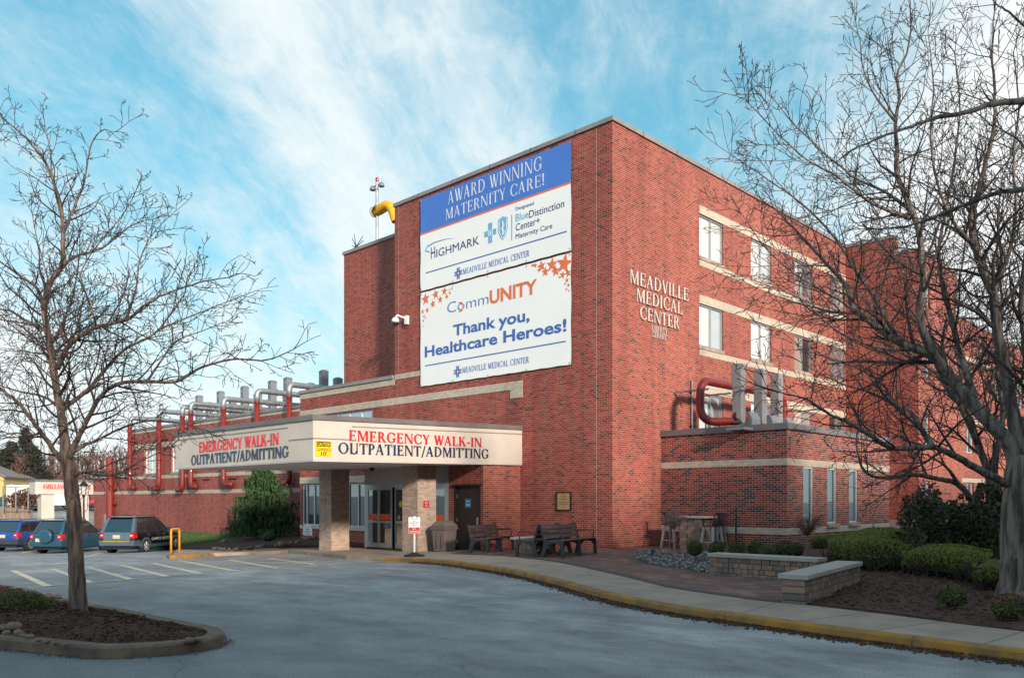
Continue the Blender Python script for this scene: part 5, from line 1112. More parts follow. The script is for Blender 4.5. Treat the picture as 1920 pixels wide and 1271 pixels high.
# bench backing onto bench 3
c3_ = (B3 + b3r) / 2; a3 = math.atan2(d3_.y, d3_.x); n3_ = Vector((-math.sin(a3), math.cos(a3), 0))
q = c3_ + n3_ * (.30 + .80); bench((q.x, q.y, gz(q.x) + .006), a3 + PI, 'dark slatted bench turned to the wall, back to back with another')
ft = onG(985, 1038); 
t = thing('fire_table', 'low stone table with a pale slab top between the dark benches', 'table', (ft.x - .1, ft.y + .55, gz(ft.x)), rz=.05)
mb = MB(); rg = random.Random(2)
for r in range(3):
    for s_ in range(4):
        for k in range(4):
            u = -.42 + k * .21; P_ = [(u + .004, -.42), (u + .206, -.42), (u + .206, -.30), (u + .004, -.30)]; a_ = s_ * PI / 2
            P_ = [(x * math.cos(a_) - y * math.sin(a_), x * math.sin(a_) + y * math.cos(a_)) for x, y in P_]
            mb.hexa([(x, y, r * .13) for x, y in P_], [(x, y, r * .13 + .126) for x, y in P_])
mb.build('stonework', M['blocks'], t, local=True, bevel=.008)
mb = MB(); mb.box(-.55, .55, -.52, .52, .39, .46); mb.build('slab_top', M['slab'], t, local=True, bevel=.012)
# bar table and chairs at the annex
bt = onY(1305, 1012, 1.75); z0 = 0.0
t = thing('bar_table', 'tall stone bar table with a pale slab top against the annex', 'table', (bt.x, 1.75, z0))
mb = MB()
for r in range(8):
    for s_ in range(4):
        for k in range(3):
            u = -.36 + k * .24 + (.03 if r % 2 else -.03) * (1 if 0 < k < 3 else 0); a_ = s_ * PI / 2; P_ = [(u + .004, -.36), (u + .236, -.36), (u + .236, -.26), (u + .004, -.26)]
            P_ = [(x * math.cos(a_) - y * math.sin(a_), x * math.sin(a_) + y * math.cos(a_)) for x, y in P_]
            mb.hexa([(x, y, r * .12) for x, y in P_], [(x, y, r * .12 + .116) for x, y in P_])
mb.build('stonework', M['blocks'], t, local=True, bevel=.008)
mb = MB(); mb.box(-.58, .56, -.46, .46, .965, 1.03); mb.build('slab_top', M['slab'], t, local=True, bevel=.01)
def stool(loc, rz, label, first=[None]):
    if first[0] is not None:
        t = copy_tree(first[0]); t.location = loc; t.rotation_euler = (0, 0, rz); t['label'] = label; return t
    t = thing('bar_chair', label, 'chair', loc, rz, 'metal bar chairs at the stone bar table'); first[0] = t
    def lp(nm, m_, fn, **k): mb = MB(); fn(mb); return mb.build(nm, M[m_], t, local=True, **k)
    lp('seat', 'benchmetal', lambda mb: mb.box(-.2, .2, -.2, .2, .72, .76), bevel=.02)
    for sx_ in (-1, 1):
        for sy_ in (-1, 1): lp('leg', 'galv', lambda mb: mb.hexa([(sx_ * .25 - .025, sy_ * .25 - .025, 0), (sx_ * .25 + .025, sy_ * .25 - .025, 0), (sx_ * .25 + .025, sy_ * .25 + .025, 0), (sx_ * .25 - .025, sy_ * .25 + .025, 0)], [(sx_ * .17 - .03, sy_ * .17 - .03, .72), (sx_ * .17 + .03, sy_ * .17 - .03, .72), (sx_ * .17 + .03, sy_ * .17 + .03, .72), (sx_ * .17 - .03, sy_ * .17 + .03, .72)]))
    lp('stretcher', 'galv', lambda mb: (mb.tube([(-.23, -.23, .25), (.23, -.23, .25), (.23, .23, .25), (-.23, .23, .25), (-.23, -.23, .25)], .012, 6)))
    lp('backrest', 'benchmetal', lambda mb: (mb.tube(rounded([(-.19, .19, .75), (-.2, .27, 1.12), (.2, .27, 1.12), (.19, .19, .75)], .08), .016, 8), mb.box(-.06, .06, .2, .215, .76, .9), mb.hexa([(-.06, .2, .76), (.06, .2, .76), (.06, .215, .76), (-.06, .215, .76)], [(-.06, .265, 1.11), (.06, .265, 1.11), (.06, .28, 1.11), (-.06, .28, 1.11)])))
    return t
stool((bt.x - .75, 1.55, 0), PI / 2, 'metal bar chair on the side of the stone table nearest the tall wall')
stool((bt.x + .80, 1.35, 0), -PI / 2 - .15, 'metal bar chair on the open side of the stone table by the black pole')
stool((bt.x + .35, 2.35, 0), -.1, 'metal bar chair between the stone bar table and the annex wall')
pp = onY(1380, 1000, 2.2)
t = thing('umbrella_pole', 'thin black parasol pole standing by the annex wall', 'pole', (pp.x, 2.2, 0))
part('pole', 'black', t, lambda mb: mb.tube([(pp.x, 2.2, 0), (pp.x, 2.2, 1.32)], .028, 8))
part('base', 'black', t, lambda mb: mb.lathe([(.25, 0), (.25, .05), (.06, .09), (.05, .3)], 16, (pp.x, 2.2, .0)))
# trash bin
p = onG(820, 1034)
t = thing('trash_bin', 'brown plastic trash bin with a hooded lid beside the column', 'trash bin', (p.x, p.y + .3, gz(p.x)), rz=.12)
def lp(t, nm, m_, fn, **k): mb = MB(); fn(mb); return mb.build(nm, M[m_] if isinstance(m_, str) else m_, t, local=True, **k)
def fr(mb, a0, a1, z0, z1): mb.hexa([(-a0, -a0, z0), (a0, -a0, z0), (a0, a0, z0), (-a0, a0, z0)], [(-a1, -a1, z1), (a1, -a1, z1), (a1, a1, z1), (-a1, a1, z1)])
lp(t, 'body', 'plastic', lambda mb: fr(mb, .25, .30, 0, .72), bevel=.03)
lp(t, 'rim', 'plastic', lambda mb: fr(mb, .325, .33, .72, .78), bevel=.012)
ld = lp(t, 'lid', 'plastic', lambda mb: (fr(mb, .32, .325, .78, .84), fr(mb, .325, .20, .84, 1.0)), bevel=.025)
lp(t, 'panel_groove', 'trim', lambda mb: [mb.box(x - .006, x + .006, -.292, -.27, .1, .68) for x in (-.1, .1)])
# black railing between the bin and the doors
p = onG(845, 1028)
t = thing('hand_railing', 'short black metal railing between the trash bin and the brown door', 'railing', (p.x, -2.2, gz(p.x)))
part('top_rail', 'black', t, lambda mb: mb.tube([(-6.6, -2.05, gz(-6.6) + .95), (-5.6, -2.05, gz(-5.6) + .95)], .022, 8))
for x in (-6.6, -5.62): part('post', 'black', t, lambda mb: mb.tube([(x, -2.05, gz(x)), (x, -2.05, gz(x) + .95)], .02, 8))
part('baluster', 'black', t, lambda mb: [mb.tube([(-6.5 + i * .11, -2.05, gz(-6) + .1), (-6.5 + i * .11, -2.05, gz(-6) + .93)], .009, 5) for i in range(8)])
# pick up sign on rubber base
p = onG(777, 1043)
t = thing('pickup_sign', 'white and red pick up only sign on a post with a black rubber base', 'sign', (p.x, p.y, gz(p.x)), rz=TH + .05)
lp(t, 'base', 'rubber', lambda mb: mb.lathe([(.30, 0), (.29, .05), (.12, .09), (.05, .13)], 20))
lp(t, 'post', 'white', lambda mb: mb.tube([(0, 0, .1), (0, 0, 1.16)], .028, 10))
pn = lp(t, 'panel', 'white', lambda mb: mb.box(-.165, .165, -.045, -.032, .66, 1.13), bevel=.004)
pr_ = lp(t, 'red_panel', 'signred2', lambda mb: mb.box(-.155, .155, -.0475, -.0455, .67, .84)) if 'signred2' in M else lp(t, 'red_panel', mat('sign_bright_red', (.60, .02, .03), .4), lambda mb: mb.box(-.155, .155, -.0475, -.0455, .67, .84))
def f(mb):
    def tx(s_, w_, z, c): lettering(mb, s_, 'sans', 'Y', -.0455, -w_, w_, z, z, c, depth=.002, bold=.015)
    tx('PICK UP', .10, 1.065, .045); tx('AND', .045, 1.005, .035); tx('DROP-OFF', .12, .945, .045); tx('ONLY', .07, .88, .045)
lp(t, 'sign_text', 'black', f)
def f(mb):
    lettering(mb, 'NO', 'sans', 'Y', -.0476, -.05, .05, .77, .77, .05, depth=.002, bold=.02); lettering(mb, 'PARKING', 'sans', 'Y', -.0476, -.13, .13, .695, .695, .05, depth=.002, bold=.02)
lp(t, 'white_text', 'whiteletter', f)
# yellow guard rail
a_ = onG(323, 1037); b_ = onG(332, 1038)
t = thing('guard_hoop', 'yellow steel guard hoop at the corner of the yellow kerb', 'guard rail', (a_.x, a_.y, gz(a_.x)))
part('hoop', 'hoop', t, lambda mb: mb.tube(rounded([(a_.x - .05, a_.y + .3, a_.z - .1), (a_.x - .05, a_.y + .3, a_.z + .95), (a_.x + .24, a_.y - .15, a_.z + .95), (a_.x + .24, a_.y - .15, a_.z - .1)], .10, 4), .042, 10), smooth=True) if 'hoop' in M else part('hoop', mat('worn_yellow', (.75, .35, .02), .55, c2=(.6, .26, .02)), t, lambda mb: mb.tube(rounded([(a_.x - .05, a_.y + .3, a_.z - .1), (a_.x - .05, a_.y + .3, a_.z + .95), (a_.x + .24, a_.y - .15, a_.z + .95), (a_.x + .24, a_.y - .15, a_.z - .1)], .10, 4), .042, 10), smooth=True)
# yard sign
c = onY(577, 993, -.9)
t = thing('yard_sign', 'white yard sign thanking heroes in front of the low brick wall', 'sign', (c.x, -.9, c.z - .6))
part('panel', 'white', t, lambda mb: mb.box(c.x - .36, c.x + .36, -.91, -.895, c.z - .24, c.z + .22), bevel=.004)
part('stake', 'galv', t, lambda mb: [mb.tube([(c.x + d, -.89, c.z - .8), (c.x + d, -.89, c.z + .1)], .008, 5) for d in (-.2, .2)])
part('blue_text', 'bt_blue', t, lambda mb: (lettering(mb, 'Thank you,', 'sans', 'Y', -.911, c.x - .2, c.x + .2, c.z + .0, c.z + .0, .07, depth=.003, bold=.02), lettering(mb, 'Healthcare', 'sans', 'Y', -.911, c.x - .24, c.x + .24, c.z - .10, c.z - .10, .07, depth=.003, bold=.02), lettering(mb, 'Heroes!', 'sans', 'Y', -.911, c.x - .18, c.x + .18, c.z - .20, c.z - .20, .07, depth=.003, bold=.02)))
part('orange_text', 'bt_orange', t, lambda mb: (lettering(mb, 'CommUNITY', 'sans', 'Y', -.911, c.x - .22, c.x + .22, c.z + .11, c.z + .11, .06, depth=.003), mb.box(c.x - .36, c.x - .28, -.913, -.911, c.z + .12, c.z + .2), mb.box(c.x + .28, c.x + .36, -.913, -.911, c.z + .12, c.z + .2)))
# fire department connection
c = onG(447, 1012)
t = thing('fire_connection', 'blue double headed fire hose connection beside the weeping cedar', 'hydrant', (c.x, c.y, bed2z(c.x, c.y)))
zb = bed2z(c.x, c.y)
M['hydrant'] = mat('hydrant_blue', (.015, .07, .13), .45, c2=(.02, .10, .16))
part('standpipe', 'hydrant', t, lambda mb: [mb.tube([(c.x + d, c.y, zb - .1), (c.x + d, c.y, zb + .62)], .09, 10) for d in (-.16, .16)])
part('head', 'hydrant', t, lambda mb: (mb.tube([(c.x - .38, c.y - .05, zb + .66), (c.x + .34, c.y, zb + .66)], .10, 12), mb.tube([(c.x + .2, c.y, zb + .66), (c.x + .2, c.y - .25, zb + .70)], .09, 12)))
part('red_cap', 'signred', t, lambda mb: mb.tube([(c.x - .44, c.y - .05, zb + .66), (c.x - .36, c.y - .05, zb + .66)], .10, 12))
# lamp post
c = onG(157, 1010); Dl = 47; c = atD(157, 905, Dl); gzz = gz(c.x) - .12
t = thing('street_lamp', 'black lantern street lamp behind the parked teal car', 'street lamp', (c.x, c.y, gzz))
zt_ = c.z + .12
part('pole', 'black', t, lambda mb: mb.lathe([(.16, 0), (.16, .3), (.09, .4), (.06, .9), (.05, zt_ - gzz - .95), (.09, zt_ - gzz - .85), (.05, zt_ - gzz - .78)], 12, (c.x, c.y, gzz)))
part('lantern', 'lampwhite', t, lambda mb: mb.lathe([(.12, -.72), (.19, -.3)], 8, (c.x, c.y, zt_)))
part('lantern_cage', 'black', t, lambda mb: [mb.tube([(c.x + .125 * math.cos(k * PI / 2 + .4), c.y + .125 * math.sin(k * PI / 2 + .4), zt_ - .74), (c.x + .2 * math.cos(k * PI / 2 + .4), c.y + .2 * math.sin(k * PI / 2 + .4), zt_ - .28)], .016, 5) for k in range(4)])
part('cap', 'black', t, lambda mb: mb.lathe([(.27, -.3), (.22, -.22), (.12, -.1), (.05, -.03), (.02, .10)], 12, (c.x, c.y, zt_)))
# small solar light in the gravel
c = onG(1224, 1044)
t = thing('path_light', 'small teal path light at the tip of the gravel bed', 'light', (c.x, c.y, gz(c.x)))
part('stake', 'black', t, lambda mb: mb.tube([(c.x, c.y, 0), (c.x, c.y, .12)], .015, 6)); part('head', 'hydrant', t, lambda mb: mb.lathe([(.03, .1), (.05, .16), (.055, .2), (.03, .22)], 10, (c.x, c.y, 0)))
# ================================================================ ROCKS, GRAVEL, MULCH
def pts_in(poly, n, rg):
    x0, x1 = min(p[0] for p in poly), max(p[0] for p in poly); y0, y1 = min(p[1] for p in poly), max(p[1] for p in poly); o = []
    while len(o) < n:
        x, y = rg.uniform(x0, x1), rg.uniform(y0, y1); ins = False
        for i in range(len(poly)):
            (ax, ay), (bx, by) = poly[i], poly[i - 1]
            if (ay > y) != (by > y) and x < (bx - ax) * (y - ay) / (by - ay) + ax: ins = not ins
        if ins: o.append((x, y))
    return o
rg = random.Random(11); mb = MB()
for x, y in pts_in(gravel, 4200, rg):
    s_ = rg.uniform(.014, .042); mb.rock((x, y, gz(x) + .02), s_, s_ * rg.uniform(.6, 1), s_ * .7, rg, 1 if rg.random() < .32 else 0, n=5, m=3)
tag(mb.build('gravel', [M['slagdark'], M['slag']]), 'glossy pale blue and black slag chips filling the curved patio bed', 'gravel', kind='stuff')
rocks = []
def rock_thing(x, y, z, s_, label, group, nm='rock'):
    if not rocks: pass
    mb = MB(); mb.rock((0, 0, s_ * .3), s_, s_ * rg.uniform(.6, .85), s_ * rg.uniform(.45, .6), rg, n=9, m=6); o = mb.build(nm, M['rock'], local=True, smooth=True); o.location = (x, y, z); tag(o, label, 'rock', group); return o
for (px, py, s_, l) in ((1250, 1040, .14, 'rounded tan rock at the left edge of the gravel bed'), (1287, 1041, .22, 'largest tan rock behind the gravel beside the dwarf tree'), (1262, 1039, .12, 'small tan rock at the foot of the dwarf tree')):
    c = onG(px, py); rock_thing(c.x, c.y, gz(c.x), s_, l, 'tan rocks in the gravel bed')
isr = (((27, 1176), .12, 'largest pink tan boulder on the island kerb side'), ((8, 1176), .09, 'tan boulder at the left edge of the frame on the island'), ((35, 1186), .09, 'long flat tan rock on the island beside the boulder'), ((57, 1191), .07, 'yellowish flat rock on the island left of the tree'), ((12, 1184), .06, 'small orange tan rock below the island boulders'), ((44, 1189), .05, 'small yellow pebble between the flat island rocks'), ((72, 1196), .035, 'small grey pebble beside the island kerb'), ((88, 1198), .045, 'yellow pebble along the front island kerb'), ((102, 1201), .04, 'pale pebble along the front island kerb'), ((120, 1204), .04, 'orange pebble along the front island kerb'), ((355, 1198), .07, 'orange flat stone at the island tip'), ((370, 1196), .06, 'grey flat stone at the island tip'), ((92, 1117), .10, 'rusty rock on the far island kerb'), ((108, 1118), .09, 'orange rock behind the island tree trunk'), ((124, 1124), .07, 'brown rock touching the far island kerb'))
for (px, py), s_, l in isr:
    c = onG(px, py, .03); o = rock_thing(c.x, c.y, gz(c.x) + .0, s_, l, 'rocks on the planted island')
c = onG(405, 1022)
mb = MB(); k = 0
bx = [onG(px, py, .02) for px, py in ((405, 1030), (425, 1031), (450, 1030), (470, 1029), (490, 1028), (510, 1027), (530, 1026), (550, 1025), (575, 1023), (590, 1022), (435, 1016), (452, 1013), (415, 1023))]
for i, c in enumerate(bx):
    for j in range(4):
        x = c.x + rg.uniform(-.5, .5); y = c.y + rg.uniform(-.1, .25); s_ = rg.uniform(.08, .18); mb.rock((x, y, bed2z(x, y) + .02), s_, s_ * .8, s_ * .6, rg)
tag(mb.build('edging_stones', M['rock'], smooth=True), 'small tan stones edging the shrub bed beside the canopy column', 'stones', kind='stuff')
mb = MB()                                              # loose chips on the beds
def chips(poly, n, zf, s0, s1):
    for x, y in pts_in(poly, n, rg):
        a_ = rg.uniform(0, 6.28); l_ = rg.uniform(s0, s1); w_ = l_ * .3; z = zf(x, y) + rg.uniform(.004, .03); t1 = rg.uniform(-.4, .4)
        ca, sa = math.cos(a_), math.sin(a_); mb.add([(x - ca * l_ - sa * w_, y - sa * l_ + ca * w_, z), (x + ca * l_ - sa * w_, y + sa * l_ + ca * w_, z + t1 * l_), (x + ca * l_ + sa * w_, y + sa * l_ - ca * w_, z + t1 * l_ + .01), (x - ca * l_ + sa * w_, y - sa * l_ - ca * w_, z + .01)], [(0, 1, 2, 3)])
chips(II[2:-2], 9000, islz, .007, .022)
nb = [(SW2a.x + .05, SW2a.y + .1)] + [p for p in SLs if SW2a.x + .06 < p[0] < 22] + [(20, -4), (SW2b.x + 6, SW2b.y + 7), (SW1b.x, SW1b.y + 3)]
chips(nb, 13000, bedz, .010, .035)
tag(mb.build('mulch', M['mulchbit']), 'loose dark bark mulch chips over the planting beds', 'mulch', kind='stuff')
mb = MB()
for i in range(len(KLs) - 2):
    (x0, y0), (x1, y1) = KLs[i], KLs[i + 1]; L_ = math.hypot(x1 - x0, y1 - y0)
    if L_ > 5 or i < 6: continue
    for _ in range(int(L_ * 260)):
        s_ = rg.random(); d = abs(rg.gauss(0, .10)) + .01; tx, ty = (x1 - x0) / L_, (y1 - y0) / L_; x = x0 + (x1 - x0) * s_ + ty * d; y = y0 + (y1 - y0) * s_ - tx * d; r_ = rg.uniform(.010, .03)
        mb.rock((x, y, gz(x) - .112 + (.02 if d < .08 else 0)), r_, r_ * .8, r_ * .5, rg, n=4, m=2)
for i in range(len(IL) - 1):
    (x0, y0), (x1, y1) = IL[i], IL[i + 1]; L_ = math.hypot(x1 - x0, y1 - y0)
    if L_ > 2: continue
    for _ in range(int(L_ * 150)):
        s_ = rg.random(); d = abs(rg.gauss(0, .055)) + .01; tx, ty = (x1 - x0) / L_, (y1 - y0) / L_; x = x0 + (x1 - x0) * s_ + ty * d; y = y0 + (y1 - y0) * s_ - tx * d; r_ = rg.uniform(.004, .012)
        mb.rock((x, y, gz(x) - .115), r_, r_ * .8, r_ * .5, rg, n=4, m=2)
tag(mb.build('gutter_debris', M['mulchbit']), 'dark leaf litter and grit gathered along the kerbs', 'litter', kind='stuff')
# ================================================================ FOLIAGE
def leaf(mb, p, s_, rg, nrm=None, asp=.5):
    d = Vector((rg.gauss(0, 1), rg.gauss(0, 1), rg.gauss(0, 1)))
    if nrm is not None: d = d * .7 + nrm
    d.normalize(); u = d.orthogonal().normalized(); v = d.cross(u); a_ = rg.uniform(0, 6.28); e = (u * math.cos(a_) + v * math.sin(a_)) * s_; g = (v * math.cos(a_) - u * math.sin(a_)) * s_ * asp
    mb.add([p - e, p + g, p + e, p - g], [(0, 1, 2, 3)])
def bushy(mb, c, rx, ry, rz, n, s_, rg, flat=0.75, rough=.18, bottom=-.35):
    blobs = [(Vector((rg.gauss(0, 1), rg.gauss(0, 1), abs(rg.gauss(0, 1)) + .1)).normalized(), rg.uniform(-rough, rough * .6)) for _ in range(22)]
    for _ in range(n):
        d = Vector((rg.gauss(0, 1), rg.gauss(0, 1), rg.gauss(.25, 1))).normalized()
        if d.z < bottom: d.z = bottom
        k = 1 + sum(a_ * max(0, d.dot(b_) - .75) * 4 for b_, a_ in blobs); r_ = k * (1 - abs(rg.gauss(0, .14)))
        leaf(mb, Vector((c[0] + d.x * rx * r_, c[1] + d.y * ry * r_, c[2] + d.z * rz * r_)), s_ * rg.uniform(.7, 1.3), rg, d)
def core(mb, c, rx, ry, rz, rg): mb.rock(c, rx, ry, rz, rg, n=12, m=8)
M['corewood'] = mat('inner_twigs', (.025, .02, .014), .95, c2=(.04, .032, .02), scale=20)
def bush(px, py, wpx, hpx, label, nm, m_, group, n=900, s_=.022, cat='bush', zf=None, cwood=True, bottom=-.6):
    c = onG(px, py, .06); D = (Vector((c.x - CAM[0], c.y - CAM[1], 0))).dot(Vector((FW[0], FW[1], 0))); rx = wpx / 2 / FPX * D; rz = hpx / FPX * D * .52; z = (zf or (lambda x, y: gz(x)))(c.x, c.y)
    c = Vector((c.x, c.y + rx * .6, z)); t = thing(nm, label, cat, c, group=group)
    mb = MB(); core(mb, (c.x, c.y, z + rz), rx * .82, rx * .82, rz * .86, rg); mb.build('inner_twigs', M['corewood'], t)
    mb = MB(); bushy(mb, (c.x, c.y, z + rz * 1.02), rx, rx, rz, n, s_, rg, bottom=bottom); mb.build('foliage', M[m_], t); return t
gp = 'round clipped boxwoods behind the seat wall'
for px, py, wp, hp, l in ((1297, 1047, 34, 31, 'round boxwood nearest the gravel bed'), (1338, 1048, 31, 30, 'round boxwood second from the gravel bed'), (1376, 1049, 34, 31, 'round boxwood in front of the black parasol pole'), (1412, 1047, 32, 30, 'round boxwood behind the lowest front boxwood'), (1434, 1052, 40, 31, 'lowest front boxwood hiding part of its neighbours'), (1466, 1050, 40, 35, 'round boxwood in front of the annex corner'), (1492, 1048, 24, 29, 'small round boxwood nearest the right dwarf tree')):
    bush(px, py, wp, hp, l, 'boxwood', 'boxwood', gp, n=1500, s_=.02, zf=bedz)
for px, py, wp, hp, l in ((1779, 1140, 58, 40, 'olive green dwarf bush on the dark mulch'), (1888, 1160, 66, 42, 'rusty topped dwarf bush on the mulch nearest the big trunk')):
    t = bush(px, py, wp, hp, l, 'dwarf_bush', 'boxwood', 'dwarf bushes on the mulch', n=1700, s_=.017, zf=bedz)
    mb = MB(); ct = t.location; r_ = wp / 2 / FPX * 12.0
    for _ in range(420 if 'rusty' in l else 140):
        d = Vector((rg.gauss(0, .6), rg.gauss(0, .6), 1)).normalized(); leaf(mb, Vector((ct.x + d.x * r_ * .95, ct.y + d.y * r_ * .95, ct.z + .17 + d.z * .16)), .016, rg, d)
    mb.build('rusty_foliage', M['rust'], t)
# island shrub (low juniper with rusty tips)
c = onG(20, 1150, .05); t = thing('low_shrub', 'low spreading green and rusty shrub at the left edge of the island', 'shrub', (c.x, c.y, gz(c.x)))
mb = MB()
for _ in range(3000):
    a_ = rg.uniform(0, 6.28); r_ = math.sqrt(rg.random()); x, y = c.x - .1 + r_ * .50 * math.cos(a_), c.y + .1 + r_ * .45 * math.sin(a_); leaf(mb, Vector((x, y, islz(x, y) + (1 - r_ * r_) * rg.uniform(.05, .22) + rg.uniform(0, .05))), .018, rg, Vector((0, 0, 1)))
mb.build('foliage', M['boxwood'], t)
mb = MB()
for _ in range(1500):
    a_ = rg.uniform(0, 6.28); r_ = math.sqrt(rg.random()); x, y = c.x - .1 + r_ * .52 * math.cos(a_), c.y + .1 + r_ * .47 * math.sin(a_); leaf(mb, Vector((x, y, islz(x, y) + (1 - r_ * r_) * rg.uniform(.08, .25) + rg.uniform(0, .04))), .014, rg, Vector((0, 0, 1)))
mb.build('rusty_foliage', M['rust'], t)
# big spreading hedge
def hedge(poly, zt_f, label, n, nm='hedge', s_=.026):
    xs_, ys_ = [p[0] for p in poly], [p[1] for p in poly]; c = (sum(xs_) / len(poly), sum(ys_) / len(poly)); t = thing(nm, label, 'hedge', (c[0], c[1], .05), group='low spreading yew hedges')
    def edge(x, y): 
        m_ = 9
        for i in range(len(poly)):
            a_, b_ = Vector(poly[i - 1]), Vector(poly[i]); p_ = Vector((x, y)); u = max(0, min(1, (p_ - a_).dot(b_ - a_) / max(1e-6, (b_ - a_).length_squared))); m_ = min(m_, (a_ + (b_ - a_) * u - p_).length)
        return m_
    mb = MB()
    lump = lambda x, y: .035 * math.sin(x * 2.3 + 1) * math.sin(y * 2.7) + .015 * math.sin(x * 7.1) * math.cos(y * 6.3 + 2)
    for x, y in pts_in(poly, n, rg):
        e = edge(x, y); h_ = zt_f(x, y) * (1 - math.exp(-(e + .05) * 4.5)) ** .5 + lump(x, y); leaf(mb, Vector((x, y, bedz(x, y) + max(.12, h_ - abs(rg.gauss(0, .022))))), s_ * rg.uniform(.6, 1.2), rg, Vector((0, 0, 1.0)), .35)
    L_ = len(poly)
    for i in range(L_):
        a_, b_ = Vector(poly[i - 1]), Vector(poly[i]); k = int((b_ - a_).length * n / 75)
        for _ in range(k):
            p_ = a_ + (b_ - a_) * rg.random(); h_ = zt_f(p_.x, p_.y) * .75; z = rg.random() ** .8 * h_; q_ = p_ + (Vector(c) - p_).normalized() * (abs(rg.gauss(0, .08)) + .25 * (1 - z / h_) ** 2); leaf(mb, Vector((q_.x, q_.y, bedz(q_.x, q_.y) + z + .05)), s_ * rg.uniform(.6, 1.2), rg, None, .35)
    mb.build('foliage', M['hedge'], t)
    mb = MB()
    for x, y in pts_in(poly, n // 180, rg):
        h_ = zt_f(x, y) * .8; 
        for k in range(3): mb.tube([(x, y, bedz(x, y) - .02), (x + rg.uniform(-.15, .15), y + rg.uniform(-.15, .15), bedz(x, y) + h_ * .5), (x + rg.uniform(-.3, .3), y + rg.uniform(-.3, .3), bedz(x, y) + h_)], [.012, .009, .004], 4, caps=False)
    mb.build('branches', M['twig'], t)
    # dark inner mass
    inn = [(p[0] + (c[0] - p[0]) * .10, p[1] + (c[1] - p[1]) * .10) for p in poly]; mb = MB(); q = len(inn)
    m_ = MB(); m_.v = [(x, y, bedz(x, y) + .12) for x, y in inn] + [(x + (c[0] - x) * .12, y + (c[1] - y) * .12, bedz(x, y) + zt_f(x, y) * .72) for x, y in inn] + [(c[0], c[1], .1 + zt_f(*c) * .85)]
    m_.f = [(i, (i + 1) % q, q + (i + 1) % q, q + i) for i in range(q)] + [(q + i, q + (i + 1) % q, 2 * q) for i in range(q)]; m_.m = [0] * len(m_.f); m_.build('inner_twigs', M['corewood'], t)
    return t
def hp(*l): return smooth_line([G2(*p) for p in l] + [G2(*l[0])], 3)[:-1]
hedge(hp((1552, 1068), (1600, 1076), (1680, 1078), (1722, 1072), (1740, 1060), (1732, 1048), (1700, 1042), (1640, 1040), (1585, 1044), (1556, 1054)), lambda x, y: .66, 'largest low green hedge in front of the annex windows', 42000)
hedge(hp((1690, 1086), (1760, 1092), (1830, 1098), (1860, 1090), (1852, 1078), (1800, 1066), (1740, 1062), (1700, 1068)), lambda x, y: .53, 'lower green hedge running on towards the big tree trunks', 30000)
hedge(hp((1822, 1108), (1850, 1114), (1895, 1114), (1905, 1104), (1890, 1095), (1850, 1093), (1825, 1098)), lambda x, y: .46, 'small green hedge clump right beside the biggest trunk', 13000)
hedge([(5.0, 2.9), (5.3, 2.4), (6.6, 3.8), (7.4, 6.0), (6.6, 6.2), (5.5, 3.9)], lambda x, y: .4, 'narrow clipped hedge along the foot of the annex', 12000)
# dark evergreen bush behind
c = onG(1790, 1066)
t = thing('evergreen_shrub', 'big loose dark evergreen shrub behind the hedge', 'shrub', (c.x, c.y, 0.05))
mb = MB()
for k in range(34):
    px = rg.uniform(1712, 1900); top = 930 + 25 * math.sin(px * .05) + (max(0, 1745 - px) * .9 if px < 1745 else 0); D = rg.uniform(17.5, 21.0); py = rg.uniform(top + 10, 1050); q = atD(px, py, D); q.z = max(q.z, .2)
    bushy(mb, q, rg.uniform(.35, .6), rg.uniform(.35, .6), rg.uniform(.3, .5), 620, .05, rg, bottom=-1, rough=.5)
mb.build('foliage', M['yew'], t)
mb = MB()
for k in range(40):
    px = rg.uniform(1725, 1890); a_ = atD(px, 1060, 19.3); a_.z = .05; b_ = atD(px + rg.uniform(-25, 25), rg.uniform(915, 1000), rg.uniform(18, 20.5)); m_ = (a_ + b_) / 2 + Vector((rg.uniform(-.2, .2), rg.uniform(-.2, .2), 0)); mb.tube([a_, m_, b_], [.03, .02, .008], 5)
mb.build('branches', M['twig'], t)
# weeping cedar left of canopy
cb_ = onG(492, 1012, .25); cb_ = Vector((cb_.x, cb_.y, bed2z(cb_.x, cb_.y))); Dc = (cb_ - Vector(CAM)).dot(Vector((FW[0], FW[1], 0)))
t = thing('weeping_cedar', 'drooping green cedar growing between the long wing and the canopy column', 'tree', cb_)
def trunk_(mb): mb.tube([cb_ - Vector((0, 0, .1)), cb_ + Vector((.1, 0, 2)), cb_ + Vector((.0, .1, 4.2))], [.14, .09, .03], 8)
part('trunk', 'bark', t, trunk_)
mb = MB(); tw = MB(); px2m = Dc / FPX
prof = ((1005, 58), (985, 66), (960, 62), (940, 55), (920, 45), (905, 34), (890, 22), (880, 13), (866, 4))
def halfw(z):
    py = CY - (z - CAM[2]) / px2m
    for (y0, w0), (y1, w1) in zip(prof[:-1], prof[1:]):
        if y1 <= py <= y0: return (w0 + (w1 - w0) * (y0 - py) / (y0 - y1)) * px2m
    return prof[0][1] * px2m if py > prof[0][0] else .1
zb_, zt_ = cb_.z + .35, CAM[2] + (CY - 866) * px2m
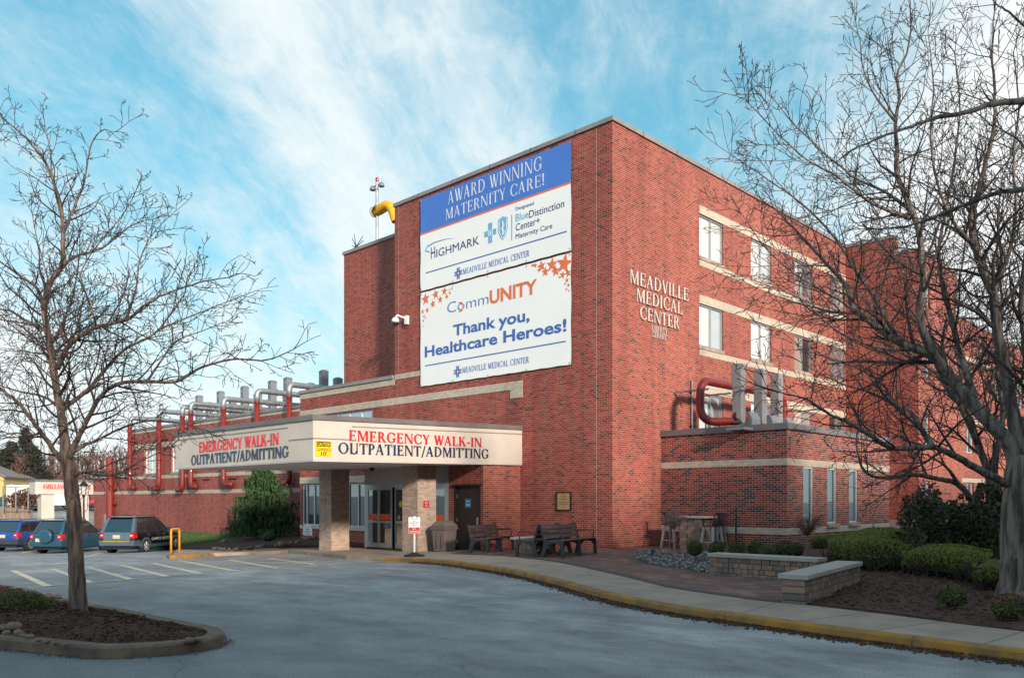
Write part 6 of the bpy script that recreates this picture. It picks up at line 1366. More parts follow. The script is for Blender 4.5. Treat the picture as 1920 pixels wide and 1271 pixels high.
for k in range(270):
    z = zb_ + (zt_ - zb_) * rg.random() ** 1.15; a_ = rg.uniform(0, 6.28); R0 = halfw(z) * rg.choice([.4, .6, .8, .95, 1.05, 1.16]); o_ = cb_ + Vector((.06, 0, 0)); d = Vector((math.cos(a_), math.sin(a_), 0))
    base = Vector((o_.x, o_.y, z - R0 * .1 + .1)); tip = base + d * R0 + Vector((0, 0, rg.uniform(-.2, .15)))
    tw.tube([base, (base + tip) / 2 + Vector((0, 0, .1)), tip], [.02, .014, .006], 4, caps=False)
    for j in range(12):
        s_ = rg.uniform(.35, 1.0); p_ = base + (tip - base) * s_ + Vector((rg.uniform(-.12, .12), rg.uniform(-.12, .12), .1)); ln = rg.uniform(.2, .62)
        for i in range(7):
            q_ = p_ + Vector((rg.uniform(-.03, .03), rg.uniform(-.03, .03), -ln * i / 7)) + d * .04 * i / 7; w_ = .045 * (1 - i / 9); u = Vector((rg.gauss(0, 1), rg.gauss(0, 1), 0)).normalized() * w_
            if q_.z < cb_.z + .1: continue
            mb.add([q_ - u, q_ + Vector((0, 0, -ln / 7 * 1.3)), q_ + u, q_ + Vector((0, 0, .03))], [(0, 1, 2, 3)])
mb.build('foliage', M['conifer'], t); tw.build('branches', M['twig'], t)
for px, py, wp, hp_, l in ((465, 1018, 26, 16, 'low green bush below the weeping cedar'), (495, 1022, 28, 18, 'low green bush at the front of the shrub bed'), (515, 1012, 36, 18, 'spreading green bush behind the front one'), (535, 1014, 40, 22, 'largest low bush beside the yard sign'), (557, 1012, 24, 16, 'small bush under the yard sign')):
    bush(px, py, wp, hp_, l, 'low_bush', 'lowbush', 'low bushes under the weeping cedar', n=900, s_=.045, zf=bed2z)
t = tag(MB().rock((0, 0, .3), .35, .3, .42, rg, n=10, m=7).build('boulder', M['rock'], local=True, smooth=True), 'pale upright boulder standing under the weeping cedar', 'boulder'); c = onG(479, 1008, .2); t.location = (c.x, c.y, bed2z(c.x, c.y))
# ================================================================ BARE TREES
def grow(mb, p, d, L_, r, lvl, rg, st):
    """one twig and, from it, its side twigs"""
    seg = st['seg'][min(lvl, len(st['seg']) - 1)]; n = max(4, int(L_ / seg)); path = [p.copy()]; d = d.normalized(); ph = rg.random() * 6.28; kids = []; bend = Vector((0, 0, 0))
    for i in range(n):
        w_ = st['wig'] * (1.0 if i else .4); bend = bend * .35 + Vector((rg.gauss(0, w_), rg.gauss(0, w_), rg.gauss(0, w_))) * .72; d = (d + bend + Vector((0, 0, st['up']))).normalized()
        p = p + d * (L_ / n); path.append(p.copy())
        if lvl < st['lv'] and rg.random() < st['dens'][min(lvl, len(st['dens']) - 1)]:
            ph += 2.4 + rg.uniform(-.5, .5); u = d.orthogonal().normalized(); v = d.cross(u); side = u * math.cos(ph) + v * math.sin(ph); ang = rg.uniform(.55, 1.05)
            kids.append((p.copy(), d * math.cos(ang) + side * math.sin(ang), (i + 1) / n))
    rr = [max(st['rmin'], r * (1 - .72 * i / n)) for i in range(n + 1)]
    mb.tube(path, rr, 5 if r > .02 else (4 if r > .008 else 3), caps=False)
    for q, e, s_ in kids:
        grow(mb, q, e, L_ * rg.uniform(.42, .74) * (1.15 - .6 * s_), max(st['rmin'], r * (1 - .7 * s_) * .58), lvl + 1, rg, st)
def fine(pts_, k=5, jit=0.0, rg=None):
    P_ = [Vector(p) for p in pts_]; o = []
    for i in range(len(P_) - 1):
        p0, p1, p2, p3 = P_[max(0, i - 1)], P_[i], P_[i + 1], P_[min(len(P_) - 1, i + 2)]
        for j in range(k):
            t_ = j / k; q = .5 * ((2 * p1) + (p2 - p0) * t_ + (2 * p0 - 5 * p1 + 4 * p2 - p3) * t_ ** 2 + (3 * p1 - p0 - 3 * p2 + p3) * t_ ** 3)
            if jit and rg: q = q + Vector((rg.gauss(0, jit), rg.gauss(0, jit), rg.gauss(0, jit)))
            o.append(q)
    return o + [P_[-1]]
def limb(root, pts_, r0, r1, bark, mbt, rg, st, step, Lk, start=.15, thin=True, nm='limb', emit=True):
    path = fine(pts_, 5, r1 * .35, rg); n = len(path); rad = [(r0 + (r1 - r0) * (i / (n - 1)) ** .8) * (1 - .22 * min(1, i / 6)) for i in range(n)]
    mb = MB(); mb.tube(path, rad, 10 if r0 > .05 else 7); o = mb.build(nm, M[bark], root, smooth=True)
    tot = sum((path[i + 1] - path[i]).length for i in range(n - 1)); acc = 0; nxt = tot * start; ph = rg.random() * 6
    for i in range(n - 1):
        sl_ = (path[i + 1] - path[i]).length; d = (path[i + 1] - path[i]).normalized()
        while emit and acc + sl_ > nxt:
            q = path[i] + d * (nxt - acc); ph += 2.4 + rg.uniform(-.6, .6); u = d.orthogonal().normalized(); v = d.cross(u); side = u * math.cos(ph) + v * math.sin(ph); ang = rg.uniform(.6, 1.1); s_ = nxt / tot
            grow(mbt, q, d * math.cos(ang) + side * math.sin(ang) + Vector((0, 0, st['lift'])), Lk * rg.uniform(.5, 1.2) * (1.12 - .62 * s_) * st.get('k', 1), max(st['rmin'] * 1.3, min(rad[i] * .5, .05 * st['scale'])), 0, rg, st); nxt += step * rg.uniform(.6, 1.4)
        acc += sl_
    if emit:
        d = (path[-1] - path[-2]).normalized()
        for _ in range(2): grow(mbt, path[-1], d + Vector((rg.gauss(0, .25), rg.gauss(0, .25), rg.gauss(0, .25))), Lk * .5, r1 * .8, 0, rg, st)
    return path
def W(D, l): return [atD(x, y, D + dd) for x, y, dd in l]
# ---- tree on the island
rg = random.Random(21); D0 = 10.65
st = dict(seg=(.075, .055, .045, .04), wig=.17, up=.025, lv=3, dens=(.54, .42, .24), rmin=.0037, lift=.10, scale=.34)
c = onG(147, 1158, .06)
t = thing('bare_tree', 'bare young tree with a slender forked trunk on the mulched island at the left', 'tree', c, group='bare trees')
tb = W(D0, [(148, 1164, 0), (147, 1140, 0), (144, 1085, .0), (141, 1010, .02), (137, 940, .03), (131, 885, .03), (124, 850, .03)])
mb = MB(); pth = fine(tb, 5, .004, rg); n = len(pth); mb.tube(pth, [.128 - .028 * min(1, i / 12) + (.05 * max(0, 1 - i / 4)) - .018 * i / n for i in range(n)], 14); mb.build('trunk', M['bark'], t, smooth=True)
tw = MB()
LB = lambda l, r0, r1, Lk=.86, step=.11, start=.08: limb(t, W(D0, l), r0, r1, 'bark', tw, rg, st, step, Lk, start)
LB([(126, 862, .03), (118, 800, .05), (110, 750, .1), (100, 690, .1), (90, 625, .15), (83, 582, .15), (91, 536, .2), (116, 497, .25), (118, 448, .3), (116, 393, .3), (105, 355, .25), (88, 310, .3), (66, 280, .3), (44, 255, .35), (0, 217, .4)], .078, .010, 0.78)
LB([(116, 497, .25), (149, 478, .3), (193, 464, .45), (242, 426, .5), (276, 412, .55)], .026, .006, 0.65)
LB([(118, 440, .3), (149, 365, .35), (158, 340, .3), (171, 272, .3), (193, 244, .25), (215, 248, .25), (242, 228, .25)], .022, .004, 0.46)
LB([(112, 395, .3), (98, 330, .5), (95, 290, .6), (88, 250, .6), (80, 215, .6)], .018, .004, 0.50)
LB([(83, 582, .15), (69, 541, -.1), (33, 514, -.3), (0, 490, -.5), (-30, 470, -.6)], .032, .008, 0.78)
LB([(90, 620, .15), (55, 605, .3), (22, 584, .5), (-10, 578, .7), (-50, 560, .8)], .028, .008, 0.78)
LB([(107, 690, .1), (122, 660, .0), (140, 638, -.15), (182, 613, -.4), (237, 599, -.55), (270, 574, -.6), (308, 552, -.65), (374, 530, -.7), (430, 520, -.75)], .046, .008, 0.81)
LB([(237, 599, -.55), (255, 540, -.6), (262, 490, -.55), (285, 440, -.5), (330, 395, -.5)], .018, .004, 0.56)
LB([(182, 613, -.4), (165, 560, -.3), (150, 520, -.2), (175, 470, -.2), (225, 410, -.3), (250, 370, -.3)], .018, .004, 0.56)
LB([(115, 768, .08), (130, 757, .12), (165, 730, .3), (204, 685, .5), (231, 657, .6), (270, 636, .7), (297, 618, .75), (341, 558, .85), (352, 520, .9)], .046, .009, 0.81)
LB([(297, 618, .75), (340, 600, .8), (390, 580, .9), (440, 560, 1.0), (480, 545, 1.0)], .018, .005, 0.65)
LB([(129, 858, 0), (142, 830, -.03), (160, 795, -.15), (187, 745, -.35), (220, 720, -.5), (275, 715, -.7), (330, 715, -.8), (380, 688, -.85), (440, 673, -.9), (500, 675, -.9), (550, 655, -.9)], .052, .008, 0.74)
LB([(275, 715, -.7), (300, 680, -.7), (330, 640, -.65), (380, 620, -.6), (430, 600, -.6)], .018, .005, 0.65)
LB([(138, 846, 0), (160, 833, .1), (182, 826, .2), (220, 806, .35), (275, 789, .5), (330, 792, .6), (385, 806, .7)], .034, .007, 0.62)
LB([(140, 890, 0), (152, 886, -.05), (180, 884, -.2), (220, 888, -.3), (259, 866, -.4), (308, 844, -.5)], .030, .006, 0.59)
LB([(126, 880, 0), (120, 866, 0), (105, 850, -.05), (77, 811, -.2), (50, 775, -.35), (28, 750, -.45), (0, 726, -.6), (-40, 705, -.8)], .056, .014, 0.78)
LB([(112, 765, .1), (83, 744, .3), (44, 735, .55), (0, 722, .8), (-45, 690, 1.0)], .026, .007, 0.70)
LB([(77, 811, -.2), (60, 815, -.35), (20, 812, -.6), (-30, 830, -.8)], .022, .006, 0.65)
LB([(105, 700, .1), (92, 660, .5), (60, 640, .9), (10, 600, 1.3), (-30, 560, 1.5)], .026, .006, 0.74)
LB([(100, 640, .1), (120, 600, .7), (140, 540, 1.1), (150, 450, 1.3), (140, 390, 1.4)], .024, .005, 0.70)
LB([(112, 740, .1), (130, 700, -.5), (120, 640, -.9), (100, 560, -1.1), (70, 450, -1.2), (60, 400, -1.2)], .024, .005, 0.65)
tw.build('crown', M['twig'], t)
# ---- big double trunk at the right
rg = random.Random(33); DB = 12.6
st2 = dict(seg=(.14, .10, .08, .07), wig=.13, up=.03, lv=3, dens=(.60, .48, .28), rmin=.0048, lift=.10, scale=.8)
c = onG(1908, 1118, .1)
t = thing('bare_tree', 'thick trunked bare tree rising from the mulch at the right edge', 'tree', c, group='bare trees')
mb = MB(); pth = fine(W(DB, [(1912, 1128, 0), (1911, 1090, 0), (1910, 1020, 0), (1912, 950, 0), (1918, 890, 0), (1922, 850, 0)]), 5, .008, rg); n = len(pth)
mb.tube(pth, [.265 + .12 * max(0, 1 - i / 5) - .03 * i / n for i in range(n)], 18); mb.build('trunk', M['barkgrey'], t, smooth=True)
tw = MB()
LB = lambda l, r0, r1, Lk=1.9, step=.18, start=.08, emit=True: limb(t, W(DB, l), r0, r1, 'barkgrey', tw, rg, st2, step, Lk, start, emit=emit)
LB([(1915, 880, 0), (1900, 845, 0), (1872, 807, .05), (1822, 757, .2), (1776, 701, .4), (1746, 666, .5), (1686, 641, .8), (1635, 606, 1.1), (1600, 576, 1.3), (1585, 535, 1.5), (1545, 490, 1.7), (1500, 440, 1.9), (1450, 390, 2.1)], .18, .014, 1.55, start=.3)
LB([(1776, 701, .4), (1752, 665, .3), (1735, 632, .2), (1724, 581, .1), (1731, 530, .0), (1728, 480, -.1), (1722, 430, -.1), (1702, 378, .0), (1682, 325, .1), (1682, 279, .2), (1679, 227, .2), (1687, 181, .3), (1682, 140, .3), (1700, 100, .4), (1708, 50, .5), (1706, 0, .5)], .098, .010, 1.32, start=.22)
LB([(1678, 227, .2), (1642, 181, .1), (1619, 132, .0), (1612, 75, 0), (1600, 23, 0)], .024, .006, 0.93)
LB([(1704, 393, 0), (1660, 360, .4), (1604, 335, .7), (1574, 310, .9), (1544, 287, 1.1), (1483, 227, 1.3), (1442, 175, 1.5)], .034, .007, 1.24)
LB([(1706, 410, 0), (1642, 385, -.5), (1604, 359, -.8), (1567, 329, -1), (1510, 298, -1.2), (1453, 245, -1.4), (1400, 190, -1.5)], .034, .007, 1.24)
LB([(1686, 641, .8), (1640, 560, 1.2), (1600, 500, 1.4), (1560, 440, 1.5), (1500, 380, 1.6), (1430, 330, 1.7), (1370, 290, 1.8)], .048, .008, 1.47)
LB([(1635, 606, 1.1), (1570, 560, .9), (1500, 520, .7), (1440, 470, .6), (1390, 400, .5)], .034, .008, 1.40)
LB([(1700, 655, .7), (1640, 650, .2), (1570, 620, -.2), (1500, 560, -.5), (1440, 540, -.7)], .034, .008, 1.32)
LB([(1830, 765, .2), (1812, 700, .5), (1790, 620, .8), (1770, 540, 1.0), (1760, 470, 1.2), (1775, 390, 1.4), (1790, 300, 1.6), (1800, 200, 1.7), (1790, 100, 1.8)], .078, .01, 1.47)
LB([(1918, 860, 0), (1900, 780, .1), (1887, 700, .2), (1870, 620, .2), (1862, 545, .2), (1842, 500, .3), (1827, 460, .3), (1821, 408, .3), (1835, 359, .4), (1846, 313, .4), (1863, 242, .5), (1865, 189, .5), (1861, 100, .6), (1865, 20, .6)], .135, .014, 1.47, start=.25)
LB([(1862, 545, .2), (1890, 480, .0), (1905, 400, -.1), (1900, 300, -.2), (1910, 200, -.2), (1900, 100, -.2)], .05, .01, 1.47)
LB([(1827, 460, .3), (1790, 420, .0), (1760, 350, -.2), (1745, 260, -.3), (1750, 160, -.4), (1740, 60, -.4)], .042, .008, 1.40)
LB([(1922, 860, 0), (1935, 780, .2), (1930, 680, .3), (1915, 580, .4), (1925, 460, .4), (1940, 340, .5), (1930, 200, .5)], .12, .014, 1.40)
LB([(1925, 850, 0), (1970, 790, -.2), (2020, 700, -.5), (2060, 580, -.7), (2080, 450, -.9)], .12, .012, 1.24, step=.5)
LB([(1916, 905, .05), (1898, 910, .02), (1865, 896, -.08), (1822, 873, -.25), (1787, 853, -.4), (1746, 838, -.5), (1676, 840, -.8), (1625, 812, -1.0), (1590, 792, -1.1), (1556, 776, -1.2), (1510, 748, -1.3), (1460, 735, -1.4)], .10, .012, 1.32, start=.3)
LB([(1750, 840, -.5), (1726, 802, -.3), (1706, 772, -.1), (1676, 757, .1), (1656, 722, .3), (1610, 691, .5), (1575, 680, .7), (1520, 660, .8)], .052, .009, 1.32)
LB([(1676, 757, .1), (1630, 735, -.2), (1580, 720, -.4), (1520, 690, -.6)], .03, .007, 1.24)
tw.build('crown', M['twiggrey'], t)
# ---- second tree just behind
DA = 18.4
c = onG(1857, 1062, .08)
t = thing('bare_tree', 'bare tree with a low forked trunk behind the hedges at the right', 'tree', c, group='bare trees')
mb = MB(); pth = fine(W(DA, [(1857, 1068, 0), (1857, 1050, 0), (1856, 1010, 0), (1855, 985, 0)]), 5, .006, rg); n = len(pth); mb.tube(pth, [.22 + .10 * max(0, 1 - i / 4) for i in range(n)], 14); mb.build('trunk', M['barkgrey'], t, smooth=True)
tw = MB(); st3 = dict(st2); st3.update(rmin=.0055, dens=(.66, .5, .28))
LB = lambda l, r0, r1, Lk=2.0, step=.34, start=.2: limb(t, W(DA, l), r0, r1, 'barkgrey', tw, rg, st3, step, Lk, start)
LB([(1850, 992, 0), (1842, 975, 0), (1822, 938, -.1), (1797, 908, -.2), (1761, 898, -.4), (1711, 890, -.7), (1650, 895, -1.0), (1620, 882, -1.2), (1608, 848, -1.3), (1606, 815, -1.3)], .12, .016, 1.40, start=.45)
LB([(1797, 908, -.2), (1781, 883, -.5), (1756, 862, -.9), (1725, 850, -1.2), (1680, 862, -1.5)], .055, .01, 1.40)
LB([(1857, 990, 0), (1857, 958, .1), (1854, 893, .2), (1834, 832, .3), (1817, 782, .4), (1781, 737, .6), (1761, 706, .7), (1706, 661, 1.0), (1650, 600, 1.2), (1600, 540, 1.4)], .15, .015, 1.86)
LB([(1834, 832, .3), (1800, 760, .0), (1770, 690, -.2), (1740, 600, -.4), (1700, 520, -.5), (1640, 440, -.6)], .075, .012, 1.86)
LB([(1860, 985, 0), (1862, 930, -.1), (1867, 857, -.2), (1880, 780, -.3), (1870, 690, -.4), (1880, 580, -.4), (1870, 460, -.4), (1880, 330, -.4)], .12, .014, 1.94)
LB([(1866, 990, 0), (1880, 955, .0), (1902, 908, .1), (1925, 850, .2), (1940, 760, .3), (1950, 640, .3)], .12, .014, 1.86)
LB([(1854, 880, .2), (1820, 800, .8), (1800, 700, 1.2), (1790, 580, 1.5), (1810, 450, 1.7), (1800, 330, 1.8)], .075, .012, 1.86)
tw.build('crown', M['twiggrey'], t)
# ---- tree whose trunk stands outside the frame; two near limbs reach in
rg = random.Random(44); DN = 6.2
c = Vector((CAM[0] + FW[0] * 7.2 + RT[0] * 9.2, CAM[1] + FW[1] * 7.2 + RT[1] * 9.2, .06))
t = thing('bare_tree', 'bare tree just outside the right edge whose dark near limbs cross the sky', 'tree', c, group='bare trees')
mb = MB(); mb.tube(fine([c - Vector((0, 0, .1)), c + Vector((0, 0, 1.5)), c + Vector((-.2, .1, 3.4)), c + Vector((-.3, .1, 5.0)), c + Vector((0, .2, 7))], 4), [.22] * 5 + [.2] * 6 + [.15] * 6, 12); mb.build('trunk', M['barkgrey'], t, smooth=True)
tw = MB(); st4 = dict(seg=(.09, .07, .05), wig=.16, up=.01, lv=1, dens=(.22, .15), rmin=.0035, lift=.05, scale=.3)
p0 = c + Vector((-.25, .1, 4.6))
limb(t, [c + Vector((-.2, .1, 3.6)), atD(2300, 190, 6.6), atD(2050, 186, 6.3), atD(1920, 190, 6.2), atD(1860, 196, 6.2), atD(1810, 212, 6.2), atD(1750, 222, 6.2), atD(1712, 236, 6.2), atD(1650, 258, 6.25), atD(1600, 280, 6.3)], .05, .008, 'barkgrey', tw, rg, st4, .28, .42, .62)
limb(t, [c + Vector((-.1, 0, 2.9)), atD(2300, 330, 6.3), atD(2050, 338, 6.1), atD(1920, 355, 6.0), atD(1870, 362, 6.0), atD(1800, 388, 6.0), atD(1740, 412, 6.05), atD(1700, 424, 6.1), atD(1640, 430, 6.2)], .042, .007, 'barkgrey', tw, rg, st4, .26, .42, .62)
limb(t, [atD(2050, 186, 6.3), atD(1960, 90, 6.1), atD(1900, 30, 6.0), atD(1870, 10, 6.0)], .022, .006, 'barkgrey', tw, rg, st4, .2, .35, .3)
limb(t, [atD(1975, 345, 6.05), atD(1930, 290, 5.9), atD(1908, 262, 5.85), atD(1880, 245, 5.8)], .014, .006, 'barkgrey', tw, rg, st4, .3, .2, .4)
tw.build('crown', M['twiggrey'], t)
# ---- dwarf weeping trees on the patio
def dwarf(px, py, top, label, wood):
    c = onG(px, py, .03); D = (c - Vector(CAM)).dot(Vector((FW[0], FW[1], 0))); h_ = (py - top) / FPX * D
    t = thing('dwarf_tree', label, 'small tree', c, group='small leafless dwarf trees'); mb = MB(); top_ = c + Vector((0, 0, h_ * .52))
    mb.tube(fine([c - Vector((0, 0, .05)), c + Vector((.01, 0, h_ * .25)), top_], 4, .004, rg), [.035, .032, .03, .028, .027, .026, .026, .026, .03][:9], 8); mb.build('trunk', M['slabbark'], t, smooth=True)
    s5 = dict(seg=(.06, .05, .05), wig=.16, up=.0, lv=2, dens=(.65, .5), rmin=.0035, lift=.2, scale=.2); tw = MB()
    for k in range(26):
        a_ = k * 2.4; e = rg.uniform(.55, 1.45); grow(tw, top_, Vector((math.cos(a_) * math.cos(e), math.sin(a_) * math.cos(e), math.sin(e))), h_ * rg.uniform(.32, .48), .011, 0, rg, s5)
    tw.build('crown', M[wood], t)
M['slabbark'] = mat('pale_bark', (.24, .19, .17), .9, c2=(.15, .12, .11), scale=20)
dwarf(1265, 1037, 952, 'leafless dwarf tree with pale trunk at the edge of the gravel bed', 'twigpale')  if 'twigpale' in M else None
M['twigpale'] = mat('pale_twig', (.20, .13, .12), .9, c2=(.13, .09, .085), scale=3)
dwarf(1264, 1037, 952, 'leafless dwarf tree with pale trunk at the edge of the gravel bed', 'twigpale')
dwarf(1514, 1049, 962, 'leafless reddish dwarf tree in front of the annex corner', 'twigred')
# ================================================================ CARS
def suv(nm, label, loc, rz, paint, L_=4.45, Wd=1.82, H=1.72, spare=False, group='parked cars', lower=None, roofrail=True, belt=1.02, name='parked_car', cat='car'):
    t = thing(name, label, cat, loc, rz, group); h = Wd / 2
    def lp_(n_, m_, fn, parent=None, **k): mb = MB(); fn(mb); return mb.build(n_, M[m_] if isinstance(m_, str) else m_, parent or t, local=True, **k)
    y0, y1 = -L_ / 2, L_ / 2
    ST = [(y0, .80, .42, .80, belt - .06), (y0 + .08, .93, .34, .86, belt), (y0 + .5, 1.0, .30, .93, belt), (y0 + 1.6, 1.0, .28, .93, belt - .01), (y0 + 2.7, 1.0, .28, .92, belt - .03), (y0 + 3.15, .99, .29, .90, belt - .05), (y1 - .55, .96, .30, .86, belt - .12), (y1 - .12, .86, .34, .76, belt - .26), (y1, .70, .42, .62, belt - .40)]
    def body(mb):
        o = len(mb.v)
        for y, kw, zb, kt, zt in ST:
            for s in (-1, 1):
                pass
            ring = [(-h * kw * .93, zb), (-h * kw, zb + .14), (-h * kw * 1.0, zb + (zt - zb) * .62), (-h * kt, zt), (0, zt + .025), (h * kt, zt), (h * kw, zb + (zt - zb) * .62), (h * kw, zb + .14), (h * kw * .93, zb)]
            mb.v += [(x, y, z) for x, z in ring]
        k = 9
        for i in range(len(ST) - 1):
            for j in range(k): mb.f.append((o + i * k + j, o + i * k + (j + 1) % k, o + (i + 1) * k + (j + 1) % k, o + (i + 1) * k + j)); mb.m.append(0)
        mb.f += [tuple(o + j for j in reversed(range(k))), tuple(o + (len(ST) - 1) * k + j for j in range(k))]; mb.m += [0, 0]
    lp_('body', paint, body, fix=True, bevel=.06, smooth=False)
    rb0, rb1, rt0, rt1 = y0 + .05, y0 + 3.2, y0 + .50, y0 + 2.2; wb, wt = h * .91, h * .73; zb_, zt__ = belt - .03, H
    lo = [(-wb, rb0, zb_), (wb, rb0, zb_), (wb, rb1, zb_), (-wb, rb1, zb_)]; hi = [(-wt, rt0, zt__), (wt, rt0, zt__), (wt, rt1, zt__), (-wt, rt1, zt__)]
    cab = lp_('cabin', paint, lambda mb: mb.hexa(lo, hi), bevel=.13); cab.modifiers['bevel'].segments = 5
    for o_ in (cab, t.children[0]):
        for p_ in o_.data.polygons: p_.use_smooth = True
        wn_ = o_.modifiers.new('normals', 'WEIGHTED_NORMAL'); wn_.keep_sharp = True
    def quad(fr0, fr1, z0, z1, side, e=.006):
        """glass on a cabin face; fr = fraction along the face"""
        def P_(f_, z):
            s = (z - zb_) / (zt__ - zb_); w_ = wb + (wt - wb) * s; a_ = rb0 + (rt0 - rb0) * s; b_ = rb1 + (rt1 - rb1) * s
            if side in (-1, 1): return (side * (w_ + e), a_ + (b_ - a_) * f_, z)
            if side == 'r': return (-w_ + 2 * w_ * f_, a_ - e, z)
            return (-w_ + 2 * w_ * f_, b_ + e, z)
        return [P_(fr0, z0), P_(fr1, z0), P_(fr1, z1), P_(fr0, z1)]
    zg0, zg1 = belt + .03, H - .13
    for s in (-1, 1):
        for a_, b_ in ((.06, .28), (.315, .585), (.62, .95)): lp_('side_window', 'carglass', lambda mb: mb.add(quad(a_, b_, zg0, zg1, s), [(0, 1, 2, 3)]))
        lp_('window_trim', 'trim', lambda mb: mb.add(quad(.03, .97, zg0 - .04, zg1 + .04, s, .003), [(0, 1, 2, 3)]))
    lp_('rear_window', 'carglass', lambda mb: mb.add(quad(.08, .92, belt + .02, H - .12, 'r', .012), [(0, 1, 2, 3)]))
    lp_('windshield', 'carglass', lambda mb: mb.add(quad(.05, .95, zg0, H - .08, 'f', .01), [(0, 1, 2, 3)]))
    lp_('spoiler', paint, lambda mb: mb.box(-wt * .95, wt * .95, rt0 - .12, rt0 + .1, H - .05, H - .005), bevel=.02)
    lw_ = lower or 'trim'
    bp = lp_('rear_bumper', lw_, lambda mb: mb.hexa([(-h * .93, y0 - .06, .38), (h * .93, y0 - .06, .38), (h * .99, y0 + .45, .36), (-h * .99, y0 + .45, .36)], [(-h * .95, y0 - .07, .64), (h * .95, y0 - .07, .64), (h * 1.005, y0 + .45, .64), (-h * 1.005, y0 + .45, .64)]), bevel=.03)
    lp_('front_bumper', lw_, lambda mb: mb.box(-h * .75, h * .75, y1 - .1, y1 + .06, .36, .6), bevel=.04)
    for s in (-1, 1):
        lp_('tail_light', 'tail', lambda mb: mb.hexa([(s * h * .70, y0 - .03, .74), (s * h * .95, y0 - .0, .74), (s * h * 1.0, y0 + .22, .74), (s * h * .75, y0 + .2, .74)], [(s * h * .72, y0 - .03, .98), (s * h * .90, y0 + .0, .98), (s * h * .955, y0 + .22, .98), (s * h * .75, y0 + .2, .98)]), fix=True, bevel=.012)
        lp_('reverse_light', 'lampwhite', lambda mb: mb.box(s * h * .74, s * h * .86, y0 - .035, y0 - .02, .84, .89))
        lp_('headlight', 'lampwhite', lambda mb: mb.box(s * h * .48, s * h * .74, y1 - .2, y1 + .0, .62, .76), bevel=.02)
        mr_ = lp_('side_mirror', 'trim', lambda mb: mb.box(s * (h * .92), s * (h * .92 + .22), y0 + 2.78, y0 + 2.88, belt + .02, belt + .18), bevel=.03)
        lp_('side_sill', lw_, lambda mb: mb.box(s * h * .95, s * (h * 1.008), y0 + 1.25, y0 + 3.0, .28, .42), bevel=.015)
        for k in (1.14, 2.0, 2.98): lp_('door_seam', 'black', lambda mb: mb.box(s * h * .93, s * h * 1.003, y0 + k - .008, y0 + k + .008, .42, belt - .06))
        for k in (1.22, 2.05): lp_('door_handle', 'trim', lambda mb: mb.box(s * h * .97, s * (h * .99 + .012), y0 + k, y0 + k + .16, belt - .17, belt - .135))
        if roofrail: lp_('roof_rail', 'trim', lambda mb: mb.tube([(s * wt * .9, rt0 + .1, H + .0), (s * wt * .9, rt0 + .2, H + .045), (s * wt * .9, rt1 - .1, H + .045), (s * wt * .9, rt1, H)], .018, 6))
    for yw in (y0 + .88, y0 + .88 + L_ * .59):
        for s in (-1, 1):
            ar = lp_('wheel_arch', lw_, lambda mb: mb.prism([(.43 * math.cos(k * PI / 12), .43 * math.sin(k * PI / 12)) for k in range(13)], lambda u, v, d_: (s * (h * .90 + d_), yw + u, .33 + v), 0, h * .10 + .02))
            wl = lp_('wheel', 'rubber', lambda mb: mb.tube([(s * (h - .24), yw, .345), (s * (h - .22), yw, .345), (s * (h - .015), yw, .345), (s * (h + .03), yw, .345)], [.30, .345, .345, .32], 24))
            lp_('rim', 'rim', lambda mb: (mb.tube([(s * (h + .012), yw, .345), (s * (h + .034), yw, .345)], [.23, .23], 20), [mb.tube([(s * (h + .036), yw, .345), (s * (h + .04), yw + .2 * math.cos(k * 1.2566 + .3), .345 + .2 * math.sin(k * 1.2566 + .3))], [.045, .03], 5) for k in range(5)]), wl)
            # lp_('hub_gap', 'black', lambda mb: [mb.tube([(s * (h + .0345), yw + .14 * math.cos(k * 1.2566 + .93), .345 + .14 * math.sin(k * 1.2566 + .93)), (s * (h + .037), yw + .14 * math.cos(k * 1.2566 + .93), .345 + .14 * math.sin(k * 1.2566 + .93))], .055, 6) for k in range(5)], wl)
    lp_('underbody', 'black', lambda mb: mb.box(-h * .8, h * .8, y0 + .1, y1 - .2, .22, .36))
    px_ = -.32 if spare else 0
    pl = lp_('licence_plate', 'plate', lambda mb: mb.box(px_ - .17, px_ + .17, y0 - .03 - (.02 if not spare else .05), y0 - .01, .72 if not spare else .62, .88 if not spare else .78))
    lp_('plate_band', 'plateyellow', lambda mb: mb.box(px_ - .14, px_ + .14, y0 - .035 - (.02 if not spare else .05), y0 - .03 - (.02 if not spare else .05), .74 if not spare else .64, .81 if not spare else .71), pl)
    if spare:
        lp_('spare_wheel', paint, lambda mb: mb.tube([(.08, y0 + .05, .88), (.08, y0 - .12, .88), (.08, y0 - .19, .88), (.08, y0 - .21, .88)], [.35, .355, .33, .26], 28), bevel=.02)
        lp_('spare_tyre', 'rubber', lambda mb: mb.tube([(.08, y0 + .04, .88), (.08, y0 - .10, .88)], [.37, .37], 28))
    return t, lp_, (y0, y1, h)
M['p_blue'] = carpaint('blue_car_paint', (.018, .09, .36)); M['p_teal'] = carpaint('teal_car_paint', (.025, .10, .16)); M['p_dark'] = carpaint('black_car_paint', (.010, .011, .016)); M['p_grey'] = carpaint('blue_grey_car_paint', (.10, .15, .22))
M['p_red'] = carpaint('red_car_paint', (.45, .02, .03)); M['p_silver'] = carpaint('silver_car_paint', (.42, .46, .48)); M['p_white'] = carpaint('white_car_paint', (.7, .72, .74))
def spot(px, D): q = atD(px, 1000, D); return Vector((q.x, q.y, gz(q.x) - .118))
HD = TH - math.radians(7)
q = spot(270, 40.2)
t, lp_, (y0, y1, h) = suv('suv', 'dark campus safety patrol car with blue grey bumpers and a striped rear', q, HD, 'p_dark', L_=4.44, lower='p_grey')
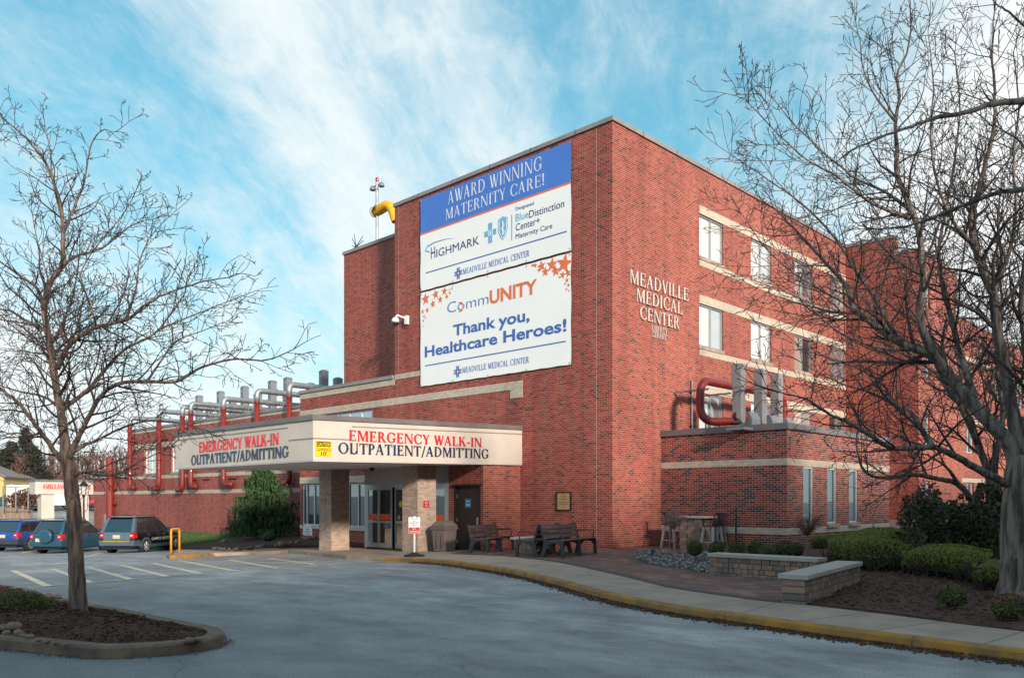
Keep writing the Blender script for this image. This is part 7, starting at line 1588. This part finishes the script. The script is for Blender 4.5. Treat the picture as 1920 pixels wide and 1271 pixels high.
lp_('tailgate', 'p_grey', lambda mb: mb.hexa([(-h * .72, y0 - .02, .64), (h * .72, y0 - .02, .64), (h * .72, y0 + .05, .64), (-h * .72, y0 + .05, .64)], [(-h * .76, y0 + .0, 1.02), (h * .76, y0 + .0, 1.02), (h * .76, y0 + .1, 1.02), (-h * .76, y0 + .1, 1.02)]), bevel=.01)
for s in (-1, 1): lp_('tailgate_pillar', 'p_grey', lambda mb: mb.hexa([(s * h * .74, y0 + .03, 1.0), (s * h * .93, y0 + .03, 1.0), (s * h * .93, y0 + .2, 1.0), (s * h * .74, y0 + .2, 1.0)], [(s * h * .62, y0 + .37, 1.66), (s * h * .77, y0 + .37, 1.66), (s * h * .77, y0 + .5, 1.66), (s * h * .62, y0 + .5, 1.66)]), fix=True)
lp_('roof_panel', 'p_silver', lambda mb: mb.box(-h * .68, h * .68, y0 + .5, y0 + 2.2, 1.715, 1.728))
lp_('hazard_strip', 'black', lambda mb: mb.box(-h * .78, h * .78, y0 - .078, y0 - .06, .565, .625))
lp_('hazard_stripes', 'yellow', lambda mb: [mb.hexa([(x, y0 - .081, .567), (x + .035, y0 - .081, .567), (x + .035, y0 - .07, .567), (x, y0 - .07, .567)], [(x + .04, y0 - .081, .623), (x + .075, y0 - .081, .623), (x + .075, y0 - .07, .623), (x + .04, y0 - .07, .623)]) for x in [-.68 + k * .085 for k in range(16)]])
lp_('door_lettering', 'whiteletter', lambda mb: lettering(mb, 'CAMPUS SAFETY', 'sans', 'X', h * 1.0 - .004, y0 + 1.35, y0 + 2.95, .60, .60, .13, depth=.012, bold=.02))
lp_('door_emblem', 'hydrant', lambda mb: (mb.prism([(.10 * math.sin(k * PI / 6), .10 * math.cos(k * PI / 6)) for k in range(12)], lambda a_, b_, d_: (h * .985 + d_, y0 + 2.45 + a_, .86 + b_), 0, .014)))
q = spot(139, 42.5)
suv('teal', 'teal compact car with a spare wheel cover on its rear door', q, HD, 'p_teal', L_=4.3, H=1.68, spare=True, lower='p_teal')
q = spot(58, 44.5)
suv('blue', 'bright blue crossover car at the left edge of the frame', q, HD + .02, 'p_blue', L_=4.3, H=1.62, lower='trim')
# distant vehicles beyond the ambulance entrance
def far(px, py, D, rz, paint, label, **k):
    q = atD(px, py, D); q.z = gz(q.x) - .1; return suv('far', label, q, rz, paint, group='cars parked beyond the ambulance entrance', roofrail=False, **k)
far(156, 945, 84, TH + 1.2, 'p_red', 'distant red car beyond the ambulance entrance')
far(115, 944, 92, TH + 1.4, 'p_silver', 'distant silver car seen under the ambulance entrance', H=1.45, belt=.9)
far(68, 940, 86, TH + 1.3, 'p_red', 'distant red car behind the white trailer', H=1.5, belt=.9)
far(18, 935, 80, TH + 1.5, 'p_teal', 'distant teal car behind the chain link fence', H=1.5, belt=.9)
q = atD(1792, 1012, 37); q.z = gz(q.x) - .118; suv('right', 'dark car half hidden behind the evergreen shrub', q, TH + PI / 2, 'p_teal', H=1.45, belt=.9, group=None)
# ================================================================ AMBULANCE ENTRANCE AND FAR LEFT BACKGROUND
AX = XS - .02
a_ = atD(177, 926, 66.5); fx = onY(177, 926, YL).x
Lf = 4.0
t = thing('ambulance_canopy', 'small beige canopy lettered for ambulances at the end of the long wing', 'canopy', (fx, YL - Lf / 2, -1.1))
zf0, zf1 = 1.95, 2.85
def xw(y): return fx - 0.0
part('fascia', 'stucco', t, lambda mb: mb.box(fx - 1.3, fx, YL - Lf, YL - .08, zf0, zf1))
part('coping', 'coping', t, lambda mb: mb.box(fx - 1.35, fx + .05, YL - Lf - .05, YL - .08, zf1 + .002, zf1 + .16))
part('lettering', 'redletter', t, lambda mb: lettering(mb, 'AMBULANCE ENTRANCE', 'bold', 'X', fx + .004, YL - Lf + .5, YL - .25, zf0 + .38, zf0 + .38, .33, depth=.04), fix=True)
for y in (YL - Lf + .45, YL - .95): part('column', 'stucco', t, lambda mb: mb.box(fx - 1.0, fx - .15, y, y + .85 if y < YL - 2 else y + .6, -1.3, zf0 - .002))
part('column_base', 'brick_tan', t, lambda mb: mb.box(fx - 1.004, fx - .146, YL - Lf + .446, YL - Lf + 1.304, -1.3, -.4))
# retaining wall and fence
A_ = atD(-40, 945, 58); B_ = atD(56, 958, 62); C__ = atD(63, 975, 58)
t = thing('retaining_wall', 'long pale timber retaining wall behind the parked blue car', 'wall', (B_.x, B_.y, -1.2))
M['oldwood'] = mat('weathered_boards', (.34, .26, .20), .9, c2=(.22, .17, .14), scale=4, stretch=(3, 3, .4))
part('boards', 'oldwood', t, lambda mb: (mb.hexa([(A_.x, A_.y, -1.4), (B_.x, B_.y, -1.4), (B_.x - .2, B_.y + .25, -1.4), (A_.x - .2, A_.y + .25, -1.4)], [(A_.x, A_.y, 1.25), (B_.x, B_.y, .75), (B_.x - .2, B_.y + .25, .75), (A_.x - .2, A_.y + .25, 1.25)])), fix=True)
part('post', 'oldwood', t, lambda mb: [mb.box(p_.x - .08, p_.x + .08, p_.y - .14, p_.y - .02, -1.4, 1.1) for p_ in [A_.lerp(B_, k / 8) for k in range(1, 8)]])
t = thing('chain_fence', 'grey chain link fence above the timber retaining wall', 'fence', (A_.x, A_.y + 1.5, .8))
part('post', 'galv', t, lambda mb: [mb.tube([(p_.x, p_.y + 1.5, .8), (p_.x, p_.y + 1.5, 2.5)], .04, 6) for p_ in [A_.lerp(B_, k / 4) for k in range(4)]])
part('rail', 'galv', t, lambda mb: [mb.tube([(A_.x, A_.y + 1.5, z), (B_.x, B_.y + 1.5, z)], .025, 6) for z in (.95, 2.45)])
# rising bank beyond
def house(nm, label, px, D, w_, d_, h_, rh, wallm, roofm, rz, zb=None, win=()):
    q = atD(px, 937, D); z = gz(q.x) - .3 if zb is None else zb
    t = thing(nm, label, 'house', (q.x, q.y, z), rz, 'houses beyond the parking lot'); 
    def lp_(n_, m_, fn, par=None, **k): mb = MB(); fn(mb); return mb.build(n_, M[m_], par or t, local=True, **k)
    lp_('wall', wallm, lambda mb: (mb.box(-w_, w_, -d_, d_, 0, h_), mb.prism([(-w_, h_), (w_, h_), (0, h_ + rh)], lambda a_, b_, e: (a_, e, b_), -d_ + .01, d_ - .01)))
    lp_('roof', roofm, lambda mb: [mb.hexa([(s * (w_ + .3), -d_ - .3, h_ - .15), (s * (w_ + .3), d_ + .3, h_ - .15), (0, d_ + .3, h_ + rh), (0, -d_ - .3, h_ + rh)], [(s * (w_ + .3), -d_ - .3, h_ + .02), (s * (w_ + .3), d_ + .3, h_ + .02), (0, d_ + .3, h_ + rh + .18), (0, -d_ - .3, h_ + rh + .18)]) for s in (-1, 1)], fix=True)
    for x, z in win:
        f_ = lp_('window', 'framewhite', lambda mb: mb.box(x - .5, x + .5, -d_ - .05, -d_, z, z + 1.4)); lp_('pane', 'glassdark', lambda mb: mb.box(x - .42, x + .42, -d_ - .06, -d_ - .05, z + .08, z + 1.32), f_)
        f_ = lp_('window', 'framewhite', lambda mb: mb.box(w_, w_ + .05, x - .5, x + .5, z, z + 1.4)); lp_('pane', 'glassdark', lambda mb: mb.box(w_ + .05, w_ + .06, x - .42, x + .42, z + .08, z + 1.32), f_)
    return t
M['siding_y'] = mat('yellow_siding', (.60, .42, .17), .8, c2=(.54, .37, .14)); M['siding_w'] = mat('white_siding', (.58, .58, .58), .8); M['roof_g'] = mat('grey_shingle', (.16, .14, .14), .9, c2=(.22, .19, .18), scale=4)
house('yellow_house', 'yellow sided house at the left edge beyond the fence', -40, 92, 4.0, 4.0, 3.4, 1.4, 'siding_y', 'roof_g', TH + .2, zb=.7, win=((1.5, 1.2), (-1.5, 1.2)))
house('white_house', 'small white sided house left of the ambulance canopy', 52, 150, 3.2, 4.0, 3.4, 1.6, 'siding_w', 'roof_g', TH + .9, zb=1.4, win=((1.4, 1.0), (-1.2, 1.0)))
q = atD(74, 958, 80); q.z = gz(q.x) - .1
t = thing('box_trailer', 'plain white box trailer beside the ambulance canopy', 'trailer', q, TH + 1.1)
mb = MB(); mb.box(-2.6, 2.6, -1.1, 1.1, .55, 2.5); mb.build('box', M['white'], t, local=True, bevel=.06)
for s in (-1, 1):
    for x in (-.5, .5):
        mb = MB(); mb.tube([(x, s * .9, .36), (x, s * 1.12, .36)], .36, 16); mb.build('wheel', M['rubber'], t, local=True)
mb = MB(); mb.box(2.6, 3.6, -.06, .06, .5, .6); mb.build('drawbar', M['black'], t, local=True)
# bush above wall
c = atD(43, 925, 66); t = thing('dry_bush', 'brown twiggy round bush above the retaining wall', 'bush', (c.x, c.y, .2)); mb = MB()
for k in range(7): bushy(mb, (c.x + rg.uniform(-1, 1.1), c.y + rg.uniform(-.6, .6), 1.3 + rg.uniform(-.3, .4)), .8, .8, .75, 420, .11, rg, bottom=-.8, rough=.5)
mb.build('foliage', M['brownleaf'], t)
mb = MB()
for k in range(30): mb.tube([(c.x + rg.uniform(-.3, .3), c.y, -.2), (c.x + rg.uniform(-1.2, 1.2), c.y + rg.uniform(-.6, .6), rg.uniform(1.2, 2.2))], [.04, .01], 4)
mb.build('branches', M['twig'], t)
# conifers and far woods
def fir(px, D, top, wd, label, dens=1.0):
    b_ = atD(px, 937, D); zb = gz(b_.x); zt_ = atD(px, top, D).z; h_ = zt_ - zb; t = thing('fir_tree', label, 'tree', (b_.x, b_.y, zb), group='dark conifers beyond the parking lot')
    mb = MB(); mb.tube([(b_.x, b_.y, zb - .5), (b_.x, b_.y, zt_)], [.35, .04], 8); mb.build('trunk', M['bark'], t)
    mb = MB(); n = int(260 * dens)
    for k in range(n):
        s_ = rg.random() ** .8; z = zb + h_ * (.10 + .9 * s_); R0 = wd * (1 - s_) ** .75 * rg.uniform(.45, 1.05) + .15; a_ = rg.uniform(0, 6.28); d = Vector((math.cos(a_), math.sin(a_), -.12)); 
        for j in range(16): p_ = Vector((b_.x, b_.y, z)) + d * R0 * rg.uniform(.25, 1) + Vector((rg.gauss(0, .12), rg.gauss(0, .12), rg.gauss(0, .15))); leaf(mb, p_, rg.uniform(.12, .3), rg, Vector((0, 0, .6)), .35)
    mb.build('crown', M['farfir'], t)
fir(48, 118, 802, 3.2, 'tallest pointed dark conifer behind the lot', 1.0); fir(22, 112, 830, 5.2, 'broad dark conifer left of the tallest one', 1.5); fir(64, 116, 838, 4.2, 'shorter dark conifer right of the tallest one', 1.2); fir(8, 120, 845, 4.5, 'dark conifer at the left edge of the frame', 1.1); fir(91, 125, 885, 1.6, 'small slim conifer beyond the ambulance canopy', .5)
st6 = dict(seg=(.9, .7, .5), wig=.16, up=.12, lv=2, dens=(.7, .5), rmin=.03, lift=.35, scale=4)
labs = ['bare far tree left of the lamp', 'bare far tree above the ambulance canopy', 'bare far tree over the low brick end', 'bare far tree by the thick red pipe', 'thin bare far tree beyond the wing end', 'spreading bare tree in front of the conifers', 'bare far tree right of the small conifer', 'bare far tree between two leaning ones', 'tallest bare far tree over the ambulance canopy', 'crooked bare tree near the lamp', 'bare far tree close behind the low brick end', 'bare far tree at the skyline beside the wing corner', 'slender bare tree between the pipe and the wing']
for i, (px, D, top) in enumerate(((110, 112, 870), (138, 105, 860), (178, 100, 850), (206, 108, 845), (226, 98, 838), (38, 96, 850), (98, 130, 850), (152, 120, 848), (166, 92, 840), (128, 135, 868), (192, 120, 842), (236, 115, 850), (216, 130, 835))):
    b_ = atD(px, 937, D); zb = gz(b_.x); h_ = atD(px, top, D).z - zb; b_ = Vector((b_.x, b_.y, zb)); t = thing('bare_tree', labs[i], 'tree', b_, group='bare far trees beyond the wing')
    mb = MB(); mb.tube(fine([b_ - Vector((0, 0, .3)), b_ + Vector((rg.uniform(-.3, .3), 0, h_ * .5)), b_ + Vector((rg.uniform(-.6, .6), 0, h_ * .9))], 3), [.16, .15, .14, .12, .09, .06, .03], 6); mb.build('trunk', M['bark'], t, smooth=True); tw = MB()
    for k in range(16):
        a_ = k * 2.4; s_ = rg.uniform(.2, .88); grow(tw, b_ + Vector((0, 0, h_ * s_)), Vector((math.cos(a_) * .7, math.sin(a_) * .7, .75)), h_ * rg.uniform(.22, .4) * (1.15 - s_ * .6), .07, 0, rg, st6)
    tw.build('crown', M['twigred'], t)
# far wooded bank closing the view
mb = MB()
for k in range(1500):
    u = rg.uniform(-260, 300); D = rg.uniform(140, 210); q = atD(u, 937, D); z = gz(q.x) + rg.uniform(0, 7 + 2 * math.sin(u * .02)); mb.tube([(q.x, q.y, z - 1.5), (q.x + rg.uniform(-.6, .6), q.y, z + 2.5)], [.09, .02], 3, caps=False)
    for j in range(3): a_ = Vector((q.x, q.y, z + rg.uniform(-1, 2))); mb.tube([a_, a_ + Vector((rg.uniform(-1.4, 1.4), rg.uniform(-1, 1), rg.uniform(.4, 1.4)))], [.04, .015], 3, caps=False)
tag(mb.build('woods', M['twigred']), 'hazy far belt of leafless woods beyond the houses', 'woods', kind='stuff')
# overhead wire
a_ = atD(-20, 896, 75); b_ = atD(110, 912, 90)
tag(MB().tube([a_, (a_ + b_) / 2 - Vector((0, 0, .3)), b_], .035, 5).build('power_line', M['coping_lt']), 'thin pale overhead wire sagging past the conifers', 'wire')

# added unseen block, shaped to keep the low sun off the forecourt
t = thing('shade_block', 'added unseen brick block shading the forecourt from beyond the right edge', 'building', (40, 0, -.2))
NB = (39.0, 56.0, -46.0, 34.0)
nh = [(y, y + 1.8, z, z + 1.6) for y in range(-42, 32, 4) for z in (1.2, 4.8, 8.4)]
def f(mb):
    wall(mb, 'X', NB[0], NB[2], NB[3], -.3, 13.4, nh, .12, sgn=-1); wall(mb, 'X', NB[1], NB[2], NB[3], -.3, 13.4); wall(mb, 'Y', NB[2], NB[0], NB[1], -.3, 13.4); wall(mb, 'Y', NB[3], NB[0], NB[1], -.3, 13.4, sgn=-1)
    mb.add([(NB[0], NB[2], 13.3), (NB[1], NB[2], 13.3), (NB[1], NB[3], 13.3), (NB[0], NB[3], 13.3)], [(0, 1, 2, 3)])
part('wall', 'brick_rear', t, f)
part('coping', 'coping_lt', t, lambda mb: (mb.box(NB[0] - .06, NB[0] + .3, NB[2], NB[3], 13.4, 13.55), mb.box(NB[1] - .3, NB[1] + .06, NB[2], NB[3], 13.4, 13.55)))
for h_ in nh: window(t, 'X', NB[0], *h_, .12, mull=(.5,), mglass='glassblue', sgn=-1)
